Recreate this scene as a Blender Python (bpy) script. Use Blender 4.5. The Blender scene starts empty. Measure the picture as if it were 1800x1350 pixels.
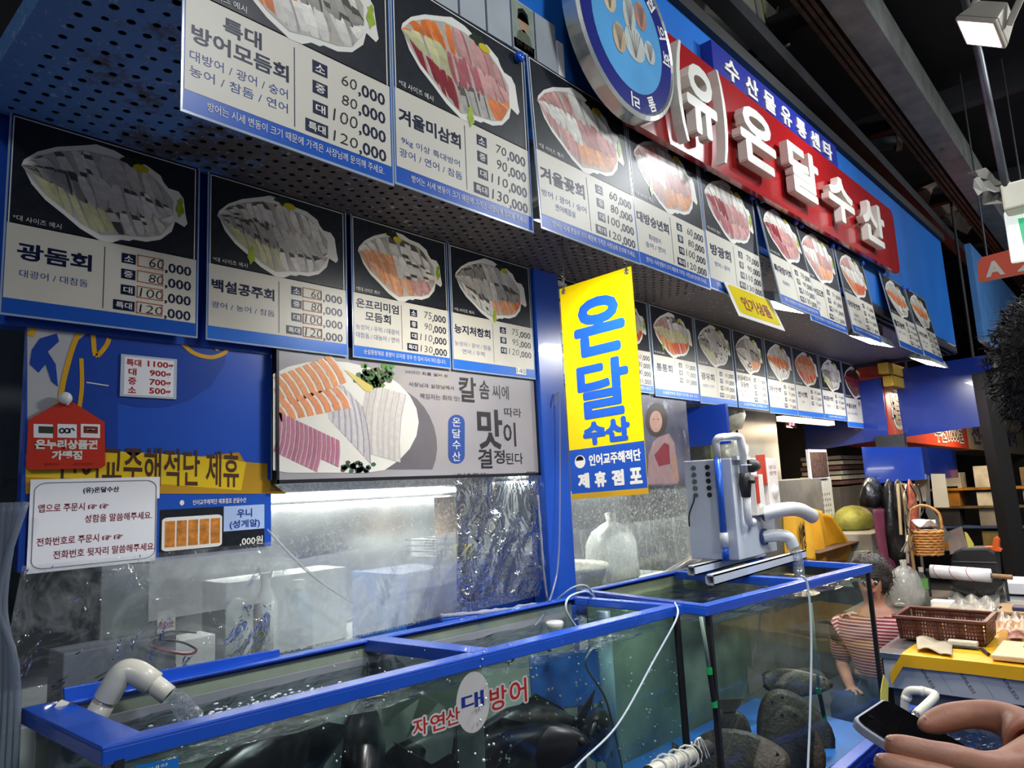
import bpy, math, random
from mathutils import Vector, Matrix
random.seed(7)
S = bpy.context.scene
COL = S.collection
# ------------------------------------------------------------------ camera
F, CX, CY, EYE = 1251.0, 900.0, 675.0, 1.6
_xa = Vector((1130, 125, F)).normalized()                 # the stall front runs along world X
_up = Vector((-425, -8675, F)); _up = (_up - _xa * _up.dot(_xa)).normalized()
_ya = _up.cross(_xa)
RIGHT = Vector((_xa.x, _ya.x, _up.x)); DOWN = Vector((_xa.y, _ya.y, _up.y)); FWD = Vector((_xa.z, _ya.z, _up.z))
cam = bpy.data.cameras.new('camera'); cam.sensor_width = 36; cam.lens = F / 1800 * 36; cam.clip_start = .02
camo = bpy.data.objects.new('camera', cam); COL.objects.link(camo)
mw = Matrix.Identity(4)
for i in range(3):
    mw[i][0] = RIGHT[i]; mw[i][1] = -DOWN[i]; mw[i][2] = -FWD[i]
mw[2][3] = EYE
camo.matrix_world = mw
S.camera = camo
def ray(u, v): return RIGHT * (u - CX) + DOWN * (v - CY) + FWD * F
def at(u, v, X=None, Y=None, Z=None, d=None):
    r = ray(u, v)
    t = X / r.x if X is not None else Y / r.y if Y is not None else (Z - EYE) / r.z if Z is not None else d / F
    p = r * t; p.z += EYE
    return p
# ------------------------------------------------------------------ view, world, lights
S.view_settings.view_transform = 'Standard'; S.view_settings.look = 'None'
S.view_settings.gamma = 1; S.view_settings.use_curve_mapping = False
S.view_settings.exposure = 0.4
S.cycles.max_bounces = 8; S.cycles.transparent_max_bounces = 24; S.cycles.transmission_bounces = 6
S.cycles.caustics_reflective = False; S.cycles.caustics_refractive = False
S.cycles.sample_clamp_indirect = 6
w = bpy.data.worlds.new('market_hall'); S.world = w; w.use_nodes = True
w.node_tree.nodes['Background'].inputs[0].default_value = (.62, .72, .9, 1)
w.node_tree.nodes['Background'].inputs[1].default_value = .12
def area(name, loc, target, sx, sy, power, color=(1, 1, 1), spread=180):
    l = bpy.data.lights.new(name, 'AREA'); l.shape = 'RECTANGLE'; l.size = sx; l.size_y = sy
    l.energy = power; l.color = color; l.spread = math.radians(spread)
    o = bpy.data.objects.new(name, l); COL.objects.link(o); o.location = loc
    o.rotation_euler = (Vector(target) - Vector(loc)).to_track_quat('-Z', 'Y').to_euler()
    return o
COOL = (.93, .97, 1.0); WARM = (1.0, .78, .52)
# lamps of the aisle (their bodies are built with the ceiling)
AISLE = [(-1.2, -.9, 3.9), (1.3, -1.15, 3.9), (4.0, -1.1, 3.9), (7.2, -1.0, 3.9)]
for i, p in enumerate(AISLE):
    area('aisle_lamp_light', (p[0], p[1], p[2] - .1), (p[0] + .3, p[1] + 1.2, 1.2), .5, .35, (20, 32, 36, 30)[i], COOL)
# ------------------------------------------------------------------ materials
def C(h):
    h = h.lstrip('#'); r = [int(h[i:i + 2], 16) / 255 for i in (0, 2, 4)]
    return tuple((c / 12.92 if c <= .04045 else ((c + .055) / 1.055) ** 2.4) for c in r) + (1,)
MATS = {}
def N(nt, t, **kw):
    n = nt.nodes.new(t)
    for k, v in kw.items():
        if k in n.inputs: n.inputs[k].default_value = v
        else: setattr(n, k, v)
    return n
def M(name, col=None, rough=.5, metal=0, spec=.5, var=.12, vscale=6., bump=0, bscale=40., coat=0, emit=None, estr=0,
      dirt=None, damt=.0, dscale=3., trans=None, attr=False, sss=0):
    """procedural principled material: noise variation of the colour, optional dirt mottling and fine relief"""
    if name in MATS: return MATS[name]
    m = bpy.data.materials.new(name); m.use_nodes = True; MATS[name] = m
    nt = m.node_tree; b = nt.nodes['Principled BSDF']; L = nt.links.new
    b.inputs['Roughness'].default_value = rough; b.inputs['Metallic'].default_value = metal
    b.inputs['Specular IOR Level'].default_value = spec; b.inputs['Coat Weight'].default_value = coat
    tc = N(nt, 'ShaderNodeTexCoord')
    if attr:
        a = N(nt, 'ShaderNodeAttribute', attribute_name='Col'); src = a.outputs['Color']
    else:
        c = col if not isinstance(col, str) else C(col)
        rgb = N(nt, 'ShaderNodeRGB'); rgb.outputs[0].default_value = c; src = rgb.outputs[0]
    if var:
        n = N(nt, 'ShaderNodeTexNoise', Scale=vscale, Detail=5.); L(tc.outputs['Object'], n.inputs['Vector'])
        mr = N(nt, 'ShaderNodeMapRange'); L(n.outputs['Fac'], mr.inputs['Value'])
        mr.inputs['From Min'].default_value = .3; mr.inputs['From Max'].default_value = .7
        mr.inputs['To Min'].default_value = 1 - var; mr.inputs['To Max'].default_value = 1 + var
        h = N(nt, 'ShaderNodeHueSaturation'); L(mr.outputs[0], h.inputs['Value']); L(src, h.inputs['Color']); src = h.outputs[0]
    if dirt:
        n = N(nt, 'ShaderNodeTexNoise', Scale=dscale, Detail=8., Roughness=.7); L(tc.outputs['Object'], n.inputs['Vector'])
        r = N(nt, 'ShaderNodeMapRange'); L(n.outputs['Fac'], r.inputs['Value'])
        r.inputs['From Min'].default_value = .62 - damt * .3; r.inputs['From Max'].default_value = .72 - damt * .3
        mx = N(nt, 'ShaderNodeMixRGB'); L(r.outputs[0], mx.inputs[0]); L(src, mx.inputs[1]); mx.inputs[2].default_value = C(dirt); src = mx.outputs[0]
    L(src, b.inputs['Base Color'])
    if bump:
        n = N(nt, 'ShaderNodeTexNoise', Scale=bscale, Detail=4.); L(tc.outputs['Object'], n.inputs['Vector'])
        bp = N(nt, 'ShaderNodeBump', Strength=bump, Distance=.01); L(n.outputs['Fac'], bp.inputs['Height']); L(bp.outputs[0], b.inputs['Normal'])
    if emit:
        b.inputs['Emission Color'].default_value = C(emit) if isinstance(emit, str) else emit; b.inputs['Emission Strength'].default_value = estr
    if sss:
        b.inputs['Subsurface Weight'].default_value = sss; b.inputs['Subsurface Radius'].default_value = (.02, .008, .004)
    if trans: b.inputs['Transmission Weight'].default_value = trans
    return m
def film(name, tint, haze, hazecol, gloss=.06, rough=.08, streak=0., sscale=8., bump=.3, bscale=6., stretch=(1, 1, 1), refl=.5):
    """clear sheet: transparent + a little milky diffuse (haze, streaks, drops) + a glossy coat"""
    if name in MATS: return MATS[name]
    m = bpy.data.materials.new(name); m.use_nodes = True; MATS[name] = m
    nt = m.node_tree; L = nt.links.new; nt.nodes.remove(nt.nodes['Principled BSDF']); out = nt.nodes['Material Output']
    tr = N(nt, 'ShaderNodeBsdfTransparent'); tr.inputs[0].default_value = tuple(tint) + (1,)
    df = N(nt, 'ShaderNodeBsdfDiffuse'); df.inputs[0].default_value = tuple(hazecol) + (1,)
    tl = N(nt, 'ShaderNodeBsdfTranslucent'); tl.inputs[0].default_value = tuple(hazecol) + (1,)
    ml = N(nt, 'ShaderNodeMixShader'); ml.inputs[0].default_value = .5; L(df.outputs[0], ml.inputs[1]); L(tl.outputs[0], ml.inputs[2])
    gl = N(nt, 'ShaderNodeBsdfGlossy', Roughness=rough)
    tc = N(nt, 'ShaderNodeTexCoord'); mp = N(nt, 'ShaderNodeMapping'); mp.inputs['Scale'].default_value = stretch
    L(tc.outputs['Object'], mp.inputs['Vector'])
    n = N(nt, 'ShaderNodeTexNoise', Scale=sscale, Detail=8., Roughness=.72, Distortion=1.2); L(mp.outputs[0], n.inputs['Vector'])
    mr = N(nt, 'ShaderNodeMapRange'); L(n.outputs['Fac'], mr.inputs['Value'])
    mr.inputs['From Min'].default_value = .48; mr.inputs['From Max'].default_value = .75
    mr.inputs['To Min'].default_value = haze; mr.inputs['To Max'].default_value = min(1, haze + streak)
    m1 = N(nt, 'ShaderNodeMixShader'); L(mr.outputs[0], m1.inputs[0]); L(tr.outputs[0], m1.inputs[1]); L(ml.outputs[0], m1.inputs[2])
    n2 = N(nt, 'ShaderNodeTexNoise', Scale=bscale, Detail=3., Distortion=1.5); L(tc.outputs['Object'], n2.inputs['Vector'])
    bp = N(nt, 'ShaderNodeBump', Strength=bump, Distance=.05); L(n2.outputs['Fac'], bp.inputs['Height']); L(bp.outputs[0], gl.inputs['Normal'])
    fr = N(nt, 'ShaderNodeFresnel', IOR=1.45); L(bp.outputs[0], fr.inputs['Normal'])
    ad = N(nt, 'ShaderNodeMath', operation='MULTIPLY_ADD'); L(fr.outputs[0], ad.inputs[0]); ad.inputs[1].default_value = refl; ad.inputs[2].default_value = gloss * .3
    m2 = N(nt, 'ShaderNodeMixShader'); L(ad.outputs[0], m2.inputs[0]); L(m1.outputs[0], m2.inputs[1]); L(gl.outputs[0], m2.inputs[2])
    L(m2.outputs[0], out.inputs[0])
    return m
def rusty(name):
    """blue paint eaten by rust; the rust gets heavier towards the far (+X) end of the stall"""
    m = bpy.data.materials.new(name); m.use_nodes = True; nt = m.node_tree; L = nt.links.new; b = nt.nodes['Principled BSDF']
    tc = N(nt, 'ShaderNodeTexCoord'); sx = N(nt, 'ShaderNodeSeparateXYZ'); L(tc.outputs['Object'], sx.inputs[0])
    n = N(nt, 'ShaderNodeTexNoise', Scale=5., Detail=9., Roughness=.72); L(tc.outputs['Object'], n.inputs['Vector'])
    n2 = N(nt, 'ShaderNodeTexNoise', Scale=42., Detail=6., Roughness=.7); L(tc.outputs['Object'], n2.inputs['Vector'])
    g = N(nt, 'ShaderNodeMapRange'); L(sx.outputs['X'], g.inputs['Value'])
    g.inputs['From Min'].default_value = .35; g.inputs['From Max'].default_value = 1.25; g.inputs['To Min'].default_value = -.12; g.inputs['To Max'].default_value = .3
    s = N(nt, 'ShaderNodeMath', operation='ADD'); L(n.outputs['Fac'], s.inputs[0]); L(g.outputs[0], s.inputs[1])
    s2 = N(nt, 'ShaderNodeMath', operation='MULTIPLY_ADD'); L(n2.outputs['Fac'], s2.inputs[0]); s2.inputs[1].default_value = .35; L(s.outputs[0], s2.inputs[2])
    r = N(nt, 'ShaderNodeMapRange'); L(s2.outputs[0], r.inputs['Value']); r.inputs['From Min'].default_value = .7; r.inputs['From Max'].default_value = .8
    mx = N(nt, 'ShaderNodeMixRGB'); L(r.outputs[0], mx.inputs[0]); mx.inputs[1].default_value = C('#5f8fcc'); mx.inputs[2].default_value = C('#57514d')
    sp = N(nt, 'ShaderNodeMapRange'); L(n2.outputs['Fac'], sp.inputs['Value']); sp.inputs['From Min'].default_value = .6; sp.inputs['From Max'].default_value = .66
    m2 = N(nt, 'ShaderNodeMixRGB'); m2.inputs[2].default_value = C('#c6d3e6'); L(mx.outputs[0], m2.inputs[1])
    ml = N(nt, 'ShaderNodeMath', operation='MULTIPLY'); L(sp.outputs[0], ml.inputs[0]); ml.inputs[1].default_value = .6; L(ml.outputs[0], m2.inputs[0])
    L(m2.outputs[0], b.inputs['Base Color']); b.inputs['Roughness'].default_value = .5
    bp = N(nt, 'ShaderNodeBump', Strength=.5, Distance=.01); L(s2.outputs[0], bp.inputs['Height']); L(bp.outputs[0], b.inputs['Normal'])
    return m
def water_mat(name, tint, rough=.03, scale=14., strength=.5, foam=0.):
    m = bpy.data.materials.new(name); m.use_nodes = True; nt = m.node_tree; L = nt.links.new
    nt.nodes.remove(nt.nodes['Principled BSDF']); out = nt.nodes['Material Output']
    tr = N(nt, 'ShaderNodeBsdfTransparent'); tr.inputs[0].default_value = tuple(tint) + (1,)
    gl = N(nt, 'ShaderNodeBsdfGlossy', Roughness=rough)
    tc = N(nt, 'ShaderNodeTexCoord'); mp = N(nt, 'ShaderNodeMapping'); mp.inputs['Scale'].default_value = (.6, 1.6, 1)
    L(tc.outputs['Object'], mp.inputs[0])
    n = N(nt, 'ShaderNodeTexNoise', Scale=scale, Detail=4., Distortion=.8); L(mp.outputs[0], n.inputs['Vector'])
    bp = N(nt, 'ShaderNodeBump', Strength=strength, Distance=.03); L(n.outputs['Fac'], bp.inputs['Height']); L(bp.outputs[0], gl.inputs['Normal'])
    fr = N(nt, 'ShaderNodeFresnel', IOR=1.33); L(bp.outputs[0], fr.inputs['Normal'])
    ms = N(nt, 'ShaderNodeMixShader'); L(fr.outputs[0], ms.inputs[0]); L(tr.outputs[0], ms.inputs[1]); L(gl.outputs[0], ms.inputs[2])
    last = ms.outputs[0]
    if foam:
        df = N(nt, 'ShaderNodeBsdfDiffuse'); df.inputs[0].default_value = (.75, .82, .88, 1)
        n2 = N(nt, 'ShaderNodeTexNoise', Scale=scale * 2.2, Detail=9., Roughness=.75, Distortion=1.); L(tc.outputs['Object'], n2.inputs['Vector'])
        r = N(nt, 'ShaderNodeMapRange'); L(n2.outputs['Fac'], r.inputs['Value']); r.inputs['From Min'].default_value = .7 - foam * .3; r.inputs['From Max'].default_value = .84 - foam * .3
        m2 = N(nt, 'ShaderNodeMixShader'); L(r.outputs[0], m2.inputs[0]); L(last, m2.inputs[1]); L(df.outputs[0], m2.inputs[2]); last = m2.outputs[0]
    L(last, out.inputs[0])
    return m
# ------------------------------------------------------------------ mesh helpers
def V(*a): return Vector(a)
class MB:
    def __init__(s): s.v = []; s.f = []; s.c = []; s.hascol = False
    def add(s, vs, fs, col=None):
        o = len(s.v); s.v += [Vector(p) for p in vs]
        for f in fs:
            s.f.append(tuple(i + o for i in f)); s.c.append(col)
        if col is not None: s.hascol = True
        return s
    def box(s, x0, x1, y0, y1, z0, z1, col=None):
        return s.hexa([(x0, y0, z0), (x1, y0, z0), (x1, y1, z0), (x0, y1, z0), (x0, y0, z1), (x1, y0, z1), (x1, y1, z1), (x0, y1, z1)], col)
    def hexa(s, p, col=None):
        return s.add(p, [(3, 2, 1, 0), (4, 5, 6, 7), (0, 1, 5, 4), (1, 2, 6, 5), (2, 3, 7, 6), (3, 0, 4, 7)], col)
    def slab(s, q, d, col=None):          # q: four corners, d: thickness vector
        d = Vector(d); q = [Vector(p) for p in q]
        return s.hexa(q + [p + d for p in q], col)
    def quad(s, a, b, c, d, col=None): return s.add([a, b, c, d], [(0, 1, 2, 3)], col)
    def poly(s, pts, col=None): return s.add(pts, [tuple(range(len(pts)))], col)
    def tube(s, path, r, n=10, cap=True, col=None, closed=False):
        path = [Vector(p) for p in path]; k = len(path); rs = r if isinstance(r, (list, tuple)) else [r] * k
        vs = []; up = None
        for i, p in enumerate(path):
            t = (path[(i + 1) % k] - path[i - 1]) if closed else (path[min(i + 1, k - 1)] - path[max(i - 1, 0)])
            t = t.normalized() if t.length > 1e-9 else V(0, 0, 1)
            if up is None: up = V(0, 0, 1) if abs(t.z) < .9 else V(1, 0, 0)
            a = up - t * up.dot(t); a = a.normalized() if a.length > 1e-6 else t.orthogonal().normalized()
            b = t.cross(a); up = a
            for j in range(n):
                th = 2 * math.pi * j / n; vs.append(p + (a * math.cos(th) + b * math.sin(th)) * rs[i])
        fs = []
        for i in range(k if closed else k - 1):
            i2 = (i + 1) % k
            for j in range(n): fs.append((i * n + j, i * n + (j + 1) % n, i2 * n + (j + 1) % n, i2 * n + j))
        if cap and not closed: fs += [tuple(range(n - 1, -1, -1)), tuple((k - 1) * n + j for j in range(n))]
        return s.add(vs, fs, col)
    def pipe(s, path, ro, ri, n=16):      # open hollow pipe
        s.tube(path, ro, n, cap=False); a = len(s.v) - n; s.tube(path, ri, n, cap=False); b = len(s.v) - n
        for j in range(n): s.f.append((a + j, a + (j + 1) % n, b + (j + 1) % n, b + j)); s.c.append(None)
        return s
    def prism(s, pts, d, col=None):       # planar outline (3D points) extruded by d
        pts = [Vector(p) for p in pts]; n = len(pts); d = Vector(d)
        fs = [tuple(range(n - 1, -1, -1)), tuple(range(n, 2 * n))] + [(i, (i + 1) % n, n + (i + 1) % n, n + i) for i in range(n)]
        return s.add(pts + [p + d for p in pts], fs, col)
    def lathe(s, prof, c=(0, 0, 0), n=20, ax=(1, 0, 0), ay=(0, 1, 0), az=(0, 0, 1), col=None):
        c = Vector(c); ax = Vector(ax); ay = Vector(ay); az = Vector(az); vs = []
        for r, z in prof:
            for j in range(n):
                t = 2 * math.pi * j / n; vs.append(c + ax * (r * math.cos(t)) + ay * (r * math.sin(t)) + az * z)
        fs = [(i * n + j, i * n + (j + 1) % n, (i + 1) * n + (j + 1) % n, (i + 1) * n + j) for i in range(len(prof) - 1) for j in range(n)]
        return s.add(vs, fs, col)
    def ball(s, c, r, nu=12, nv=8, col=None, rot=None):
        c = Vector(c); r = (r, r, r) if not isinstance(r, (tuple, list)) else r; vs = []; fs = []
        for i in range(nv + 1):
            ph = math.pi * i / nv
            for j in range(nu):
                th = 2 * math.pi * j / nu
                p = V(r[0] * math.sin(ph) * math.cos(th), r[1] * math.sin(ph) * math.sin(th), r[2] * math.cos(ph))
                vs.append(c + (rot @ p if rot else p))
        for i in range(nv):
            for j in range(nu): fs.append((i * nu + j, (i + 1) * nu + j, (i + 1) * nu + (j + 1) % nu, i * nu + (j + 1) % nu))
        return s.add(vs, fs, col)
    def grid(s, fn, nu, nv, col=None):
        vs = [fn(i / nu, j / nv) for j in range(nv + 1) for i in range(nu + 1)]
        fs = [(j * (nu + 1) + i, j * (nu + 1) + i + 1, (j + 1) * (nu + 1) + i + 1, (j + 1) * (nu + 1) + i) for j in range(nv) for i in range(nu)]
        return s.add(vs, fs, col)
    def build(s, name, mat, parent=None, smooth=False, bevel=0, local=False, seg=2, solid=0):
        off = V(0, 0, 0)
        if not local:
            q = parent
            while q is not None: off += q.location; q = q.parent
        me = bpy.data.meshes.new(name); me.from_pydata([tuple(p - off) for p in s.v], [], s.f)
        if s.hascol:
            ca = me.color_attributes.new('Col', 'FLOAT_COLOR', 'CORNER'); k = 0
            for f, c in zip(s.f, s.c):
                c = c or (1, 1, 1, 1)
                for _ in f: ca.data[k].color = c; k += 1
        me.materials.append(mat)
        if smooth: me.polygons.foreach_set('use_smooth', [True] * len(me.polygons))
        me.update()
        o = bpy.data.objects.new(name, me); COL.objects.link(o); o.parent = parent
        if bevel:
            b = o.modifiers.new('bevel', 'BEVEL'); b.width = bevel; b.segments = seg; b.limit_method = 'ANGLE'
        if solid:
            b = o.modifiers.new('solid', 'SOLIDIFY'); b.thickness = solid
        return o
def thing(name, label, cat, loc=(0, 0, 0), group=None, rot=None):
    o = bpy.data.objects.new(name, None); COL.objects.link(o); o.location = loc; o.empty_display_size = .05
    if rot: o.rotation_euler = rot
    return tag(o, label, cat, group)
def tag(o, label, cat, group=None, kind=None):
    o['label'] = label; o['category'] = cat
    if group: o['group'] = group
    if kind: o['kind'] = kind
    return o
def struct(o, label=None, cat=None):
    o['kind'] = 'structure'
    if label: o['label'] = label
    if cat: o['category'] = cat
    return o
def smooth_path(pts, n=6):
    pts = [Vector(p) for p in pts]; out = []
    for i in range(len(pts) - 1):
        p0 = pts[max(i - 1, 0)]; p1 = pts[i]; p2 = pts[i + 1]; p3 = pts[min(i + 2, len(pts) - 1)]
        for k in range(n):
            t = k / n
            out.append(.5 * ((2 * p1) + (p2 - p0) * t + (2 * p0 - 5 * p1 + 4 * p2 - p3) * t * t + (3 * p1 - p0 - 3 * p2 + p3) * t ** 3))
    return out + [pts[-1]]
# ---- lettering
_TC = {}; _TO = []
def glyphs(s, bold=0., res=2, ext=0.):
    k = (s, bold, res, ext)
    if k not in _TC:
        if not _TO:
            c = bpy.data.curves.new('t', 'FONT'); _TO.append(bpy.data.objects.new('t', c))
        o = _TO[0]; c = o.data; c.body = s; c.offset = bold; c.resolution_u = res; c.extrude = ext; m = o.to_mesh()
        vs = [v.co.copy() for v in m.vertices]; fs = [tuple(p.vertices) for p in m.polygons]
        o.to_mesh_clear()
        xs = [v.x for v in vs]; ys = [v.y for v in vs]
        _TC[k] = (vs, fs, min(xs), max(xs), min(ys), max(ys))
    return _TC[k]
def heavy(mb, s, box, fr, fat, bold=.015, res=3, ext=0.):
    """heavy lettering: the glyph stamped several times a little apart, each stamp a hair nearer"""
    for i, (dx, dy) in enumerate(((0, 0), (-1, 0), (1, 0), (0, 1), (0, -1), (-.7, .7), (.7, .7), (-.7, -.7), (.7, -.7))):
        b = (box[0] + fat + dx * fat, box[1] + fat + dy * fat, box[2] - fat + dx * fat, box[3] - fat + dy * fat)
        put_text(mb, s, b, lambda x, y, d, i=i: fr(x, y, d + i * 4e-5), bold, res, ext)
    return mb
def put_text(mb, s, box, fr, bold=0., res=2, ext=0., shear=0., col=None, keep=False):
    """fit the string s into box=(x0,y0,x1,y1) of the frame fr(x,y,d)->point; d is the depth towards the viewer"""
    vs, fs, a, b, c, d = glyphs(s, bold, res, ext / max(1e-6, box[3] - box[1]) if ext else 0)
    x0, y0, x1, y1 = box; kx = (x1 - x0) / (b - a); ky = (y1 - y0) / (d - c)
    if keep:
        k = min(kx, ky); x0 += ((x1 - x0) - k * (b - a)) / 2; y0 += ((y1 - y0) - k * (d - c)) / 2; kx = ky = k
    out = []
    for v in vs:
        yy = (v.y - c) * ky
        out.append(fr(x0 + (v.x - a) * kx + shear * yy, y0 + yy, (ext * v.z / max(1e-9, abs(ext / max(1e-6, box[3] - box[1]))) if ext else 0)))
    mb.add(out, fs, col)
    return mb
# ------------------------------------------------------------------ palette
white_print = M('white_print', '#e4e1d8', .36, spec=.25, var=.04)
print_mat = M('colour_print', None, .36, spec=.25, attr=True, var=.1, vscale=60)
cream_mat = M('cream_print', '#d3cec0', .36, spec=.25, var=.04)
dark_photo = M('photo_ground', '#1d2128', .36, spec=.25, var=.3, vscale=30)
navy_ink = M('navy_ink', '#141d3c', .35, var=.05, spec=.2)
black_ink = M('black_ink', '#15151a', .4, var=.05, spec=.2)
blue_ink = M('blue_ink', '#23408c', .35, var=.05, spec=.2)
red_ink = M('red_ink', '#a3171c', .4, var=.08, spec=.2)
foot_blue = M('footer_blue', '#2156b4', .28, var=.06, spec=.2)
low_blue = M('footer_light_blue', '#2a6fd0', .28, var=.06, spec=.2)
laminate = M('laminate_edge', '#9fb0c4', .15, var=.1)
pencil_red = M('orange_marker', '#b9623c', .6, var=.2)
blue_gloss = M('blue_paint', '#1d50b8', .3, var=.1, vscale=3, coat=.2)
fascia_blue = M('fascia_blue', '#2170cc', .35, var=.12, vscale=2.5, dirt='#14407f', damt=-.05, dscale=2)
rim_blue = M('tank_rim_blue', '#2258cc', .25, var=.08, vscale=8, coat=.4, dirt='#3f78e0', damt=-.1, dscale=14)
deep_blue = M('deep_blue_sheet', '#12338f', .25, var=.08, vscale=2, coat=.3)
steel = M('stainless', '#a9adb0', .28, metal=.9, var=.2, vscale=9, bump=.05)
grey_metal = M('grey_metal', '#6d7074', .45, metal=.6, var=.25, dirt='#3a332c', damt=.1)
white_plastic = M('white_plastic', '#dfe0de', .35, var=.05)
pvc_mat = M('pvc_cream', '#d9d6c8', .3, var=.06, coat=.2)
pvc_grey = M('pvc_grey', '#b9bcc0', .3, var=.08)
black_mat = M('black_rubber', '#17171a', .6, var=.2)
dark_steel = M('dark_steel', '#26272b', .6, var=.3, bump=.2, bscale=20)
paper_white = M('paper', '#e9e8ec', .5, var=.03)
yellow_mat = M('yellow_print', '#f2d000', .3, var=.05)
sign_red = M('sign_red', '#a01a1e', .22, var=.08, vscale=3, coat=.3, dirt='#c9a9a5', damt=-.28, dscale=60)
ivory = M('letter_ivory', '#dcdad0', .35, var=.06)
letter_side = ivory
wood = M('wood', '#8a6a46', .6, var=.3, vscale=12)
# ------------------------------------------------------------------ setting
def sbox(name, mat, x0, x1, y0, y1, z0, z1, label, cat, bevel=0):
    return struct(MB().box(x0, x1, y0, y1, z0, z1).build(name, mat, bevel=bevel), label, cat)
sbox('floor', M('wet_concrete', '#5e6165', .25, var=.3, vscale=1.5, bump=.1, bscale=8), -4, 17, -4, 4, -.06, 0, 'dark wet concrete market floor', 'floor')
hall = M('hall_black', '#1a1b20', .8, var=.4, vscale=1.5)
sbox('ceiling', hall, -4, 17, -4, 4, 4.5, 4.56, 'black painted market hall ceiling', 'ceiling')
tile = M('inner_wall_grey', '#aeb4b2', .5, var=.25, vscale=3, dirt='#6d736f', damt=.1, dscale=2)
sbox('wall_back', tile, -1, 4.3, 3.5, 3.56, 0, 2.7, 'pale grey wall inside the stall', 'wall')
sbox('wall_far', M('far_wall', '#4c443c', .8, var=.4, vscale=2), 16.6, 16.66, -4, 4, 0, 4.5, 'dim wall at the far end of the market', 'wall')
sbox('wall_rear', M('rear_wall', '#5a4f42', .7, var=.5, vscale=1.2), 4.3, 16.6, 3.5, 3.56, 0, 2.7, 'brownish wall behind the neighbouring stalls', 'wall')
sbox('wall_left', M('left_wall', '#55585e', .7, var=.3), -1.06, -1, 2.1, 3.5, 0, 2.7, 'grey side wall inside the stall', 'wall')
sbox('wall_upper', hall, -1, 16.6, 2.1, 2.16, 2.62, 4.5, 'black wall above the stalls', 'wall')
# header above the openings, blue
sbox('wall_front', blue_gloss, .40, 7.2, 2.036, 2.09, 2.05, 2.62, 'bright blue header panel behind the lower menu boards', 'wall')
sbox('trim_1', blue_gloss, 2.42, 2.60, 1.985, 2.08, 0, 2.58, 'blue painted post between the two curtains', 'post', bevel=.004)
# fascia, sheared a little like the real one
def fz(x): return .042 * (x - 1.9)
fa = MB(); fa.hexa([(.36, 1.16, 2.565), (7.15, 1.16, 2.62), (7.15, 1.2, 2.62), (.36, 1.2, 2.565), (.36, 1.16, 3.36), (7.1, 1.16, 3.56), (7.1, 1.2, 3.56), (.36, 1.2, 3.36)])
struct(fa.build('wall_fascia', fascia_blue), 'bright blue fascia panel carrying the shop sign', 'wall')
tr = MB(); tr.hexa([(.36, 1.13, 3.36), (7.12, 1.13, 3.56), (7.12, 1.24, 3.56), (.36, 1.24, 3.36), (.36, 1.13, 3.42), (7.12, 1.13, 3.62), (7.12, 1.24, 3.62), (.36, 1.24, 3.42)])
struct(tr.build('trim_2', black_mat), 'black edge strip along the top of the blue fascia', 'trim')
tr = MB()
for y in (1.15, 1.19, 1.24): tr.box(4.5, 7.16, y, y + .018, 2.55, 2.6)
tr.box(7.1, 7.16, 1.15, 2.0, 2.55, 2.6)
struct(tr.build('trim_3', dark_steel), 'dark angle irons under the far end of the fascia', 'trim')
# perforated soffit: real holes in a staggered grid
sf = MB(); px, py = .041, .0485; rust = rusty('rusty_blue_steel'); X0, X1, Y0, Y1, ZS = .36, 7.1, 1.2, 2.02, 2.58
ix = 0; x = X0
while x < X1 - 1e-6:
    xe = x + px; yo = py / 2 if ix % 2 else 0; y = Y0 - yo
    near = x < 3.4
    while y < Y1 - 1e-6:
        ya, yb = max(y, Y0), min(y + py, Y1)
        if near and ya == y and yb == y + py and .37 < x < 6.9:
            cx, cy, r = x + px / 2, y + py / 2, .0085 * random.uniform(.9, 1.2)
            o = [(x, ya, ZS), (cx, ya, ZS), (xe, ya, ZS), (xe, cy, ZS), (xe, yb, ZS), (cx, yb, ZS), (x, yb, ZS), (x, cy, ZS)]
            h = [(cx + r * math.cos(math.pi * (1.25 + k / 4)), cy + r * math.sin(math.pi * (1.25 + k / 4)), ZS) for k in range(8)]
            u = [(p[0], p[1], ZS + .0015) for p in h]
            sf.add(o + h + u, [((k + 1) % 8, k, 8 + k, 8 + (k + 1) % 8) for k in range(8)] + [(8 + (k + 1) % 8, 8 + k, 16 + k, 16 + (k + 1) % 8) for k in range(8)])
        else:
            sf.quad((x, yb, ZS), (xe, yb, ZS), (xe, ya, ZS), (x, ya, ZS))
        y += py
    x = xe; ix += 1
sf.box(X0 - .01, X0, Y0, Y1, ZS - .012, ZS + .05)
struct(sf.build('ceiling_canopy', rust), 'perforated blue steel canopy underside eaten by rust', 'ceiling')
sbox('ceiling_canopy_dark_sheet', black_mat, .38, 7.1, 1.21, 2.02, 2.605, 2.64, 'added black sheet keeping the canopy perforations dark', 'ceiling')  # black sheet added to put the darkness behind the holes
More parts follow.
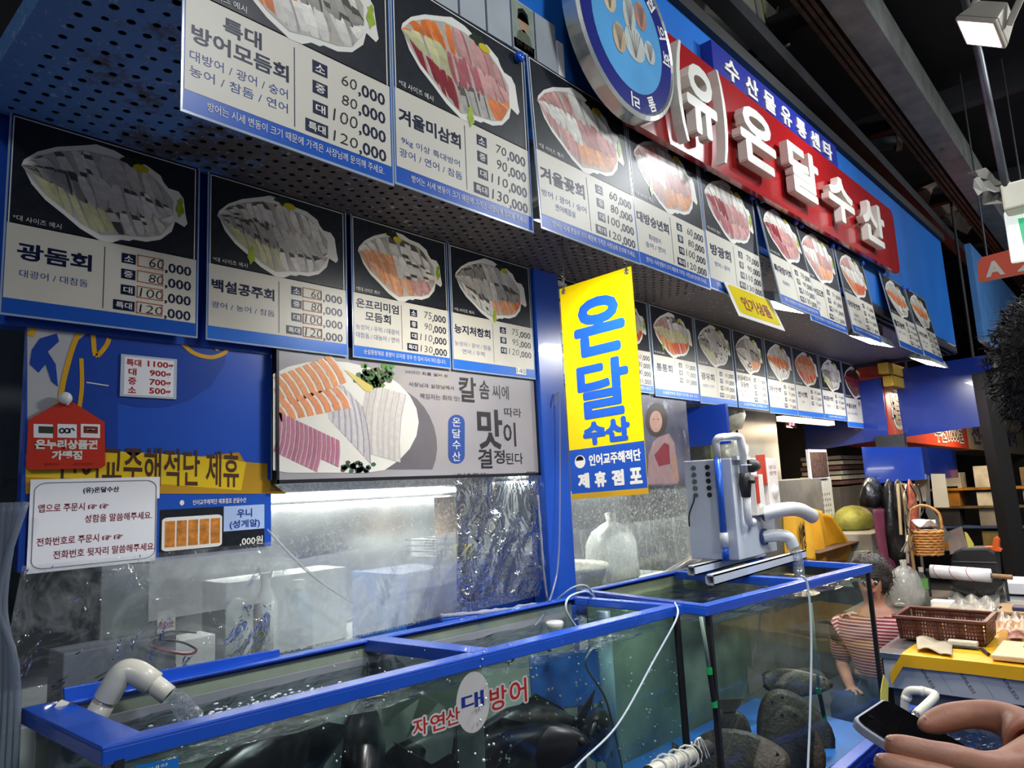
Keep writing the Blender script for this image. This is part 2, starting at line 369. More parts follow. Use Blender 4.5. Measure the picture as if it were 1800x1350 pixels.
# ------------------------------------------------------------------ menu boards
PL = [(0.06, 0.279), (0.07, 0.243), (0.128, 0.179), (0.217, 0.121), (0.351, 0.066), (0.409, 0.04), (0.504, 0.045), (0.579, 0.07), (0.681, 0.079), (0.762, 0.119), (0.781, 0.157), (0.809, 0.185), (0.87, 0.189), (0.9, 0.226), (0.915, 0.332), (0.926, 0.381), (0.909, 0.406), (0.853, 0.385), (0.834, 0.453), (0.77, 0.519), (0.691, 0.551), (0.617, 0.555), (0.598, 0.568), (0.555, 0.57), (0.509, 0.598), (0.449, 0.602), (0.345, 0.555), (0.264, 0.496), (0.174, 0.436), (0.109, 0.366), (0.077, 0.298)]
TOP = [(.06, .275), (.13, .195), (.22, .14), (.35, .09), (.5, .08), (.58, .095), (.68, .11), (.76, .165), (.84, .25)]
BOT = [(.06, .285), (.11, .345), (.17, .41), (.26, .47), (.345, .53), (.45, .575), (.55, .55), (.69, .53), (.77, .5), (.84, .40)]
def lerp(t, x):
    for (a, b), (c, d) in zip(t, t[1:]):
        if x <= c: return b + (d - b) * max(0, x - a) / (c - a)
    return t[-1][1]
K = dict(white='#e6e1d8', pearl='#d4cec4', grey='#aaa59d', skin='#57534f', pink='#c99a94', rose='#b0646a', red='#8c2b33', salmon='#e07a3a', lsal='#e2a57c', coral='#d2552e', yel='#cfcb9a', brown='#6d4a34', dark='#43252a', green='#8fae2a')
def sashimi(mb, fr, bands, rnd):
    """overlapping printed slices laid in three rows along the fish-shaped plate"""
    dep = 0.
    def P(a, t, d):
        a = min(.84, max(.062, a)); t = min(1.02, max(-.02, t)); lo, hi = lerp(TOP, a), lerp(BOT, a)
        return fr(a, lo + (hi - lo) * (.04 + .92 * t), d)
    mb.poly([fr(a, b + .006, 0) for a, b in reversed(TOP)] + [fr(a, b - .006, 0) for a, b in BOT], C('#b3aea4'))
    for t0, t1, segs in (bands[0], bands[2], bands[1]):
        s = .075
        for frac, n, cn, en, sk in segs:
            c = C(K[cn]); e = C(K[en]); w = frac * .765 / n
            for i in range(n):
                ac = s + w / 2; s += w; m = 6; sh = rnd.uniform(.8, 1.12); rot = rnd.uniform(.10, .24); bend = rnd.uniform(-.01, .022); hl = (t1 - t0) / 2 * rnd.uniform(.98, 1.22); tc = (t0 + t1) / 2 + rnd.uniform(-.025, .025); dep += 2e-6
                def Q(k, q):     # k along the slice 0..1, q across -1..1
                    t = tc + hl * (2 * k - 1); wd = w * .66 * (max(0., math.sin(math.pi * (.08 + .84 * k)))) ** .4
                    return P(ac + wd * q + rot * (t - .5) + bend * math.sin(math.pi * k), t, dep)
                for k in range(m):
                    g = sh * (1.06 - .05 * k) * rnd.uniform(.9, 1.07); dark = sk and ((k == 0 and rnd.random() < .75) or (k == 1 and rnd.random() < .35) or rnd.random() < .06)
                    cc = C(K[sk]) if dark else c; col = tuple(min(1, v * g) for v in cc[:3]) + (1,)
                    ec = tuple(min(1, v * rnd.uniform(.75, 1.1)) for v in e[:3]) + (1,)
                    k0, k1 = k / m, (k + 1) / m
                    mb.quad(Q(k0, -1), Q(k0, .55), Q(k1, .55), Q(k1, -1), col); mb.quad(Q(k0, .55), Q(k0, 1), Q(k1, 1), Q(k1, .55), ec)
def B3(a, b, c): return [(0, .34, a), (.34, .68, b), (.68, 1, c)]
W_ = ('white', 'grey', None); WS = ('white', 'grey', 'skin'); P_ = ('pink', 'rose', None); R_ = ('rose', 'pink', None); S_ = ('salmon', 'lsal', None); Y_ = ('yel', 'grey', None); L_ = ('lsal', 'salmon', None); D_ = ('red', 'pink', None); G_ = ('grey', 'skin', 'skin'); PW = ('pearl', 'grey', None)
def sg(*l): return [(f, n) + k for f, n, k in l]
SCH = dict(
    pale=B3(sg((.55, 9, WS), (.45, 5, PW)), sg((.35, 5, G_), (.3, 4, PW), (.35, 6, WS)), sg((.45, 8, Y_), (.3, 5, WS), (.25, 5, W_))),
    snow=B3(sg((.6, 12, WS), (.4, 6, W_)), sg((.5, 11, G_), (.5, 7, PW)), sg((.5, 10, Y_), (.5, 9, WS))),
    mixs=B3(sg((.5, 7, W_), (.5, 5, WS)), sg((.45, 8, ('lsal', 'salmon', None)), (.55, 6, WS)), sg((.6, 10, L_), (.4, 6, P_))),
    silver=B3(sg((.5, 9, G_), (.5, 6, PW)), sg((.6, 7, PW), (.4, 5, G_)), sg((.5, 8, WS), (.3, 6, L_), (.2, 4, S_))),
    tuna=B3(sg((.5, 8, S_), (.5, 6, P_)), sg((.4, 4, Y_), (.3, 6, R_), (.3, 4, P_)), sg((.4, 6, D_), (.3, 6, G_), (.3, 5, S_))),
    yellowtail=B3(sg((.5, 7, S_), (.5, 7, W_)), sg((.5, 6, S_), (.5, 8, G_)), sg((.3, 4, S_), (.7, 9, W_))),
    pinkish=B3(sg((.5, 8, P_), (.5, 6, W_)), sg((.5, 7, W_), (.5, 6, P_)), sg((.4, 6, P_), (.6, 8, L_))),
    redpink=B3(sg((.6, 10, W_), (.4, 5, W_)), sg((.45, 6, D_), (.55, 6, P_)), sg((.5, 8, R_), (.5, 6, P_))),
    coral=B3(sg((.6, 9, P_), (.4, 5, W_)), sg((1, 10, W_)), sg((.5, 6, S_), (.5, 8, ('coral', 'salmon', None)))),
    allsal=B3(sg((1, 14, S_)), sg((1, 12, L_)), sg((1, 14, ('coral', 'lsal', None)))),
    rows=B3(sg((1, 9, ('pearl', 'grey', None))), sg((1, 9, ('salmon', 'white', None))), sg((.6, 8, W_), (.4, 6, WS))),
    greens=B3(sg((.5, 8, P_), (.5, 6, WS)), sg((1, 9, Y_)), sg((.4, 8, S_), (.6, 9, ('coral', 'lsal', None)))),
    darkred=B3(sg((1, 7, ('dark', 'red', None))), sg((1, 6, ('red', 'dark', None))), sg((1, 7, ('brown', 'red', None)))))
herb_m = M('herb_print', '#1a2612', .36, var=.5, vscale=80); lemon_m = M('lemon_yellow', '#c9b61e', .36); wasabi_m = M('wasabi_green', '#93ad1f', .36, var=.2, vscale=60)
FOOT = '방어는 시세 변동이 크기 때문에 가격은 사장님께 문의해 주세요.'
def board(title, sub, prices, scheme, x0, x1, zt, zb, Y, tilt=0, foot=None, footc=None, boxed=False, magnets=(), row='lower', look='', small=False, roll=0, note='*대 사이즈 예시', gar=(.6, .08), was=(.88, .29), extra=None):
    Wd, H = x1 - x0, zt - zb; k = H / 1.091; rnd = random.Random(''.join(title))
    t = thing('menu_board', f'{row} row menu board headed {title[-1] if len(title[-1]) > 3 or len(title) == 1 else " ".join(title)}, {look}', 'menu board', (x0, Y, zt), f'menu boards in the {row} row', (math.radians(-tilt), math.radians(roll), 0))
    dz = [.0002]
    def layer():
        d = dz[0]; dz[0] += .0005
        return lambda a, b, e=0: V(a * Wd, -d - e, -b * k)
    def part(name, mat, fn, fr=None, up=None):
        mb = MB(); fn(mb, fr or layer()); return mb.build(name, mat, up or t, local=True)
    def rect(mb, fr, a0, b0, a1, b1, col=None): mb.quad(fr(a0, b1), fr(a1, b1), fr(a1, b0), fr(a0, b0), col)
    def tx(mb, fr, s, a0, b0, a1, b1, bold=.0, shear=0.):
        put_text(mb, s, (a0 * Wd, -b1 * k, a1 * Wd, -b0 * k), lambda x, y, d, f=fr: f(x / Wd, -y / k), bold, 2 if Wd > .3 and not small else 1, 0, shear)
    MB().box(0, Wd, 0, .003, -H, 0).build('panel', laminate, t, local=True)
    fb = footc or foot_blue
    bor = part('border', fb, lambda m, f: rect(m, f, .008, .008, .992, 1.08))
    f1 = layer()
    pg = part('photo_ground', dark_photo, lambda m, f: rect(m, f, .012, .0, .988, .6), f1)
    def fl(m, f):
        rect(m, f, .015, .012, .975, .018); rect(m, f, .015, .012, .021, .6); rect(m, f, .968, .012, .974, .6)
    f2 = layer(); part('frame_line', white_print, fl, f2, pg)
    pp_ = part('price_panel', cream_mat, lambda m, f: rect(m, f, .012, .594, .984, 1.0), f1)
    plt = part('plate', white_print, lambda m, f: m.poly([f(a, b) for a, b in reversed(PL)]), f2)
    f3 = layer(); part('sashimi', print_mat, lambda m, f: sashimi(m, f, SCH[scheme], rnd), f3, plt)
    f4 = layer()
    ga, gb = gar; wa, wb = was
    part('herb', herb_m, lambda m, f: m.poly([f(ga + (.06 + .012 * math.sin(3 * q)) * math.cos(q), gb + (.032 + .01 * math.sin(5 * q)) * math.sin(q)) for q in [-i * math.pi / 9 for i in range(18)]]), f4, plt)
    f4b = layer(); part('lemon', lemon_m, lambda m, f: m.poly([f(ga + .05 + .045 * math.cos(q), gb + .03 + .024 * math.sin(q)) for q in [-i * math.pi / 6 for i in range(12)]]), f4b, plt)
    part('wasabi', wasabi_m, lambda m, f: m.poly([f(wa + (.022 + .008 * math.sin(5 * q)) * math.cos(q), wb + (.06 + .012 * math.sin(4 * q)) * math.sin(q)) for q in [-i * math.pi / 8 for i in range(16)]]), f4, plt)
    part('sample_note', white_print, lambda m, f: tx(m, f, note, .035, .553, .255, .583), f4, pg)
    f5 = f2
    ls = len(title)
    def ti(m, f):
        if ls == 1:
            n = len(title[0]); hw = min(.205, .058 * n); tx(m, f, title[0], .235 - hw, .695, .235 + hw, .775 if n > 4 else .79, .03)
        else:
            for i, s in enumerate(title):
                hw = .041 * len(s); tx(m, f, s, .24 - hw, .638 + .09 * i, .24 + hw, .712 + .09 * i, .025)
    part('title_lettering', navy_ink, ti, f5, pp_)
    def su(m, f):
        for i, s in enumerate(sub):
            hw = min(.205, .0165 * len(s) + .01); b = (.84 if ls == 1 else .835) + .062 * i; tx(m, f, s, .235 - hw, b, .235 + hw, b + .042, .0)
    if sub: part('ingredient_lettering', blue_ink, su, f5, pp_)
    part('divider_line', navy_ink, lambda m, f: rect(m, f, .47, .63, .474, .985), f5, pp_)
    n = max(4, len(prices)); step = .093
    def bd(m, f):
        for i, p in enumerate(prices):
            b = .645 + step * i; a = .56 if len(p[0]) == 1 else .523; rect(m, f, a, b, .636, b + .058)
    part('size_badges', navy_ink, bd, f5, pp_)
    def bl(m, f):
        for i, p in enumerate(prices):
            b = .645 + step * i; a = .56 if len(p[0]) == 1 else .523; tx(m, f, p[0], a + .014, b + .01, .622, b + .048, .015)
    part('badge_lettering', white_print, bl, f3, pp_)
    part('price_print', navy_ink, lambda m, f: [tx(m, f, ',000', .80, .652 + step * i, .955, .722 + step * i, .02) for i in range(len(prices))], f5, pp_)
    for i, p in enumerate(prices): part('price_handwriting', black_ink, lambda m, f: tx(m, f, p[1], .80 - .046 * len(p[1]), .648 + step * i + rnd.uniform(-.006, .006), .79, .7 + step * i, -.012, .12), f3, pp_)
    if boxed:
        def bx(m, f):
            for i in range(len(prices)):
                b = .638 + step * i
                rect(m, f, .645, b, .79, b + .005); rect(m, f, .645, b + .065, .79, b + .07); rect(m, f, .645, b, .65, b + .07); rect(m, f, .785, b, .79, b + .07)
        part('marker_boxes', pencil_red, bx, f4, pp_)
    if foot: part('footnote', white_print, lambda m, f: tx(m, f, foot, .16 if len(foot) < 30 else .1, 1.018, .94, 1.055, .0), f2, bor)
    if extra: part('correction', white_print, lambda m, f: rect(m, f, .74, 1.0, .87, 1.06), f3); part('correction_handwriting', black_ink, lambda m, f: tx(m, f, extra, .75, 1.005, .86, 1.05, -.01), f4)
    for a in magnets:
        m = MB(); m.lathe([(0, .016), (.012, .015), (.0155, .009), (.0125, .004), (.0145, 0)], (a * Wd, -.004, -.045 * k), 14, (1, 0, 0), (0, 0, 1), (0, -1, 0))
        m.build('magnet', M('magnet_blue', '#1458d8', .15, var=.02, coat=.5), t, smooth=True, local=True)
    return t
Q = ('소', '중', '대', '특대')
def pr(*a): return list(zip(Q, a))
U = 'upper'; ZT = lambda x: 2.752 + .018 * (x - .5)
def ub(title, sub, p, sch, x0, x1, tilt=0, dz=0, **kw):
    zt = ZT((x0 + x1) / 2); kw.setdefault('foot', FOOT)
    board(title, sub, pr(*p), sch, x0, x1, zt, zt - .505 + dz, 1.14 - .002 * (int(x0 * 10) % 3), tilt, row=U, **kw)
ub(['특대', '방어모듬회'], ['대방어 / 광어 / 숭어', '농어 / 참돔 / 연어'], ('60', '80', '100', '120'), 'yellowtail', .478, .932, look='large and nearest, salmon and silver fish')
ub(['겨울미삼회'], ['9kg 이상 특대방어', '광어 / 연어 / 참돔'], ('70', '90', '110', '130'), 'tuna', .936, 1.40, look='salmon and dark red fish', magnets=(.05, .93), was=(.52, .56))
ub(['겨울꽃회'], ['방어 / 광어 / 숭어', '연어배꼽살'], ('60', '80', '100', '120'), 'pinkish', 1.405, 1.895, 2, look='below the round emblem, half lost in glare')
ub(['대방숭년회'], ['특대방어', '숭어 / 연어'], ('60', '80', '100', '120'), 'pinkish', 1.90, 2.395, 1, look='pale pink fish under the bracketed letter', was=(.25, .47))
ub(['방광회'], ['방어 / 광어'], ('70', '90', '110', '130'), 'redpink', 2.40, 2.90, 1, look='above the yellow tag', magnets=(.1, .93))
ub(['특대방어회'], ['특대방어'], ('70', '90', '110', '130'), 'redpink', 2.91, 3.385, 8, look='tilted out at the bottom', magnets=(.1, .93))
ub(['방어숭어모도회'], ['특대방어', '숭어'], ('70', '80', '100', '120'), 'pinkish', 3.392, 3.93, 3, look='half covered by its tilted neighbour', magnets=(.1, .93), small=True)
ub(['대방광연회'], ['특대방어', '광어 / 연어'], ('65', '85', '100', '120'), 'coral', 3.94, 4.46, 6, look='bright orange fish at its lower right', magnets=(.1, .93), small=True)
ub(['활모둠회'], ['광어 / 우럭'], ('60', '80', '100', '120'), 'rows', 4.81, 5.40, 8, look='second from the far end', magnets=(.12, .9), foot=None, small=True)
ub(['우럭모둠회'], ['연어 / 우럭', '광어'], ('55', '75', '95', '110'), 'rows', 5.43, 6.03, 8, look='last one at the far end', magnets=(.1,), foot=None, small=True)
def lb(title, sub, p, sch, x0, x1, zt=2.58, zb=2.065, **kw):
    kw.setdefault('footc', low_blue); board(title, sub, pr(*p), sch, x0, x1, zt, zb, 2.0 - .002 * (int(x0 * 10) % 3), row='lower', **kw)
lb(['광돔회'], ['대광어 / 대참돔'], ('60', '80', '100', '120'), 'pale', .425, .900, boxed=True, look='at the left edge, pale fish', footc=foot_blue)
lb(['백설공주회'], ['광어 / 농어 / 참돔'], ('60', '80', '100', '120'), 'snow', .925, 1.418, boxed=True, look='white striped fish', was=(.28, .49), gar=(.5, .05))
lb(['온프리미엄', '모듬회'], ['능성어 / 우럭 / 대광어', '대참돔 / 대농어 / 연어'], ('75', '90', '110', '130'), 'mixs', 1.434, 1.895, look='orange and white fish', foot='순살중량제로 중량이 모자랄 경우 한 접시 다시 떠드립니다.', note='*특대 사이즈 예시', gar=(.4, .07))
lb(['능지처참회'], ['능성어 / 광어 / 참돔', '연어 / 우럭'], ('75', '95', '120'), 'silver', 1.905, 2.41, look='silvery fish with a handwritten 140 below', extra='140', was=(.5, .56))
lb(['온스페셜'], ['광어 / 참돔 / 농어', '연어 / 숭어'], ('80', '100', '120', '140'), 'mixs', 2.42, 2.90, look='half behind the yellow banner', foot='연산 횟감으로 최고급 접시를 대접합니다.')
lb(['온달모둠회'], ['광어 / 연어 / 농어'], ('60', '80', '100', '120'), 'greens', 2.91, 3.42, look='mostly hidden behind the yellow banner', foot='순살중량제로 판매합니다.')
lb(['통통회'], ['숭어 / 연어 / 광어'], ('50', '70', '80'), 'greens', 3.435, 3.95, look='green and orange fish', was=(.24, .47), foot='순살중량제로 중량이 모자랄 경우 다시', zb=2.055)
lb(['광우회'], ['대광어 / 우럭'], ('60', '80', '100', '120'), 'pale', 3.965, 4.48, look='greyish fish, no footer print', zb=2.045)
lb(['온달세꼬시', '모둠회'], ['도다리 / 전어 / 광어', '연어 / 숭어'], ('50', '70', '90', '110'), 'silver', 4.50, 5.0, look='silvery fish with orange middle', foot='순살중량제로 판매합니다.', zb=2.045, small=True)
lb(['대광어연어회'], ['광어 / 연어'], ('55', '70', '80', '90'), 'rows', 5.01, 5.54, look='orange rows of salmon in a glare', zb=2.03, was=(.5, .57), small=True)
lb(['연어회'], ['연어'], ('45', '60', '75'), 'allsal', 5.55, 6.13, look='plate all in salmon orange', zb=2.03, was=(.72, .5), small=True)
lb(['특대광어회'], ['특대광어'], ('60', '85', '110'), 'snow', 6.15, 6.72, look='plain white fish near the far end', foot='순살중량제로 판매합니다.', zb=2.03, was=(.15, .42), small=True)
lb(['해물모둠회'], ['멍게 / 전복 / 해삼'], ('40',), 'darkred', 6.74, 7.40, look='last one, dark red seafood', zb=1.98, small=True)
# ------------------------------------------------------------------ the shop signs on the fascia
def sfr(Yp, z0=2.72):
    return lambda x, y, d=0: V(x, Yp - d, z0 + y + fz(x))
def rrect(x0, y0, x1, y1, r, n=5):
    out = []
    for cx, cy, a in ((x1 - r, y0 + r, -90), (x1 - r, y1 - r, 0), (x0 + r, y1 - r, 90), (x0 + r, y0 + r, 180)):
        for i in range(n + 1):
            q = math.radians(a + 90 * i / n); out.append((cx + r * math.cos(q), cy + r * math.sin(q)))
    return out
t = thing('shop_sign', 'long red signboard with raised ivory letters (유)온달수산', 'sign', (1.9, 1.08, 2.72))
fr = sfr(1.085); MB().prism([fr(a, b) for a, b in rrect(1.80, 0, 5.12, .435, .06)], (0, .026, 0)).build('board', sign_red, t)
fr = sfr(1.05)
for s, bx in (('(', (2.075, .0, 2.13, .37)), ('유', (2.14, .055, 2.37, .325)), (')', (2.40, .0, 2.455, .37)), ('온', (2.575, .07, 2.93, .325)), ('달', (3.08, .07, 3.47, .315)), ('수', (3.60, .065, 4.02, .31)), ('산', (4.17, .06, 4.62, .32))):
    heavy(m := MB(), s, bx, fr, .008, .008, 3, .018) if s not in '()' else put_text(m := MB(), s, bx, fr, .01, 3, .018); lo = m.build('letter', ivory, t)
    m = MB()
    for q in (.25, .75): m.tube([fr(bx[0] + (bx[2] - bx[0]) * q, (bx[1] + bx[3]) / 2, -.012), fr(bx[0] + (bx[2] - bx[0]) * q, (bx[1] + bx[3]) / 2, -.05)], .006, 6)
    m.build('standoff', grey_metal, lo)
t = thing('market_sign', 'narrow indigo signboard with white letters 수산물유통센타', 'sign', (2.56, 1.1, 3.18))
fr = sfr(1.11, 3.163); MB().prism([fr(a, b) for a, b in ((2.56, 0), (4.10, 0), (4.10, .155), (2.56, .155))], (0, .05, 0)).build('board', M('indigo_sign', '#26308f', .3, var=.05), t)
fr = sfr(1.106, 3.163)
for i, s in enumerate('수산물유통센타'):
    x = 2.66 + i * .2; put_text(m := MB(), s, (x, .03, x + .135, .125), fr, .03, 2, .003); m.build('letter', white_print, t)
# round emblem
t = thing('round_emblem', 'round silver-rimmed emblem sign with worn sea print', 'sign', (1.81, 1.05, 2.985))
ec = V(1.795, 1.085, 2.98); eL = [0]
MB().lathe([(0, 0), (.28, 0), (.28, .045), (.266, .05), (.259, .045), (0, .045)], ec, 56, (1, 0, 0), (0, 0, 1), (0, -1, 0)).build('rim', M('emblem_rim', '#c3c6c2', .25, metal=.7, var=.1), t, smooth=False)
def disc(r, d, sx=1, sy=1, ox=0, oy=0, n=40): return [ec + V(ox + r * sx * math.cos(2 * math.pi * i / n), -d, oy + r * sy * math.sin(2 * math.pi * i / n)) for i in range(n)]
gloss_ind = M('emblem_indigo', '#2b327f', .18, var=.1, coat=.4); gloss_sky = M('emblem_sky', '#5fa6dc', .18, var=.15, vscale=4, coat=.4)
MB().poly(disc(.259, .0455)).build('ring_print', gloss_ind, t); MB().poly(disc(.198, .046)).build('sky_print', gloss_sky, t)
for s, ang in (('수', 118), ('산', 96), ('조', 72), ('협', 48), ('의', 24), ('회', 2), ('물', -62), ('리', -88)):
    q = math.radians(ang); c = ec + V(.229 * math.cos(q), -.0465, .229 * math.sin(q)); ux = V(math.sin(q), 0, -math.cos(q)); uy = V(math.cos(q), 0, math.sin(q))
    m = MB(); put_text(m, s, (-.023, -.024, .023, .024), lambda x, y, d, c=c, ux=ux, uy=uy: c + ux * x + uy * y, .02, 2); m.build('ring_letter', white_print, t)
for q, (ox, oy, r, sx, sy, c) in enumerate(((-.10, .07, .05, .75, 1.1, '#cdbb9e'), (-.055, .135, .045, .8, 1, '#a8587a'), (.01, .06, .06, .6, 1.1, '#bfc6c2'), (.08, .09, .045, .8, 1.1, '#b98a78'), (.03, -.03, .075, .8, .8, '#c3cac4'), (.12, -.02, .04, .8, 1, '#c9cec8'), (-.06, -.05, .05, .7, 1, '#c6b294'))):
    m = MB(); m.poly(disc(r, .0464 + q * .0002, sx, sy, ox, oy, 20)); m.build('shell_print', M('shell_%d' % q, c, .2, var=.15, vscale=20, coat=.4), t)
    m = MB()
    for k in range(-2, 3): a_ = ec + V(ox, -.0482 - q * .0001, oy - r * sy * .8); b_ = ec + V(ox + r * sx * .3 * k, -.0482 - q * .0001, oy + r * sy * .75); m.tube([a_, b_], .0007, 4)
    m.build('shell_ribs', M('rib_grey', '#77706a', .4), t)['kind'] = 'stuff'
# strip of card pockets with one portrait card
t = thing('card_strip', 'grey strip of name card pockets above the second upper board', 'notice', (.8, 1.13, 2.76))
zz = lambda x: 2.765 + .02 * (x - 1.0)
for i in range(7):
    x = .86 + .1 * i; h = .155
    MB().slab([(x, 1.15, zz(x)), (x + .092, 1.15, zz(x + .09)), (x + .092, 1.15, zz(x + .09) + h), (x, 1.15, zz(x) + h)], (0, -.008, 0)).build('card_pocket', M('pocket_grey', '#aab0b6', .3, var=.1), t)
x = 1.363; m = MB(); f = lambda a, b: V(x + a * .085, 1.1412, zz(x) + b * .15)
m.quad(f(0, .05), f(1, .05), f(1, 1), f(0, 1), C('#8f9a8c')); m.quad(f(0, .05), f(1, .05), f(1, .24), f(0, .24), C('#d9dad6'))
m.build('portrait_card', print_mat, t); m = MB(); f = lambda a, b: V(x + a * .085, 1.1406, zz(x) + b * .15)
m.poly([f(.12, .25), f(.88, .25), f(.78, .42), f(.5, .5), f(.22, .42)], C('#5b6250')); m.poly([f(.5 + .26 * math.cos(q), .64 + .2 * math.sin(q)) for q in [i * .5236 for i in range(12)]], C('#b08f78')); m.poly([f(.22, .66), f(.78, .66), f(.74, .86), f(.5, .93), f(.26, .86)], C('#1c1a1a'))
m.build('portrait_print', print_mat, t)
put_text(m := MB(), '점장 실명제', (1.37, 0, 1.44, .016), lambda a, b, d: V(a, 1.1404, zz(a) + .016 + b), .01, 1); m.build('card_lettering', black_ink, t)
m = MB(); m.slab([(1.555, 1.15, zz(1.555) - .005), (1.585, 1.15, zz(1.585) - .005), (1.585, 1.15, zz(1.585) + .11), (1.555, 1.15, zz(1.555) + .11)], (0, -.01, 0)); m.build('side_tag', paper_white, t)
# ------------------------------------------------------------------ hanging banner (a blade across the front, plane X = 2.2)
t = thing('hanging_banner', 'yellow and blue banner 온달수산 hanging from the canopy', 'banner', (2.2, 1.51, 1.54))
Wb, Hb = .335, .83
def bf(d0): return lambda a, b, d=0: V(2.2 - d0 - d, 1.675 - a * Wb - .02 * (1 - b) * 0, 1.54 + (1 - b) * Hb + .012 * a)
f = bf(0); m = MB(); m.slab([f(0, 1), f(1, 1), f(1, 0), f(0, 0)], (.004, 0, 0)); m.build('panel', yellow_mat, t)
f = bf(.0006); m = MB(); m.quad(f(0, .975), f(1, .975), f(1, .775), f(0, .775)); m.build('blue_field', M('banner_blue', '#1d50b4', .3, var=.05), t)
f = bf(.0006); m = MB(); m.quad(f(0, 1), f(1, 1), f(1, .975), f(0, .975)); m.build('gold_edge', M('banner_gold', '#c79a1e', .4), t)
bi = M('banner_ink', '#1b56c0', .3, var=.04)
def btx(mat, name, f, lines):
    m = MB()
    for s, a0, b0, a1, b1, bo in lines: heavy(m, s, (a0 * Wb, -b1 * Hb, a1 * Wb, -b0 * Hb), lambda x, y, d: f(x / Wb, -y / Hb, d), bo, .008)
    m.build(name, mat, t)
btx(bi, 'large_lettering', bf(.0012), [('온', .17, .09, .87, .36, .009), ('달', .17, .385, .87, .645, .006)])
btx(bi, 'medium_lettering', bf(.0012), [('수산', .21, .655, .84, .765, .006)])
btx(white_print, 'white_lettering', bf(.0014), [('인어교주해적단', .27, .806, .95, .858, .0012), ('제', .1, .885, .26, .955, .003), ('휴', .33, .885, .49, .955, .003), ('점', .56, .885, .72, .955, .003), ('포', .79, .885, .95, .955, .003)])
def face_logo(t, f, a, b, r, asp):
    m = MB(); m.poly([f(a + r * math.cos(q), b + r * asp * math.sin(q)) for q in [i * .3927 for i in range(16)]]); m.build('logo_disc', white_print, t)
    g = lambda x, y: f(x, y) - V(0, .0006, 0) if False else f(x, y)
    return g
f = bf(.0012); m = MB(); m.poly([f(.145 + .075 * math.cos(q), .832 + .03 * math.sin(q)) for q in [i * .3927 for i in range(16)]]); m.build('logo_disc', white_print, t)
f = bf(.0018); m = MB(); m.poly([f(.145 + .055 * math.cos(q), .826 + .02 * math.sin(q)) for q in [math.pi + i * .3927 for i in range(9)]]); m.build('logo_mark', black_ink, t)
for a in (.06, .94):
    p = bf(0)(a, .02); MB().tube([p + V(-.002, .009 * math.cos(q), .009 * math.sin(q)) for q in [i * .6283 for i in range(10)]], .002, 6, closed=True).build('eyelet', steel, t)
    pts = smooth_path([p + V(-.006, 0, -.006), p + V(0, 0, .02), p + V(.004, 0, .05), V(p.x + .01, p.y, 2.58)], 5)
    MB().tube(pts, .003, 6).build('hanging_wire', steel, t)
    MB().tube([p + V(0, 0, .03 + .006 * i) + V(.008 * math.cos(i * 1.3), .008 * math.sin(i * 1.3), 0) for i in range(10)], .0022, 5).build('wire_twist', steel, t)
# yellow tag under the upper row
t = thing('yellow_tag', 'small yellow card 인기상품 hanging below the upper boards', 'sign', (2.51, 1.12, 2.19))
def tf(d0): return lambda a, b, d=0: V(2.50 + .44 * a, 1.125 - .05 * b - d0, 2.33 - .145 * b)
f = tf(0); m = MB(); m.slab([f(0, 1), f(1, 1), f(1, 0), f(0, 0)], (0, .003, 0)); m.build('card', white_print, t)
f = tf(.0006); m = MB(); m.poly([f(a, 1 - b) for a, b in rrect(.05, .12, .95, .96, .08)]); m.build('yellow_field', M('tag_yellow', '#e3cb1c', .25, var=.08), t)
f = tf(.0012); put_text(m := MB(), '인기상품', (.2 * .44, -.72 * .145, .82 * .44, -.3 * .145), lambda x, y, d: f(x / .44, -y / .145), .03, 3); m.build('lettering', M('brown_ink', '#7a2a12', .4), t)
# ------------------------------------------------------------------ LED floods under the canopy
def led(label, c, sx, sy, power):
    t = thing('canopy_light', label, 'lamp', (c[0], c[1], c[2] - .03), 'LED floods under the canopy')
    x, y, z = c; m = MB()
    tl = .028      # lens faces down, tipped a little to the wall
    def P(a, b, h): return V(x + a * sx / 2, y + b * sy / 2, z + h + tl * b)
    m.hexa([P(-1, -1, 0), P(1, -1, 0), P(1, 1, 0), P(-1, 1, 0), P(-.8, -.8, .05), P(.8, -.8, .05), P(.8, .8, .05), P(-.8, .8, .05)])
    hs = m.build('housing', M('lamp_housing', '#b9bab6', .4, var=.1), t, bevel=.004)
    m = MB(); m.quad(P(-.88, .84, -.002), P(.88, .84, -.002), P(.88, -.84, -.002), P(-.88, -.84, -.002))
    m.build('lens', M('led_lens', '#ffffff', .3, emit=(1, .99, .94, 1), estr=22, var=0), hs)
    m = MB()
    for q in (-.5, .5): m.box(x + q * sx - .008, x + q * sx + .008, y - .012, y + .012, z + .02, 2.58)
    m.build('bracket', grey_metal, t)
    area('canopy_light_beam', P(0, 0, -.012), P(0, .35, -1), sx * .85, sy * .85, power, (1, .99, .95))
led('white LED flood under the canopy behind the glared board', (1.81, 1.30, 2.41), .30, .15, 15)
led('white LED flood under the canopy beside the yellow tag', (3.44, 1.29, 2.42), .42, .15, 20)
led('white LED flood under the canopy below the orange fish board', (4.97, 1.27, 2.42), .50, .16, 24)
led('white LED flood at the far end of the canopy', (6.45, 1.25, 2.42), .62, .16, 20)
# small box hung beside the first flood
t = tag(MB().box(1.52, 1.545, 1.22, 1.27, 2.42, 2.58).build('junction_box', M('old_box', '#8d8f8c', .6, var=.4, dirt='#2a2522', damt=.1), bevel=.004), 'stained narrow switch box hung under the canopy edge', 'switch box')
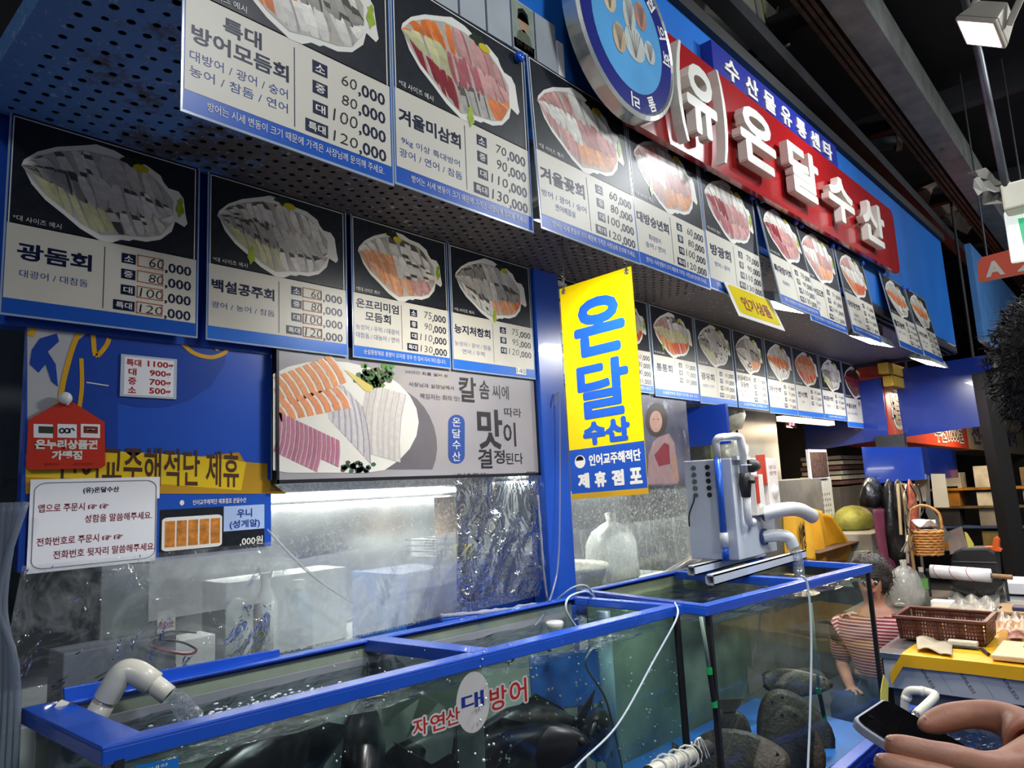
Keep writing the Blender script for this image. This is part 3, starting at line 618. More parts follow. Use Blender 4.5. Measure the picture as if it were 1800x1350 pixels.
# ------------------------------------------------------------------ left advertising panel (plane Y = 2.04) and what hangs on it
def pp(Y): return lambda u, v, d=0: at(u, v, Y=Y - d)
def flat(name, mat, t, Y, pts, col=None):
    f = pp(Y); m = MB(); m.poly([f(u, v) for u, v in pts], col); return m.build(name, mat, t)
t = thing('advertising_panel', 'tall blue advertising panel with a gold-trimmed coat print', 'panel', (.82, 2.04, 1.46))
MB().box(.497, 1.155, 2.04, 2.075, 1.455, 2.3).build('panel', blue_gloss, t, bevel=.003)
navy_p = M('coat_navy', '#15409c', .3, var=.06); gold_p = M('gold_print', '#d9a31c', .3, var=.06)
flat('shirt_print', M('shirt_grey', '#b4b5b8', .3, var=.06), t, 2.0395, [(48, 560), (160, 560), (150, 600), (118, 660), (104, 720), (100, 760), (48, 800)])
flat('scarf_print', M('skin_print', '#b5764f', .3, var=.06), t, 2.0390, [(75, 555), (138, 555), (128, 580), (100, 578), (80, 568)])
flat('coat_print', navy_p, t, 2.0392, [(205, 560), (330, 575), (400, 610), (395, 640), (370, 680), (330, 705), (290, 716), (245, 716), (207, 708), (207, 795), (110, 800), (118, 660), (135, 600), (160, 580)])
flat('tie_print', navy_p, t, 2.0385, [(70, 595), (100, 586), (104, 600), (84, 618), (98, 640), (102, 680), (90, 670), (80, 640), (68, 655), (52, 640), (56, 615)])
flat('hand_print', M('hand_skin', '#d9a384', .3, var=.06), t, 2.0388, [(346, 590), (350, 545), (358, 543), (366, 548), (374, 560), (376, 600), (360, 594)])
m = MB(); f = pp(2.0382)
for pts, r in (([(102, 765), (108, 690), (125, 620), (140, 585), (152, 578), (163, 588), (168, 625), (185, 610), (192, 595)], .006), ([(139, 720), (144, 680), (143, 630)], .005), ([(315, 598), (340, 620), (370, 628), (392, 622), (400, 614)], .006), ([(52, 590), (65, 570)], .007)):
    P = smooth_path([f(u, v) for u, v in pts], 5)
    for a, b in zip(P, P[1:]):
        d = (b - a).normalized(); n = V(-d.z, 0, d.x) * r; m.quad(a - n, b - n, b + n, a + n)
m.poly([f(382 + 4 * math.cos(q), 613 + 4 * math.sin(q)) for q in [i * .7 for i in range(9)]]); o = m.build('gold_trim', gold_p, t); o['kind'] = 'stuff'
flat('pocket_line', white_print, t, 2.0384, [(152, 671), (191, 677), (191, 679), (152, 673)])
flat('pointing_arrow', M('arrow_brown', '#b88a1c', .35, var=.08), t, 2.0386, [(45, 835), (420, 795), (430, 812), (470, 815), (470, 842), (503, 868), (60, 868), (45, 878)])
flat('ribbon', M('ribbon_yellow', '#e2bf22', .3, var=.06), t, 2.0384, [(45, 800), (200, 793), (330, 800), (433, 812), (424, 862), (300, 852), (45, 838)])
f = pp(2.0378); a = f(100, 848); b = f(420, 848)
put_text(m := MB(), '인어교주해적단 제휴', (0, 0, 1, .105), lambda x, y, d: V(a.x + (b.x - a.x) * x, 2.0378, f(100, 850).z + y * 1.0 + .0 * x - .025 * x), .015, 3); m.build('ribbon_lettering', M('ribbon_ink', '#4a2a14', .4), t)
flat('lower_edge', deep_blue, t, 2.0384, [(45, 868), (272, 868), (272, 990), (45, 1000)])
# weight notice
def notice(name, label, cat, u0, v0, u1, v1, Y, mat, th=.002, slant=0):
    """upright card whose corners are read at (u0,v0) top left and (u1,v1) bottom right"""
    a = at(u0, v0, Y=Y); b = at(u1, v1, Y=Y); t = thing(name, label, cat, (a.x, Y, b.z))
    Wn, Hn = b.x - a.x, a.z - b.z
    MB().box(a.x, b.x, Y, Y + th, b.z, a.z).build('card', mat, t)
    def fr(d): return lambda x, y, e=0: V(a.x + x * Wn, Y - d - e, a.z - y * Hn)
    def tx(name, mat, lines, d=.0006, res=2):
        m = MB(); f = fr(d)
        for s, x0, y0, x1, y1, bo in lines: put_text(m, s, (x0 * Wn, -y1 * Hn, x1 * Wn, -y0 * Hn), lambda x, y, e: f(x / Wn, -y / Hn), bo, res)
        return m.build(name, mat, t)
    def re(name, mat, rects, d=.0004):
        m = MB(); f = fr(d)
        for x0, y0, x1, y1 in rects: m.quad(f(x0, y1), f(x1, y1), f(x1, y0), f(x0, y0))
        return m.build(name, mat, t)
    return t, fr, tx, re
t, fr, tx, re = notice('weight_notice', 'small white laminated card listing weights 1100g to 500g', 'notice', 213, 622, 310, 702, 2.035, M('laminate_clear', '#b9c3d0', .12, var=.05))
re('paper', paper_white, [(.06, .05, .94, .95)])
tx('lettering', red_ink, [('특대', .09, .1, .35, .27, .03), ('1100g', .46, .1, .93, .29, .03), ('대', .13, .32, .27, .49, .03), ('900g', .5, .32, .89, .51, .03), ('중', .13, .54, .27, .71, .03), ('700g', .5, .54, .89, .73, .03), ('소', .13, .76, .27, .91, .03), ('500g', .5, .75, .89, .94, .03)])
# order notice
t, fr, tx, re = notice('order_notice', 'large white paper notice headed (유)온달수산 with red lines', 'notice', 54, 843, 278, 985, 2.03, paper_white)
m = MB(); f = fr(.0004); P = [f(x, y) for x, y in rrect(.03, .04, .97, .96, .09, 6)]
m.tube(P, .0012, 4, closed=True); m.build('frame_line', M('frame_grey', '#8f8f98', .5), t)
tx('heading', black_ink, [('(유)온달수산', .38, .1, .66, .175, .025)])
for ln in [('앱으로 주문시 ☞ ☞', .06, .27, .58, .36, .012), ('성함을 말씀해주세요.', .4, .41, .94, .5, .012), ('전화번호로 주문시 ☞ ☞', .06, .63, .7, .72, .012), ('전화번호 뒷자리 말씀해주세요.', .18, .78, .97, .87, .012)]: tx('order_lettering', M('maroon_ink', '#7d1a22', .45), [ln])
# uni price sign
t, fr, tx, re = notice('sea_urchin_sign', 'dark blue framed price sign with a tray of orange sea urchin', 'sign', 277, 876, 467, 966, 2.028, M('frame_blue', '#1d4fae', .3), .006)
re('photo_ground', dark_photo, [(.02, .19, .985, .97)]); re('title_field', M('pale_blue', '#a9bfe4', .3), [(.585, .19, .985, .62)], .0008)
tx('header_lettering', white_print, [('인어교주해적단 제휴점포 온달수산', .3, .05, .8, .14, .015)], .001); tx('title_lettering', blue_ink, [('우니', .71, .25, .86, .4, .03), ('(성게알)', .64, .44, .94, .6, .025)], .0012); tx('price_lettering', white_print, [(',000원', .74, .74, .97, .9, .02)], .0012)
m = MB(); f = fr(.0008); m.poly([f(x, y) for x, y in reversed(rrect(.04, .32, .57, .86, .05))]); tr_o = m.build('tray', white_print, t)
m = MB(); f = fr(.0012); m.poly([f(.205 + .02 * math.cos(q), .09 + .045 * math.sin(q)) for q in [i * .5236 for i in range(12)]]); m.build('logo_disc', white_print, t)
for i in range(5):
    m = MB(); f = fr(.0012); x = .065 + .1 * i; m.quad(f(x, .8), f(x + .085, .8), f(x + .085, .38), f(x, .38)); m.build('urchin_piece', M('urchin_orange', '#c2792c', .4, var=.4, vscale=60), tr_o)
# red hang tag
t = thing('gift_voucher_tag', 'red house-shaped hang tag 온누리상품권 가맹점 on a white hook', 'sign', (.6, 2.025, 1.65))
f = pp(2.026); m = MB(); m.prism([f(u, v) for u, v in ((50, 738), (112, 703), (122, 703), (184, 742), (185, 818), (178, 823), (52, 826), (46, 820))], (0, .006, 0)); m.build('plate', M('tag_red', '#c2331f', .28, var=.06), t)
f = pp(2.0255)
for u0 in (59, 101, 142):
    m = MB(); m.quad(f(u0, 769), f(u0 + 34, 770), f(u0 + 34, 746), f(u0, 745)); m.build('voucher_card', paper_white, t)
f = pp(2.025)
m = MB(); m.quad(f(68, 761), f(94, 762), f(94, 750), f(68, 749), C('#3a4038')); m.quad(f(147, 761), f(172, 762), f(172, 750), f(147, 749), C('#7a3328')); m.quad(f(153, 757), f(167, 757), f(167, 754), f(153, 754), C('#e8e6e0')); m.build('voucher_print', print_mat, t)
m = MB()
for c in (109, 118): m.tube([f(c + 4 * math.cos(q), 757 + 4 * math.sin(q)) for q in [i * .6283 for i in range(10)]], .0016, 4, closed=True)
m.tube([f(u, v) for u, v in ((123, 761), (123, 754), (128, 753), (131, 757))], .0016, 4); o = m.build('voucher_logo', black_ink, t); o['kind'] = 'stuff'
def ptx(mat, name, t, Y, lines, bold=.02, res=2, tiltz=0.):
    m = MB()
    for s, u0, v0, u1, v1, bo in lines:
        a = at(u0, v0, Y=Y); b = at(u1, v1, Y=Y); put_text(m, s, (0, 0, b.x - a.x, a.z - b.z), lambda x, y, d: V(a.x + x, Y, b.z + y + tiltz * x), bo, res)
    return m.build(name, mat, t)
ptx(white_print, 'white_lettering', t, 2.025, [('온누리상품권', 62, 772, 171, 790, .05), ('가맹점', 91, 792, 144, 808, .05)])
ptx(M('tag_small_ink', '#5a1a10', .4), 'small_lettering', t, 2.025, [('중소벤처기업부', 78, 814, 104, 818.5, 0), ('소상공인시장진흥공단', 128, 813.5, 163, 818, 0)])
m = MB(); p = at(115, 700, Y=2.02); m.ball(p, (.016, .01, .016)); m.tube([p, at(119, 712, Y=2.02)], .004, 8); m.build('hook', white_plastic, t, smooth=True)
# ------------------------------------------------------------------ seafood poster
t = thing('seafood_poster', 'wide grey poster of a sashimi platter with brush lettering', 'poster', (1.78, 2.01, 1.65))
x0, x1, z0, z1 = 1.162, 2.41, 1.655, 2.10
MB().box(x0, x1, 2.011, 2.033, z0, z1).build('panel', M('poster_grey', '#a5a1a4', .22, var=.12, vscale=1.6, coat=.3), t)
m = MB()
for b in ((x0 - .009, x0, z0 - .012, z1), (x1, x1 + .009, z0 - .012, z1), (x0 - .012, x1 + .009, z0 - .012, z0)): m.box(b[0], b[1], 2.006, 2.034, b[2], b[3])
m.build('frame', M('poster_frame', '#22242a', .4, metal=.4), t)
PY = 2.0105
def ell(uc, vc, ru, rv, n=28, rot=0): return [(uc + ru * math.cos(q) * math.cos(rot) - rv * math.sin(q) * math.sin(rot), vc + ru * math.cos(q) * math.sin(rot) + rv * math.sin(q) * math.cos(rot)) for q in [2 * math.pi * i / n for i in range(n)]]
flat('plate_shadow', M('shadow_print', '#6e6a70', .25), t, PY - .0003, [p for p in ell(700, 770, 66, 90, rot=-.3) if p[1] < 833])
pl_ = flat('plate', white_print, t, PY - .0006, [(max(480, u), min(831, v)) for u, v in ell(576, 742, 160, 108)])
rnd = random.Random(3); m = MB(); f = pp(PY - .0012)
def slices(u0, v0, u1, v1, wu, wv, n, c1, c2, bend=6):
    for i in range(n):
        f = pp(PY - .0012 - .00004 * i); a = i / (n - 1); uc, vc = u0 + (u1 - u0) * a, v0 + (v1 - v0) * a; c = C(c1); e = C(c2); g = rnd.uniform(.9, 1.08)
        L = (u1 - u0) / n * .62; P = [(uc - wu / 2, vc - wv / 2), (uc - wu / 6 + bend * .6, vc - wv / 6), (uc + wu / 6 + bend * .6, vc + wv / 6), (uc + wu / 2, vc + wv / 2)]
        du, dv = (u1 - u0) / n, (v1 - v0) / n; ln = math.hypot(du, dv); 
        for (a1, b1), (a2, b2) in zip(P, P[1:]):
            for k, (q0, q1, cc) in enumerate(((-.5, .3, c), (.3, .5, e))):
                pts = [(a1 + du * q0, b1 + dv * q0), (a2 + du * q0, b2 + dv * q0), (a2 + du * q1, b2 + dv * q1), (a1 + du * q1, b1 + dv * q1)]
                if all(478 < u < 930 and 600 < v < 832 for u, v in pts): m.quad(*[f(u, v) for u, v in pts], tuple(min(1, x * g) for x in cc[:3]) + (1,))
slices(488, 690, 590, 650, 30, 48, 9, '#e09a6a', '#e8dccb'); slices(490, 722, 600, 700, 22, 36, 8, '#e0956a', '#eadfce')
slices(488, 760, 590, 808, -8, 70, 14, '#b5788c', '#d9b9c2'); slices(575, 690, 640, 760, 14, 100, 7, '#c9c4c8', '#8f8d96'); slices(645, 735, 705, 752, -10, 120, 7, '#cfc9c4', '#b5aea8', -8)
m.build('sashimi', print_mat, pl_)
m = MB(); f = pp(PY - .0015)
for _ in range(60):
    u, v = rnd.gauss(655, 16), rnd.gauss(662, 9); m.poly([f(u + 6 * math.cos(q), v + 5 * math.sin(q)) for q in [i * 1.2566 for i in range(5)]], tuple(x * rnd.uniform(.6, 1.5) for x in C('#5b7a4e')[:3]) + (1,))
for _ in range(30):
    u, v = rnd.gauss(630, 16), rnd.gauss(822, 4); m.poly([f(u + 5 * math.cos(q), min(831, v + 4 * math.sin(q))) for q in [i * 1.2566 for i in range(5)]], tuple(x * rnd.uniform(.6, 1.4) for x in C('#4b5c52')[:3]) + (1,))
m.build('herbs', print_mat, pl_)['kind'] = 'stuff'
flat('lemon_wedge', M('lemon_print', '#d9c46a', .3), t, PY - .0018, [(605, 650), (612, 652), (656, 680), (652, 690), (640, 686)])
brush = M('brush_ink', '#2a2a2e', .35)
ptx(brush, 'brush_lettering', t, PY - .0008, [('칼', 806, 661, 838, 708, .02), ('솜', 842, 668, 861, 702, .018), ('씨에', 865, 676, 895, 703, .01), ('맛', 838, 718, 885, 790, .025), ('따라', 886, 716, 917, 734, .01), ('이', 884, 742, 908, 785, .02), ('결', 840, 789, 866, 823, .018), ('정', 868, 791, 888, 815, .02), ('된다', 888, 796, 920, 816, .01)], tiltz=.0)
ptx(M('thin_grey_ink', '#48464c', .35), 'small_lettering', t, PY - .0008, [('20년간 회를 썰어 온', 712, 650, 788, 664, .004), ('사장님과 실장님께서', 718, 671, 798, 686, .004), ('책임지는 회의 맛!', 738, 691, 808, 706, .004)])
flat('seal', M('seal_blue', '#2f4f97', .3), t, PY - .0006, [(u, v) for u, v in rrect(788, 729, 817, 815, 14)])
ptx(white_print, 'seal_lettering', t, PY - .0011, [(s, 795, 734 + 20 * i, 810, 750 + 20 * i, 0) for i, s in enumerate('온달수산')])
# poster with the woman at work, right of the post
t = thing('worker_poster', 'photo poster of a smiling woman in a pink shirt', 'poster', (3.2, 2.0, 1.56))
MB().box(2.62, 3.80, 2.012, 2.032, 1.565, 2.08).build('panel', M('poster_murk', '#4a4a58', .3, var=.6, vscale=5, dirt='#8a8f9c', damt=.1, dscale=6), t)
for nm, c, pts, d in (('shirt_print', '#7d6668', [(1138, 852), (1140, 800), (1148, 776), (1158, 768), (1176, 762), (1186, 780), (1192, 850)], .0006), ('apron_print', '#6a2630', [(1150, 800), (1168, 778), (1176, 782), (1178, 815), (1158, 820)], .0009), ('hair_print', '#2b211e', ell(1154, 738, 19, 30), .0009), ('face_print', '#8f6f60', ell(1153, 741, 11, 19), .0012), ('arm_print', '#85675a', [(1180, 800), (1188, 798), (1194, 845), (1184, 850)], .0010)):
    flat(nm, M('p_' + nm, c, .35, var=.15, vscale=30), t, 2.012 - d, pts)
m = MB(); f = pp(2.0104)
for u in (1149, 1157): m.poly([f(u + 2 * math.cos(q), 737 + .8 * math.sin(q)) for q in [i * 1.047 for i in range(6)]], C('#2a1c18'))
m.poly([f(1153 + 4.5 * math.cos(q), 750 + 1.0 * math.sin(q)) for q in [i * .785 for i in range(8)]], C('#a88078')); m.build('smile_print', print_mat, t)['kind'] = 'stuff'
# ------------------------------------------------------------------ clear plastic sheets hanging behind the tank
soft = film('clear_sheet', (.93, .95, .95), .06, (.85, .88, .88), streak=.4, sscale=6, bump=.55, bscale=9, refl=.9, rough=.06)
dusty = film('spotted_sheet', (.93, .96, .95), .10, (.9, .93, .92), streak=.85, sscale=75, bump=.04, bscale=4, refl=.2, rough=.2)
hazy = film('milky_sheet', (.9, .92, .92), .45, (.82, .86, .86), streak=.25, sscale=7, bump=.1, bscale=5, refl=.3, rough=.2)
def sheet(name, label, mat, x0, x1, ztop, zbot, Y, amp, seed, nu=46, nv=34, yb=0, rag=0):
    r = random.Random(seed); ph = [r.uniform(0, 6) for _ in range(12)]
    def fn(a, b):
        x = x0 + (x1 - x0) * a; zb = zbot(x) if callable(zbot) else zbot; zt = ztop(x) if callable(ztop) else ztop; z = zt + (zb - zt) * b
        w = math.sin(9 * x + ph[0] + 2 * z) * .5 + math.sin(23 * x + 6 * z + ph[1]) * .3 + math.sin(17 * z - 14 * x + ph[2]) * .3 + .35 * abs(math.sin(31 * x - 19 * z + ph[3]))
        return V(x + rag * math.sin(11 * z + ph[4]), Y + yb * b + amp * w * (.15 + b), z + rag * math.sin(13 * x + ph[5]) * b)
    m = MB(); m.grid(fn, nu, nv); return tag(m.build(name, mat, smooth=True), label, 'plastic sheet')
def zr(x): return 1.155
sheet('plastic_sheet', 'crumpled clear plastic sheet below the notices at the left', soft, .50, 1.16, 1.47, 1.14, 2.02, .022, 1, rag=.012)
sheet('plastic_sheet', 'thick milky plastic flap overlapping under the sea urchin sign', hazy, .78, 1.17, 1.46, 1.30, 1.99, .006, 2, 20, 10)
sheet('plastic_sheet', 'clear spotted plastic window under the grey poster', dusty, 1.13, 2.42, 1.66, 1.13, 2.045, .006, 3)
sheet('plastic_sheet', 'milky lower plastic sheet under the grey poster', hazy, 1.16, 1.92, lambda x: 1.405 + .05 * (x - 1.2), 1.14, 2.03, .008, 4)
sheet('plastic_sheet', 'gathered clear plastic beside the blue post', soft, 1.9, 2.42, 1.66, 1.17, 2.01, .022, 5, rag=.01)
sheet('plastic_sheet', 'spotted plastic window right of the blue post', dusty, 2.60, 3.85, 1.57, 1.12, 2.03, .006, 6)
sheet('plastic_sheet', 'milky lower plastic right of the blue post', film('milky_sheet_b', (.92, .94, .93), .14, (.85, .88, .86), streak=.5, sscale=6, bump=.05, refl=.2, rough=.2, stretch=(3, 1, .6)), 2.60, 3.85, 1.39, 1.12, 2.015, .006, 7)
m = MB(); m.tube(smooth_path([at(470, 930, Y=2.0), at(510, 975, Y=1.99), at(560, 1020, Y=1.99), at(620, 1060, Y=1.99)], 6), [.002 + .003 * math.sin(i / 18 * math.pi) for i in range(19)], 6)
tag(m.build('sheet_fold', film('fold_film', (.9, .92, .92), .5, (.9, .92, .92)), smooth=True), 'rolled diagonal fold of the plastic under the poster', 'plastic fold')
# cord of bundled clear plastic at the left edge
m = MB()
for k in range(4): m.tube(smooth_path([V(.455 + .012 * k, 2.0 - .01 * k, 1.62), V(.45 + .014 * math.sin(k), 1.99, 1.4), V(.462 + .01 * k, 1.985 - .006 * k, 1.2), V(.455 + .012 * k, 1.98, .6)], 6), .008, 8)
tag(m.build('twisted_plastic', film('cord_film', (.75, .8, .86), .35, (.55, .62, .72), rough=.1), smooth=True), 'bundle of twisted clear plastic hanging at the left edge', 'plastic')
# sealing foam between the window and the flap
m = MB(); rnd = random.Random(5); P = [at(775 + 24 * i, 1083 - 2.6 * i + rnd.uniform(-2, 2), Y=1.97) for i in range(10)]
m.tube(smooth_path(P, 3), [rnd.uniform(.006, .012) for _ in range(28)], 7)
tag(m.build('foam_bead', M('foam_grey', '#8f93a6', .8, var=.2, bump=.6), smooth=True), 'lumpy grey sealant bead along the blue flap', 'sealant')
m = MB(); P = [at(945, 870, Y=1.985), at(950, 930, Y=1.985), at(955, 1000, Y=1.985), at(962, 1055, Y=1.985)]; m.tube(smooth_path(P, 4), [.005, .006, .004, .007, .004, .006, .005, .007, .004, .006, .005, .004, .006], 6)
tag(m.build('foam_strip', MATS['foam_grey'], smooth=True), 'thin white sealant strip up the blue post', 'sealant')
# ------------------------------------------------------------------ inside the stall, seen through the plastic
tube_m = M('tube_light', '#ffffff', .3, emit=(1, 1, .93, 1), estr=9, var=0)
def fluo(label, x0, x1, Y, Z, power):
    t = thing('tube_lamp', label, 'lamp', ((x0 + x1) / 2, Y, Z))
    MB().box(x0, x1, Y, Y + .056, Z + .02, Z + .06).build('batten', white_plastic, t); m = MB(); m.tube([(x0 + .03, Y + .01, Z), (x1 - .03, Y + .01, Z)], .014, 10); m.build('tube', tube_m, t, smooth=True)
    area('tube_lamp_light', ((x0 + x1) / 2, Y, Z - .03), ((x0 + x1) / 2, Y + .1, 0), x1 - x0, .06, power, (1, 1, .94))
fluo('fluorescent tube glowing behind the plastic under the grey poster', 1.25, 2.55, 2.65, 1.60, 8)
fluo('fluorescent tube glowing behind the plastic right of the post', 2.9, 4.1, 2.65, 1.66, 12)
def ibox(name, label, cat, mat, x0, x1, y0, y1, z0, z1, bevel=.004): return tag(MB().box(x0, x1, y0, y1, z0, z1).build(name, mat, bevel=bevel), label, cat)
ibox('hood', 'brushed stainless wall cupboard behind the spotted plastic', 'cupboard', steel, .9, 4.2, 2.7, 3.1, 1.06, 2.5)
ibox('work_counter', 'pale grey counter inside behind the plastic', 'counter', M('counter_grey', '#b9bfbe', .4, var=.1), .52, 3.9, 2.25, 3.0, 0, 1.05)
ibox('back_shelf', 'white shelf unit behind the milky plastic', 'shelf', M('shelf_white', '#d9dedd', .5, var=.1), 1.2, 1.69, 2.42, 2.6, 1.05, 1.32)
t = thing('blue_crate', 'blue plastic crate behind the clear plastic beside the post', 'crate', (2.1, 2.2, 1.05)); MB().box(1.74, 2.55, 2.12, 2.4, 1.05, 1.30).build('body', M('crate_blue', '#16409a', .4, var=.1), t, bevel=.01); MB().box(1.715, 1.74, 2.12, 2.42, 1.05, 1.30).build('end_panel', M('crate_light', '#2f86f0', .4), t)
t = thing('wire_basket', 'small black wire basket on the blue crate', 'basket', (1.95, 2.2, 1.31)); m = MB(); A = at(762, 950, Y=2.15); Bp = at(797, 996, Y=2.15)
for i in range(6): x = A.x + (Bp.x - A.x) * i / 5; m.tube([(x, 2.15, Bp.z), (x, 2.15, A.z)], .0025, 5)
for i in range(6): z = Bp.z + (A.z - Bp.z) * i / 5; m.tube([(A.x, 2.15, z), (Bp.x, 2.15, z)], .0025, 5); m.tube([(A.x, 2.15, z), (A.x, 2.32, z)], .0025, 5); m.tube([(Bp.x, 2.15, z), (Bp.x, 2.32, z)], .0025, 5)
o = m.build('wire_mesh', black_mat, t); o['kind'] = 'stuff'
p = at(815, 975, Y=2.2); m = MB(); m.lathe([(0, 0), (.035, 0), (.04, .055), (.042, .06), (.036, .06), (.034, .004), (0, .004)], (p.x, p.y, 1.31), 18); tag(m.build('yellow_tub', M('tub_yellow', '#e8d61c', .35), smooth=True), 'small yellow tub behind the clear plastic', 'tub')
a = at(803, 873, Y=2.3); b = at(862, 938, Y=2.3)
t = thing('carton', 'brown carton with a printed white label behind the plastic', 'box', (a.x, 2.3, b.z)); MB().box(a.x, b.x + .03, 2.3, 2.45, b.z, a.z).build('body', M('carton_brown', '#8d7a68', .7, var=.15), t); MB().box(a.x - .002, a.x + (b.x - a.x) * .38, 2.296, 2.3, b.z, a.z).build('label', M('label_cream', '#d6cfb8', .6), t)
m = MB()
for i, s in enumerate('온달농수산'): z = a.z - .02 - i * (a.z - b.z) * .19; put_text(m, s, (a.x + .012, z - .022, a.x + .034, z), lambda x, y, d: V(x, 2.295, y), .0, 1)
m.build('lettering', M('carton_ink', '#6e4a2c', .6), t)
ibox('carton_stand', 'low white box under the brown carton inside', 'box', white_plastic, a.x - .1, b.x + .25, 2.28, 2.5, 1.31, b.z)
p = at(740, 1060, Y=2.6)
def bottle(label, x, y, z, h, r, mat, cap):
    t = thing('bottle', label, 'bottle', (x, y, z)); m = MB(); m.lathe([(0, 0), (r, 0), (r, h * .62), (r * .9, h * .7), (r * .4, h * .85), (r * .4, h * .9), (0, h * .9)], (x, y, z), 16); m.build('body', mat, t, smooth=True); m = MB(); m.lathe([(0, h * .88), (r * .45, h * .88), (r * .45, h), (0, h)], (x, y, z), 14); m.build('cap', cap, t)
    return t
bottle('tall white bottle behind the milky plastic under the poster', 1.28, 2.3, 1.05, .3, .04, white_plastic, white_plastic)
bottle('pale blue detergent bottle behind the milky plastic', 1.42, 2.32, 1.05, .26, .045, M('pale_bottle', '#9fb6cc', .4), white_plastic)
ibox('chopping_block', 'white cutting block behind the crumpled plastic', 'cutting board', white_plastic, .92, 1.06, 2.2, 2.3, 1.05, 1.2)
t = thing('sauce_packet', 'small red and white packet behind the crumpled plastic', 'packet', (.78, 2.15, 1.3)); a = at(277, 1077, Y=2.15); b = at(308, 1108, Y=2.15); MB().box(a.x, b.x, 2.15, 2.17, b.z, a.z).build('packet', M('packet_white', '#d8d2c6', .5), t); put_text(m := MB(), '맛있는소스', (a.x + .004, b.z + .01, b.x - .004, b.z + .03), lambda x, y, d: V(x, 2.148, y), .02, 1); m.build('lettering', red_ink, t)
ibox('packet_stand', 'grey box below the sauce packet behind the plastic', 'box', M('stand_grey', '#777c86', .6), .62, .9, 2.1, 2.22, 1.0, b.z)
t = thing('spectacles', 'red and black spectacles behind the crumpled plastic', 'glasses', (.85, 2.08, 1.2)); f = lambda u, v, Y=2.08: at(u, v, Y=Y)
m = MB(); m.tube(smooth_path([f(262, 1134), f(285, 1142), f(320, 1149), f(342, 1147), f(345, 1139)], 5), .004, 6); m.build('frame', M('frame_red', '#8a1f2c', .3), t, smooth=True); m = MB(); m.tube(smooth_path([f(344, 1140), f(320, 1129), f(280, 1124)], 5), .003, 6); m.tube(smooth_path([f(264, 1122), f(300, 1110), f(345, 1112)], 5), .003, 6); m.build('temple_arm', black_mat, t, smooth=True)
# bag and basin right of the post
def bag(name, label, c, rx, ry, h, mat, seed, knot=True):
    r = random.Random(seed); ph = [r.uniform(0, 6) for _ in range(6)]; m = MB(); c = Vector(c); n = 26; prof = [(.05, 0), (.85, .0), (1, .12), (1.02, .35), (.95, .6), (.75, .8), (.4, .9), (.16, .95), (.22, 1.08), (.05, 1.1)]
    vs = []
    for q, (rr, z) in enumerate(prof):
        for j in range(n):
            th = 2 * math.pi * j / n; k = rr * (1 + .07 * math.sin(5 * th + ph[0] + 4 * z) + .05 * math.sin(9 * th + ph[1]) * (z > .5)); vs.append(c + V(rx * k * math.cos(th), ry * k * math.sin(th), h * z + .01 * math.sin(3 * th + ph[2]) * (z > .3)))
    m.add(vs, [(i * n + j, i * n + (j + 1) % n, (i + 1) * n + (j + 1) % n, (i + 1) * n + j) for i in range(len(prof) - 1) for j in range(n)])
    return tag(m.build(name, mat, smooth=True), label, 'bag')
bag('plastic_bag', 'full white plastic bag behind the plastic right of the post', (3.36, 2.3, 1.05), .16, .13, .34, M('white_bag', '#e6e8e4', .35, var=.05), 4)
m = MB(); m.lathe([(0, 0), (.2, 0), (.25, .13), (.27, .14), (.26, .15), (.235, .13), (.19, .015), (0, .015)], (2.86, 2.3, 1.05), 30); tag(m.build('basin', M('basin_cream', '#d9d6bc', .4), smooth=True), 'shallow cream basin behind the plastic right of the post', 'basin')
# pale shelves and pipes of the stall further left
t = thing('side_cabinet', 'blue-white cabinet at the far left edge behind the panel', 'cabinet', (.3, 2.35, 1.0)); MB().box(-.2, .49, 2.3, 2.6, 1.70, 2.4).build('body', M('side_blue_white', '#7f93b8', .4, var=.5, vscale=7), t, bevel=.006)
for k in range(3): MB().box(.36, .475, 2.29, 2.30, 1.76 + .2 * k, 1.90 + .2 * k).build('door_panel', M('side_panel_pale', '#b8c4d8', .4, var=.2), t, bevel=.004)
MB().box(-.2, .49, 2.32, 2.58, 1.0, 1.70).build('lower_body', M('side_dark', '#33363f', .6, var=.5, vscale=9), t)
MB().box(-.2, .49, 2.32, 2.58, 0, 1.0).build('plinth', M('side_grey', '#8d9196', .5, var=.2), t)
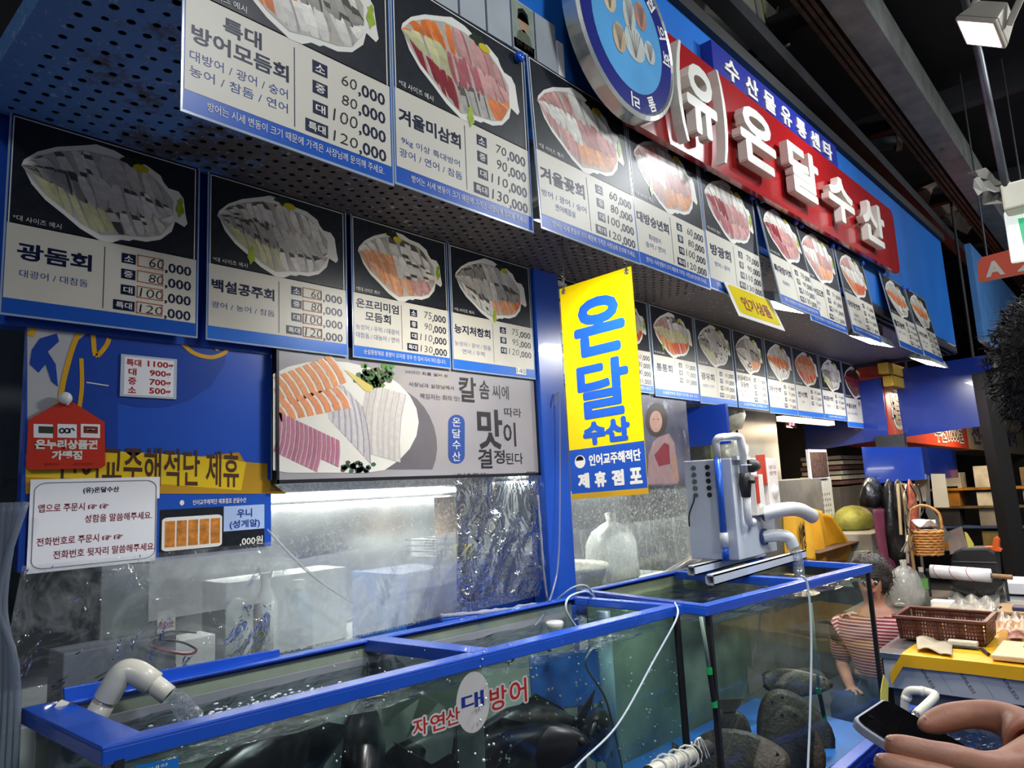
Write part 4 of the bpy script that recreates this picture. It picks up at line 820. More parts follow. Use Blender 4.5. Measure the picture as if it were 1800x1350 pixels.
# ------------------------------------------------------------------ fish tanks
glass = film('tank_glass', (.88, .97, .95), .015, (.6, .7, .7), gloss=.05, rough=.02, streak=.08, sscale=5, bump=.02, bscale=3, refl=.7)
glass_edge = M('glass_edge', '#16201f', .3, var=.1)
murk = M('tank_back_mottled', '#a9b5a0', .5, var=.45, vscale=3, dirt='#4f86b4', damt=.15, dscale=2.2)
tank_floor = M('tank_floor_blue', '#3a86e8', .4, var=.15, vscale=4)
def L2(a, b, t): return (a[0] + (b[0] - a[0]) * t, a[1] + (b[1] - a[1]) * t)
def tank(t, cs, ws, zt, zb, skirt=.036, zw=None, wmat=None, back=murk, glassbot=None):
    """cs: FL FR BR BL outer corners; ws: rim widths front right back left"""
    n = 4; O = [V(c[0], c[1], 0) for c in cs]; cen = sum(O, V(0, 0, 0)) / 4; I = []
    def line(i):
        a, b = O[i], O[(i + 1) % 4]; d = (b - a).normalized(); nn = V(-d.y, d.x, 0); return a + nn * ws[i], d
    for i in range(4):
        p, d = line((i - 1) % 4); q, e = line(i); k = ((q - p).cross(e)).z / (d.cross(e)).z; I.append(p + d * k)
    up = lambda p, z: V(p.x, p.y, z)
    for i in range(4):
        j = (i + 1) % 4; m = MB(); m.hexa([up(O[i], zt - .008), up(O[j], zt - .008), up(I[j], zt - .008), up(I[i], zt - .008), up(O[i], zt), up(O[j], zt), up(I[j], zt), up(I[i], zt)])
        dd = (O[j] - O[i]).normalized(); nn = V(-dd.y, dd.x, 0) * .008
        m.hexa([up(O[i], zt - skirt), up(O[j], zt - skirt), up(O[j] + nn, zt - skirt), up(O[i] + nn, zt - skirt), up(O[i], zt - .006), up(O[j], zt - .006), up(O[j] + nn, zt - .006), up(O[i] + nn, zt - .006)])
        if i in (0, 1, 3):
            m.hexa([up(I[i] - nn, zt - skirt * .8), up(I[j] - nn, zt - skirt * .8), up(I[j], zt - skirt * .8), up(I[i], zt - skirt * .8), up(I[i] - nn, zt - .006), up(I[j] - nn, zt - .006), up(I[j], zt - .006), up(I[i], zt - .006)])
        m.build('rim_bar', rim_blue, t, bevel=.003)
    G = []
    for i in range(4):
        d = (cen - O[i]).normalized(); G.append(O[i] + d * .03)
    for i, nm in enumerate(('front_glass', 'end_glass', 'back_panel', 'end_glass')):
        j = (i + 1) % 4; dd = (G[j] - G[i]).normalized(); nn = V(-dd.y, dd.x, 0) * .008
        m = MB()
        if nm == 'back_panel': m.slab([up(G[i], zb), up(G[j], zb), up(G[j], zt - .02), up(G[i], zt - .02)], nn); m.build(nm, back, t)
        else: m.quad(up(G[i], zb), up(G[j], zb), up(G[j], zt - .02), up(G[i], zt - .02)); m.build(nm, glass, t)
    for i in (0, 1):
        p = G[i]; MB().box(p.x - .009, p.x + .009, p.y - .009, p.y + .009, zb, zt - .03).build('corner_seal', black_mat, t)
    m = MB(); m.slab([up(g, zb - .02) for g in G], (0, 0, .02)); m.build('floor_panel', tank_floor, t)
    m = MB(); m.slab([up(o, 0) for o in O], (0, 0, zb - .03)); m.build('stand', M('tank_stand', '#1d3f8c', .5, var=.2), t)
    if zw:
        m = MB(); g0, g1, g2, g3 = G
        def fn(a, b):
            p = (g0 * (1 - a) + g1 * a) * (1 - b) + (g3 * (1 - a) + g2 * a) * b
            return V(p.x, p.y, zw + .004 * math.sin(31 * p.x + 9 * p.y) * math.sin(23 * p.y + 5 * p.x))
        m.grid(fn, 60, 20); m.build('water', wmat, t, smooth=True)
    return G
def crossbar(t, a, b, w, zt, skirt=.05):
    a = V(a[0], a[1], 0); b = V(b[0], b[1], 0); d = (b - a).normalized(); n = V(-d.y, d.x, 0) * w / 2; up = lambda p, z: V(p.x, p.y, z); m = MB()
    m.hexa([up(a - n, zt - .007), up(a + n, zt - .007), up(b + n, zt - .007), up(b - n, zt - .007), up(a - n, zt + .001), up(a + n, zt + .001), up(b + n, zt + .001), up(b - n, zt + .001)])
    for s in (-1, 1):
        k = n * s; q = n.normalized() * .006 * -s
        m.hexa([up(a + k, zt - skirt), up(b + k, zt - skirt), up(b + k + q, zt - skirt), up(a + k + q, zt - skirt), up(a + k, zt - .004), up(b + k, zt - .004), up(b + k + q, zt - .004), up(a + k + q, zt - .004)])
    return m.build('cross_bar', rim_blue, t, bevel=.002)
ZR = 1.15
wat1 = water_mat('tank_water', (.78, .9, .92), .02, 12, .7, foam=.12); wat2 = water_mat('tank_water_still', (.72, .86, .86), .02, 9, .4)
t1 = thing('fish_tank', 'long blue-rimmed glass fish tank in front, left half', 'fish tank', (1.44, 1.7, 0))
FL, FR, BR, BL = (at(180, 1314, Z=1.15).x, at(180, 1314, Z=1.15).y), (2.372, 1.338), (2.37, 1.83), (at(30, 1240, Z=1.15).x, 2.02)
G1 = tank(t1, [FL, FR, BR, BL], (.05, .04, .04, .085), ZR, .45, zw=1.08, wmat=wat1)
crossbar(t1, (1.475, 1.475), (1.425, 1.91), .065, ZR, .034)
m = MB(); m.quad(V(1.46, 1.46, .47), V(1.435, 1.88, .47), V(1.435, 1.88, 1.11), V(1.46, 1.46, 1.11)); m.build('inner_glass', glass, t1)
# pale grey back ledge seen above the water
m = MB(); m.slab([V(.56, 1.965, 1.0), V(2.3, 1.815, 1.0), V(2.3, 1.815, 1.10), V(.56, 1.965, 1.10)], (0, .012, 0)); m.build('back_ledge', M('ledge_grey', '#8d9198', .35, var=.15), t1)
t2 = thing('fish_tank', 'right glass fish tank carrying the white filter cabinet', 'fish tank', (3.0, 1.5, 0))
FL2, FR2, BR2, BL2 = (2.375, 1.245), (3.73, 1.07), (3.90, 1.80), (2.50, 1.90)
G2 = tank(t2, [FL2, FR2, BR2, BL2], (.045, .03, .04, .04), ZR, .40, zw=1.082, wmat=wat2, back=M('tank_back_olive', '#8f9a78', .5, var=.5, vscale=2.5, dirt='#3c6c98', damt=.12, dscale=1.8))
crossbar(t2, (3.14, 1.19), (3.2, 1.82), .05, ZR, .034)
# flaps of blue sheet behind the tank
def flap(label, px, Y0, Y1):
    m = MB(); P = [at(u, v, Y=Y0 if i in (0, 3) else Y1) for i, (u, v) in enumerate(px)]; m.slab(P, (0, .012, 0)); return tag(m.build('blue_flap', rim_blue, bevel=.002), label, 'flap')
flap('narrow blue board behind the white elbow pipe', [(115, 1245), (495, 1174), (492, 1141), (112, 1210)], 1.985, 1.965)
flap('short blue board with grey sealant on top beside the post', [(785, 1114), (1058, 1084), (1055, 1060), (776, 1088)], 1.955, 1.93)
# decal on the front glass
def plane_at(u, v, A, B, off=0):
    A = V(A.x, A.y, 0); B = V(B.x, B.y, 0); d = (B - A).normalized(); n = V(d.y, -d.x, 0); r = ray(u, v); o = V(0, 0, EYE); k = (A + n * off - o).dot(n) / r.dot(n); return o + r * k, d, n
GA, GB = G1[0], G1[1]
t = thing('glass_decal', 'red and blue lettering decal 자연산 대방어 stuck on the front glass', 'decal', (1.4, 1.40, .98))
def gtx(name, mat, s, u0, v0, u1, v1, bold, off, halo=False):
    a, d, n = plane_at(u0, v1, GA, GB, off); b, _, _ = plane_at(u1, v0, GA, GB, off)
    Wt = (b - a).dot(d); m = MB(); (lambda *q: heavy(q[0], q[1], (q[2][0] - .005, q[2][1] - .005, q[2][2] + .005, q[2][3] + .005), lambda x, y, e: a + d * x + V(0, 0, y) + n * e, .005, .02)) (m, s, (0, 0, Wt, b.z - a.z)) if halo else put_text(m, s, (0, 0, Wt, b.z - a.z), lambda x, y, e: a + d * x + V(0, 0, y), bold, 3); return m.build(name, mat, t)
dec_red = M('decal_red', '#b8261f', .35); dec_white = M('decal_white', '#d9d4d2', .35); dec_blue = M('decal_blue', '#1f2f8f', .35)
c, d, n = plane_at(832, 1234, GA, GB, .0008); m = MB(); m.poly([c + d * (.058 * math.cos(q)) + V(0, 0, .078 * math.sin(q)) for q in [i * .2094 for i in range(30)]]); m.build('disc', dec_white, t)
for s, bx in (('자', (726, 1258, 752, 1297)), ('연', (757, 1250, 782, 1288)), ('산', (784, 1241, 808, 1278)), ('방', (862, 1202, 890, 1252)), ('어', (897, 1190, 925, 1242))):
    gtx('letter_outline', dec_white, s, *bx, .03, .0012, True); gtx('letter', dec_red, s, *bx, .012, .0022)
gtx('blue_letter', dec_blue, '대', 812, 1212, 850, 1252, .02, .0018)
t = thing('origin_sticker', 'small bright blue sticker on the lower left of the front glass', 'sticker', (.75, 1.45, .95)); P = [plane_at(u, v, GA, GB, .001)[0] for u, v in ((238, 1400), (314, 1385), (314, 1332), (238, 1346))]; m = MB(); m.poly(P); m.build('sticker', M('sticker_blue', '#1f7fdc', .3), t)
gtx('lettering', white_print, '국내산', 250, 1340, 296, 1358, .02, .0016)
# standpipe and a blue board standing in the tank
p = at(1068, 1200, Y=1.72); m = MB(); m.tube([(p.x, p.y, .46), (p.x, p.y, 1.09)], .028, 18); tag(m.build('standpipe', M('standpipe_pale', '#a9c4cc', .35, var=.1), smooth=True), 'pale upright standpipe inside the front tank', 'pipe')
tag(MB().slab([at(930, 1155, Y=1.84), at(1050, 1140, Y=1.80), at(1058, 1235, Y=1.80), at(936, 1250, Y=1.84)], (0, .006, 0)).build('inner_blue_board', M('inner_blue', '#2f6fc0', .4, var=.2)), 'blue board standing at the back of the front tank', 'board')
# fish
def fish(label, c, L, H, T, yaw, pitch, back, belly, group):
    t = thing('fish', label, 'fish', c, group); R = Matrix.Rotation(yaw, 3, 'Z') @ Matrix.Rotation(pitch, 3, 'Y'); m = MB(); n = 12; c = Vector(c)
    prof = [(-.5, .02), (-.46, .3), (-.36, .7), (-.2, .97), (0, 1), (.2, .8), (.36, .42), (.45, .2), (.5, .14)]; vs = []
    for s, r in prof:
        for j in range(n):
            th = 2 * math.pi * j / n; vs.append(c + R @ V(s * L, T / 2 * r * math.cos(th), H / 2 * r * math.sin(th)))
    m.v = vs; m.hascol = True
    for i in range(len(prof) - 1):
        for j in range(n):
            m.f.append((i * n + j, i * n + (j + 1) % n, (i + 1) * n + (j + 1) % n, (i + 1) * n + j)); m.c.append(C(back) if math.sin(2 * math.pi * (j + .5) / n) > -.35 else C(belly))
    m.build('body', M('fish_skin', None, .3, attr=True, var=.3, vscale=20), t, smooth=True)
    fm = M('fin', back, .4, var=.2)
    def fin(name, pts, th=.006): mm = MB(); mm.prism([c + R @ V(a * L, -th / 2, b * H) for a, b in pts], R @ V(0, th, 0)); mm.build(name, fm, t)
    fin('tail_fin', [(.47, .08), (.68, .5), (.6, 0), (.68, -.5), (.47, -.08)]); fin('dorsal_fin', [(-.1, .48), (.05, .62), (.3, .32), (.36, .2), (.1, .38)]); fin('anal_fin', [(.1, -.4), (.2, -.55), (.36, -.2)])
    for s in (-1, 1):
        e = MB(); e.ball(c + R @ V(-.42 * L, s * T * .2, .1 * H), .012, 8, 6); e.build('eye', black_mat, t, smooth=True)
    return t
for lab, (u, v, Y), L, H, yaw, p in (('dark yellowtail swimming below the decal', (930, 1290, 1.62), .62, .19, .1, .15), ('dark yellowtail low behind the air tube', (1055, 1290, 1.55), .5, .17, .5, .3), ('dark yellowtail at the left of the decal', (640, 1315, 1.62), .5, .2, .9, -.12), ('dark yellowtail near the tank bottom below the decal', (800, 1335, 1.75), .6, .2, -.2, .1), ('dark yellowtail in the left corner of the tank', (480, 1350, 1.72), .6, .2, .3, .0), ('dark yellowtail turning deep in the tank', (900, 1330, 1.50), .5, .18, 2.6, .0)):
    fish(lab, at(u, v, Y=Y), L, H, H * .55, yaw, p, '#16181c', '#3a4146', 'yellowtails in the front tank')
def flatfish(label, c, L, Wd, nrm, up):
    t = thing('flatfish', label, 'fish', c, 'flatfish in the right tank'); c = Vector(c); nrm = Vector(nrm).normalized(); up = Vector(up); up = (up - nrm * up.dot(nrm)).normalized(); sd = up.cross(nrm); m = MB(); n = 24
    def outl(k, d): return [c + up * (L / 2 * k * math.cos(q)) + sd * (Wd / 2 * k * math.sin(q) * (1 - .25 * math.cos(q))) + nrm * d for q in [2 * math.pi * i / n for i in range(n)]]
    rings = [outl(1, 0), outl(.84, .004), outl(.6, .012), outl(.25, .016)]; vs = sum(rings, [])
    m.add(vs, [(i * n + j, i * n + (j + 1) % n, (i + 1) * n + (j + 1) % n, (i + 1) * n + j) for i in range(3) for j in range(n)] + [tuple(range(3 * n, 4 * n)), tuple(range(n - 1, -1, -1))])
    m.build('body', M('flatfish_skin', '#4a4034', .45, var=.45, vscale=40, bump=.4, bscale=90), t, smooth=True)
    mm = MB(); mm.prism([c - up * L * .46 - sd * .02, c - up * L * .66 - sd * .07, c - up * L * .68 + sd * .07, c - up * L * .46 + sd * .02], nrm * .008); mm.build('tail_fin', M('flatfish_fin', '#5c5140', .5, var=.3), t)
    for s in (-.02, .03): e = MB(); e.ball(c + up * L * .38 + sd * s + nrm * .009, .006, 8, 6); e.build('eye', black_mat, t, smooth=True)
flatfish('large brown flatfish leaning against the right tank glass', at(1392, 1310, Y=1.25), .30, .24, (-.85, -.45, .2), (.1, .1, 1))
flatfish('brown flatfish behind the large leaning one', at(1392, 1285, Y=1.36), .36, .32, (-.8, -.5, .3), (-.2, .3, 1))
flatfish('brown flatfish lying low at the left of the right tank', at(1300, 1338, Y=1.28), .36, .22, (-.75, -.4, .5), (.4, -.9, .1))
flatfish('brown flatfish standing on its edge with its tail up', at(1290, 1300, Y=1.36), .22, .14, (-.8, -.6, .1), (.1, 0, -1))
flatfish('pale speckled flatfish floating high in the right tank', at(1400, 1200, Y=1.45), .36, .13, (-.6, -.6, .5), (.7, -.7, -.12))
# air bubbles
rnd = random.Random(11); m = MB()
for k in range(9):
    u0 = 840 + 42 * k; 
    for j in range(16): m.ball(at(u0 + rnd.gauss(0, 4) + j * 1.2, 1140 + rnd.uniform(0, 200), Y=1.44 + .02 * (k % 3)), rnd.uniform(.002, .0052), 6, 4)
for j in range(60): m.ball(at(rnd.uniform(560, 1190), rnd.uniform(1140, 1340), Y=1.46), rnd.uniform(.001, .003), 6, 4)
tag(m.build('air_bubbles', M('bubble_white', '#dfeaf0', .15, var=0), smooth=True), 'rising strings of tiny air bubbles in the front tank', 'bubbles', kind='stuff')
# tubes and hoses
def hose(label, pts, r, mat, name='air_hose', cat='hose', n=8, tip=None):
    m = MB(); m.tube(smooth_path(pts, 8), r, n); o = m.build(name, mat, smooth=True); return tag(o, label, cat)
hose_w = M('hose_clear', '#b9c6cf', .25, var=.05); hose_g = M('hose_grey', '#6f7f88', .35)
hose('thin white air tube running diagonally across the front glass', [V(2.36, 1.36, 1.156), at(1190, 1085, Y=1.30), at(1150, 1160, Y=1.30), at(1085, 1275, Y=1.30), at(1010, 1352, Y=1.30), at(980, 1420, Y=1.30)], .0035, hose_w)
hose('grey air tube curving down inside the front tank', [V(1.98, 1.46, 1.06), at(1030, 1170, Y=1.45), at(1065, 1230, Y=1.45), at(1090, 1330, Y=1.45), at(1096, 1380, Y=1.45)], .004, hose_g)
hose('white hose looping over the rim beside the post', [V(2.33, 1.93, 1.1), at(1003, 1035, Y=1.8), at(1030, 1030, Y=1.78), at(1045, 1050, Y=1.8), at(1030, 1040, Y=1.7), at(1000, 1050, Y=1.62), at(996, 1075, Y=1.6), at(1015, 1105, Y=1.6)], .004, hose_w)
hose('clear line hanging down in front of the blue post', [V(2.5, 1.975, 1.95), at(983, 700, Y=1.97), at(984, 880, Y=1.97), at(980, 1000, Y=1.95), at(960, 1070, Y=1.85), at(940, 1100, Y=1.75)], .004, film('line_film', (.7, .75, .85), .4, (.7, .75, .85)))
hose('white air tube hanging down the right tank front', [at(1408, 1012, Y=1.10), at(1420, 1030, Y=1.085), at(1426, 1120, Y=1.08), at(1424, 1250, Y=1.07), at(1420, 1352, Y=1.06), at(1418, 1420, Y=1.05)], .0045, hose_w)
def stone(label, px, Y):
    t = thing('air_stone', label, 'air stone', at(px[-1][0], px[-1][1], Y=Y), 'green-tipped air stones in the right tank'); P = [at(u, v, Y=Y) for u, v in px]
    m = MB(); m.tube(P[:3], .007, 8); m.build('tube', M('stone_tube', '#8fa89a', .3), t, smooth=True); m = MB(); m.tube(P[2:4], .009, 10); m.build('stone', black_mat, t); green = M('stone_green', '#1fae5a', .3)
    for i in (2, 3): m = MB(); m.tube([P[i] - V(0, 0, .01), P[i] + V(0, 0, .012)], .0105, 10); m.build('green_ring', green, t)
stone('green-tipped air stone hanging near the left corner seal', [(1232, 1085), (1240, 1130), (1247, 1180), (1256, 1238)], 1.25)
stone('green-tipped air stone hanging right of the white tube', [(1425, 1060), (1432, 1130), (1440, 1215), (1449, 1262)], 1.2)
# float disc on the dark water
p = at(975, 1098, Z=1.084); m = MB(); m.lathe([(0, .012), (.03, .012), (.034, .006), (.02, -.03), (0, -.03)], p, 20); tag(m.build('float_cup', white_plastic, smooth=True), 'small white round float on the water by the post', 'float')
p = at(387, 1204, Z=1.084); m = MB(); m.ball(p + V(0, 0, .012), .017); tag(m.build('pink_ball', M('pink_float', '#d0569c', .4), smooth=True), 'pink ball floating behind the elbow pipe', 'ball')
# white elbow pipe pouring into the tank
def elbow_pipe(t, pts, r, mat, joints):
    m = MB(); m.pipe(smooth_path(pts, 8), r, r * .8, 18); m.build('pipe', mat, t, smooth=True)
    for a, b, k in joints:
        m = MB(); m.pipe([Vector(a), Vector(a).lerp(Vector(b), .5), Vector(b)], r * k, r * .98, 18); m.build('coupling', mat, t, smooth=True)
t = thing('water_pipe', 'cream elbow pipe pouring water at the left end', 'pipe', at(160, 1262, Y=1.70))
A = at(150, 1292, Y=1.93); B = at(201, 1203, Y=1.89); Cc = at(262, 1196, Y=1.85); Dd = at(296, 1222, Y=1.82)
m = MB(); m.pipe([A, A.lerp(B, .4), A.lerp(B, .80)], .0225, .018, 20); m.build('riser', pvc_mat, t, smooth=True)
m = MB(); m.pipe([A.lerp(B, .72), A.lerp(B, .9)] + smooth_path([B, at(211, 1188, Y=1.885), at(223, 1180, Y=1.88), at(238, 1182, Y=1.87), at(251, 1189, Y=1.86)], 5) + [Cc.lerp(Dd, .25)], .0285, .023, 22); m.build('elbow', pvc_mat, t, smooth=True)
m = MB(); m.pipe([Cc, Cc.lerp(Dd, .6), Dd], .0225, .018, 20); m.build('spout', pvc_mat, t, smooth=True)
m = MB(); m.pipe([A.lerp(B, -.1), A.lerp(B, .2), A.lerp(B, .62)], .026, .022, 20); m.build('coupling', pvc_mat, t, smooth=True)
q = at(98, 1248, Y=1.97); q2 = at(150, 1268, Y=1.93); m = MB(); m.pipe([q, q.lerp(q2, .55), q2], .024, .019, 18); m.build('inlet', pvc_mat, t, smooth=True); m = MB(); m.pipe([q.lerp(q2, .3), q.lerp(q2, .42)], .027, .022, 18); m.build('rubber_ring', black_mat, t, smooth=True)
stream = film('stream_film', (.85, .9, .95), .12, (.85, .9, .95), gloss=.2, rough=.05, streak=.5, sscale=40, bump=1, bscale=30, stretch=(3, 3, .5))
e_ = at(338, 1266, Z=1.08); P = smooth_path([Dd, Dd.lerp(e_, .35) + V(0, 0, .012), Dd.lerp(e_, .75) + V(0, 0, .006), e_], 6)
m = MB(); m.tube(P, [.017 + .0007 * i for i in range(len(P))], 14, cap=False); tag(m.build('water_stream', stream, smooth=True), 'water falling from the cream elbow pipe', 'water stream')
m = MB(); rnd = random.Random(9)
for _ in range(260):
    a = rnd.gauss(0, .12); b = rnd.gauss(0, .035); m.ball((e_.x + .14 + a, e_.y - .03 + b - .1 * (a + .1), 1.082), (rnd.uniform(.002, .008), rnd.uniform(.002, .006), .003), 6, 4)
tag(m.build('foam', M('foam_white', '#d4dde4', .3, var=.1), smooth=True), 'white foam where the poured water hits the tank', 'foam', kind='stuff')
# ------------------------------------------------------------------ white filter cabinet on the right tank
t = thing('filter_cabinet', 'white filter cabinet with a blue pipe standing on the right tank', 'filter', (3.5, 1.65, 1.16)); fx0, fx1, fy0, fy1, fz0, fz1 = 3.3, 3.76, 1.535, 1.79, 1.20, 1.685
cab = M('cabinet_white', '#ccd3dc', .35, var=.04); m = MB(); m.hexa([(fx0, fy0, fz0), (fx1, fy0, fz0), (fx1, fy1, fz0), (fx0, fy1, fz0), (fx0, fy0, fz1), (fx1, fy0, fz1), (fx1, fy1, fz1), (fx0, fy1, fz1)]); m.build('body', cab, t, bevel=.004)
for i in range(5):
    z = 1.648 - .034 * i; y = fy1 - .055 + .0 * i
    m = MB(); m.pipe([(fx0 - .004, y, z), (fx0 + .004, y, z)], .0135, .0105, 16); m.build('hole_ring', M('ring_grey', '#8f9aa8', .3), t); m = MB(); m.lathe([(0, .003), (.0105, .003), (.0105, 0)], (fx0, y, z), 16, (0, 1, 0), (0, 0, 1), (-1, 0, 0)); m.build('hole_window', M('hole_glass', '#6d757e', .1, var=.3), t)
    m = MB(); m.lathe([(0, .004), (.0125, .004), (.0125, 0)], (fx0, fy0 + .125, z), 16, (0, 1, 0), (0, 0, 1), (-1, 0, 0)); m.build('black_plug', black_mat, t)
m = MB(); m.tube(smooth_path([(fx0 - .012, fy1 - .055, 1.52), (fx0 - .03, fy1 - .06, 1.50), (fx0 - .012, fy1 - .045, 1.48), (fx0 - .02, fy1 - .02, 1.42), (fx0 - .01, fy1 - .01, 1.36)], 5), .004, 6); m.build('cable', black_mat, t, smooth=True)
blue_pipe = M('pipe_blue', '#1a55b8', .3); y = fy0 + .055
m = MB(); m.tube([(fx0 - .03, y, 1.2), (fx0 - .03, y, 1.27)], .017, 14); m.tube([(fx0 - .03, y, 1.325), (fx0 - .03, y, 1.71)], .017, 14); m.build('blue_pipe', blue_pipe, t, smooth=True)
m = MB(); m.tube([(fx0 - .03, y, 1.262), (fx0 - .03, y, 1.332)], .021, 14); m.build('pipe_sleeve', pvc_grey, t, smooth=True)
yr = fy0 - .035; m = MB(); xr = fx0 + .06
m.tube([(fx0 - .03, y, 1.69), (fx0 - .03, y, 1.76)] + smooth_path([(fx0 - .03, y, 1.765), (fx0 - .025, y - .012, 1.785), (fx0, y - .03, 1.79)], 4) + smooth_path([(xr - .03, yr + .015, 1.79), (xr - .006, yr + .003, 1.785), (xr, yr, 1.76)], 4) + [(xr, yr, 1.60)], .019, 14); m.build('return_pipe', pvc_grey, t, smooth=True)
m = MB(); m.lathe([(0, -.06), (.022, -.06), (.026, -.03), (.03, 0), (.026, .03), (.022, .055), (0, .055)], (xr, yr, 1.555), 16); m.tube([(xr, yr - .02, 1.57), (xr - .01, yr - .05, 1.57)], .012, 10); m.build('black_valve', black_mat, t, smooth=True)
m = MB(); m.tube([(xr, yr, 1.50), (xr, yr, 1.40)] + smooth_path([(xr, yr, 1.395), (xr + .01, yr, 1.372), (xr + .04, yr, 1.37)], 4) + [(xr + .10, yr + .02, 1.37)], .019, 14); m.build('lower_pipe', pvc_grey, t, smooth=True)
m = MB(); m.lathe([(0, -.03), (.03, -.03), (.034, 0), (.03, .04), (0, .04)], (fx0 + .18, fy0 - .025, 1.645), 16, (0, 0, 1), (0, 1, 0), (1, 0, 0)); m.build('pump_cap', black_mat, t, smooth=True)
m = MB(); m.box(fx0 + .01, fx0 + .16, fy0 - .03, fy0, 1.675, 1.695); m.box(fx0 - .01, fx0 + .11, yr - .022, yr - .016, 1.647, 1.652); m.build('pipe_clamp', pvc_grey, t)
ctrl = M('control_white', '#d9cfc8', .4, var=.05)
m = MB(); m.box(fx0 + .31, fx0 + .44, fy0 - .05, fy0, 1.43, 1.68); cp = m.build('control_panel', ctrl, t, bevel=.004); m = MB(); m.box(fx0 + .295, fx0 + .31, fy0 - .045, fy0, 1.55, 1.70); m.build('panel_stripe', M('panel_red', '#b8402c', .35), cp)
m = MB()
for i, s in enumerate(('냉각', '설정')): put_text(m, s, (fx0 + .33, 1.625 - .03 * i, fx0 + .42, 1.645 - .03 * i), lambda x, y, d: V(x, fy0 - .0508, y), .0, 1)
m.build('panel_lettering', M('panel_ink', '#8a5a50', .5), cp); m = MB(); m.lathe([(0, .012), (.028, .012), (.036, 0)], (fx0 + .375, fy0 - .05, 1.51), 20, (1, 0, 0), (0, 0, 1), (0, -1, 0)); m.build('dial', ctrl, cp, smooth=True)
m = MB(); m.box(fx0 + .16, fx0 + .27, fy0 - .04, fy0, 1.40, 1.60); tb_ = m.build('timer_box', ctrl, t, bevel=.003); m = MB(); m.box(fx0 + .165, fx0 + .20, fy0 - .044, fy0 - .04, 1.46, 1.59); m.build('timer_stripe', M('panel_red2', '#b53a26', .35), tb_)
for i, (nm, e) in enumerate((('red_led', (1, .25, .1, 1)), ('green_led', (.1, 1, .35, 1)))): m = MB(); m.ball((fx0 + .2 + .03 * i, fy0 - .042, 1.445), .007, 8, 6); m.build(nm, M(nm, '#202020', .3, emit=e, estr=4), tb_)
m = MB(); P = smooth_path([V(fx0 + .26, fy0 - .02, 1.40), V(fx0 + .32, fy0 - .08, 1.415), V(fx0 + .44, fy0 - .11, 1.415), V(fx0 + .52, fy0 - .13, 1.40), V(fx0 + .60, fy0 - .15, 1.365)], 5); m.pipe(P, .036, .03, 18); m.build('outlet_pipe', pvc_grey, t, smooth=True)
m = MB(); P = smooth_path([V(fx0 + .28, fy0, 1.285), V(fx0 + .33, fy0 - .06, 1.29), V(fx0 + .37, fy0 - .10, 1.275), V(fx0 + .385, fy0 - .115, 1.225)], 6); m.pipe(P, .031, .026, 18); m.build('drain_elbow', pvc_grey, t, smooth=True)
m = MB(); m.lathe([(.034, 0), (.042, 0), (.042, .012), (.034, .012)], (fx0 + .285, fy0 - .005, 1.286), 18, (1, 0, 0), (0, 0, 1), (0, -1, 0)); m.build('gasket', M('gasket_navy', '#2c3a78', .4), t)
for y0 in (1.42, 1.64):
    m = MB(); x0 = 2.80 if y0 < 1.5 else 3.05; x1 = 3.85; h = .042
    for b in ((0, h, 0, .006), (0, h, h - .006, h), (0, .006, 0, h), (h - .006, h, 0, h)): m.box(x0, x1, y0 + b[0], y0 + b[1], 1.155 + b[2], 1.155 + b[3])
    m.build('base_channel', cab, t)
pz = V(fx0 + .388, fy0 - .118, 1.225); m = MB(); P = [pz, pz + V(.004, -.006, -.05), pz + V(.006, -.008, -.11), V(pz.x + .006, pz.y - .008, 1.072)]; m.tube(smooth_path(P, 5), [.027 + .001 * math.sin(i * 2) for i in range(16)], 14, cap=False); tag(m.build('water_stream', stream, smooth=True), 'water falling from the white filter cabinet', 'water stream')
t = thing('loose_pipe', 'loose cream pipe leaning behind the filter cabinet', 'pipe', at(1165, 1012, Y=1.9)); m = MB(); m.pipe([at(1163, 1014, Y=1.88), at(1190, 998, Y=1.9), at(1225, 978, Y=1.92)], .018, .014, 14); m.build('pipe', pvc_mat, t, smooth=True)
# ------------------------------------------------------------------ low tank at the lower right
t3 = thing('fish_tank', 'low blue holding tank at the lower right', 'fish tank', (3.2, .7, 0)); CS3 = [(2.2, .35), (3.80, .35), (3.83, 1.03), (2.2, 1.08)]
tank(t3, CS3, (.05, .05, .05, .05), .5, .12, zw=.44, wmat=water_mat('low_water', (.35, .5, .8), .04, 10, .7, foam=.35), back=M('low_tank_side', '#1a49b4', .4, var=.1))
m = MB(); m.slab([(2.25, .4, .2), (3.75, .4, .2), (3.78, .98, .2), (2.25, 1.02, .2)], (0, 0, .01)); m.build('deep_floor', M('deep_floor_blue', '#1b3fa0', .5, var=.4, vscale=5), t3)
t = thing('overflow_pipe', 'white bent overflow pipe in the low tank', 'pipe', at(1592, 1260, X=3.5)); P = [at(1592, 1262, X=3.5), at(1591, 1232, X=3.5), at(1597, 1216, X=3.5), at(1615, 1214, X=3.5), at(1634, 1218, X=3.5), at(1643, 1223, X=3.48), at(1632, 1236, X=3.38), at(1610, 1256, X=3.28)]
m = MB(); m.pipe(smooth_path(P, 6), .018, .014, 16); m.build('pipe', pvc_mat, t, smooth=True)
for i in (1, 3): m = MB(); m.pipe([P[i].lerp(P[i + 1], .2), P[i].lerp(P[i + 1], .6)], .0205, .0175, 16); m.build('coupling', pvc_mat, t, smooth=True)
p = P[-1]; m = MB(); m.tube(smooth_path([p, p + V(-.03, .0, -.03), V(p.x - .05, p.y, .445)], 5), .017, 12, cap=False); tag(m.build('water_stream', stream, smooth=True), 'water falling from the bent overflow pipe', 'water stream')
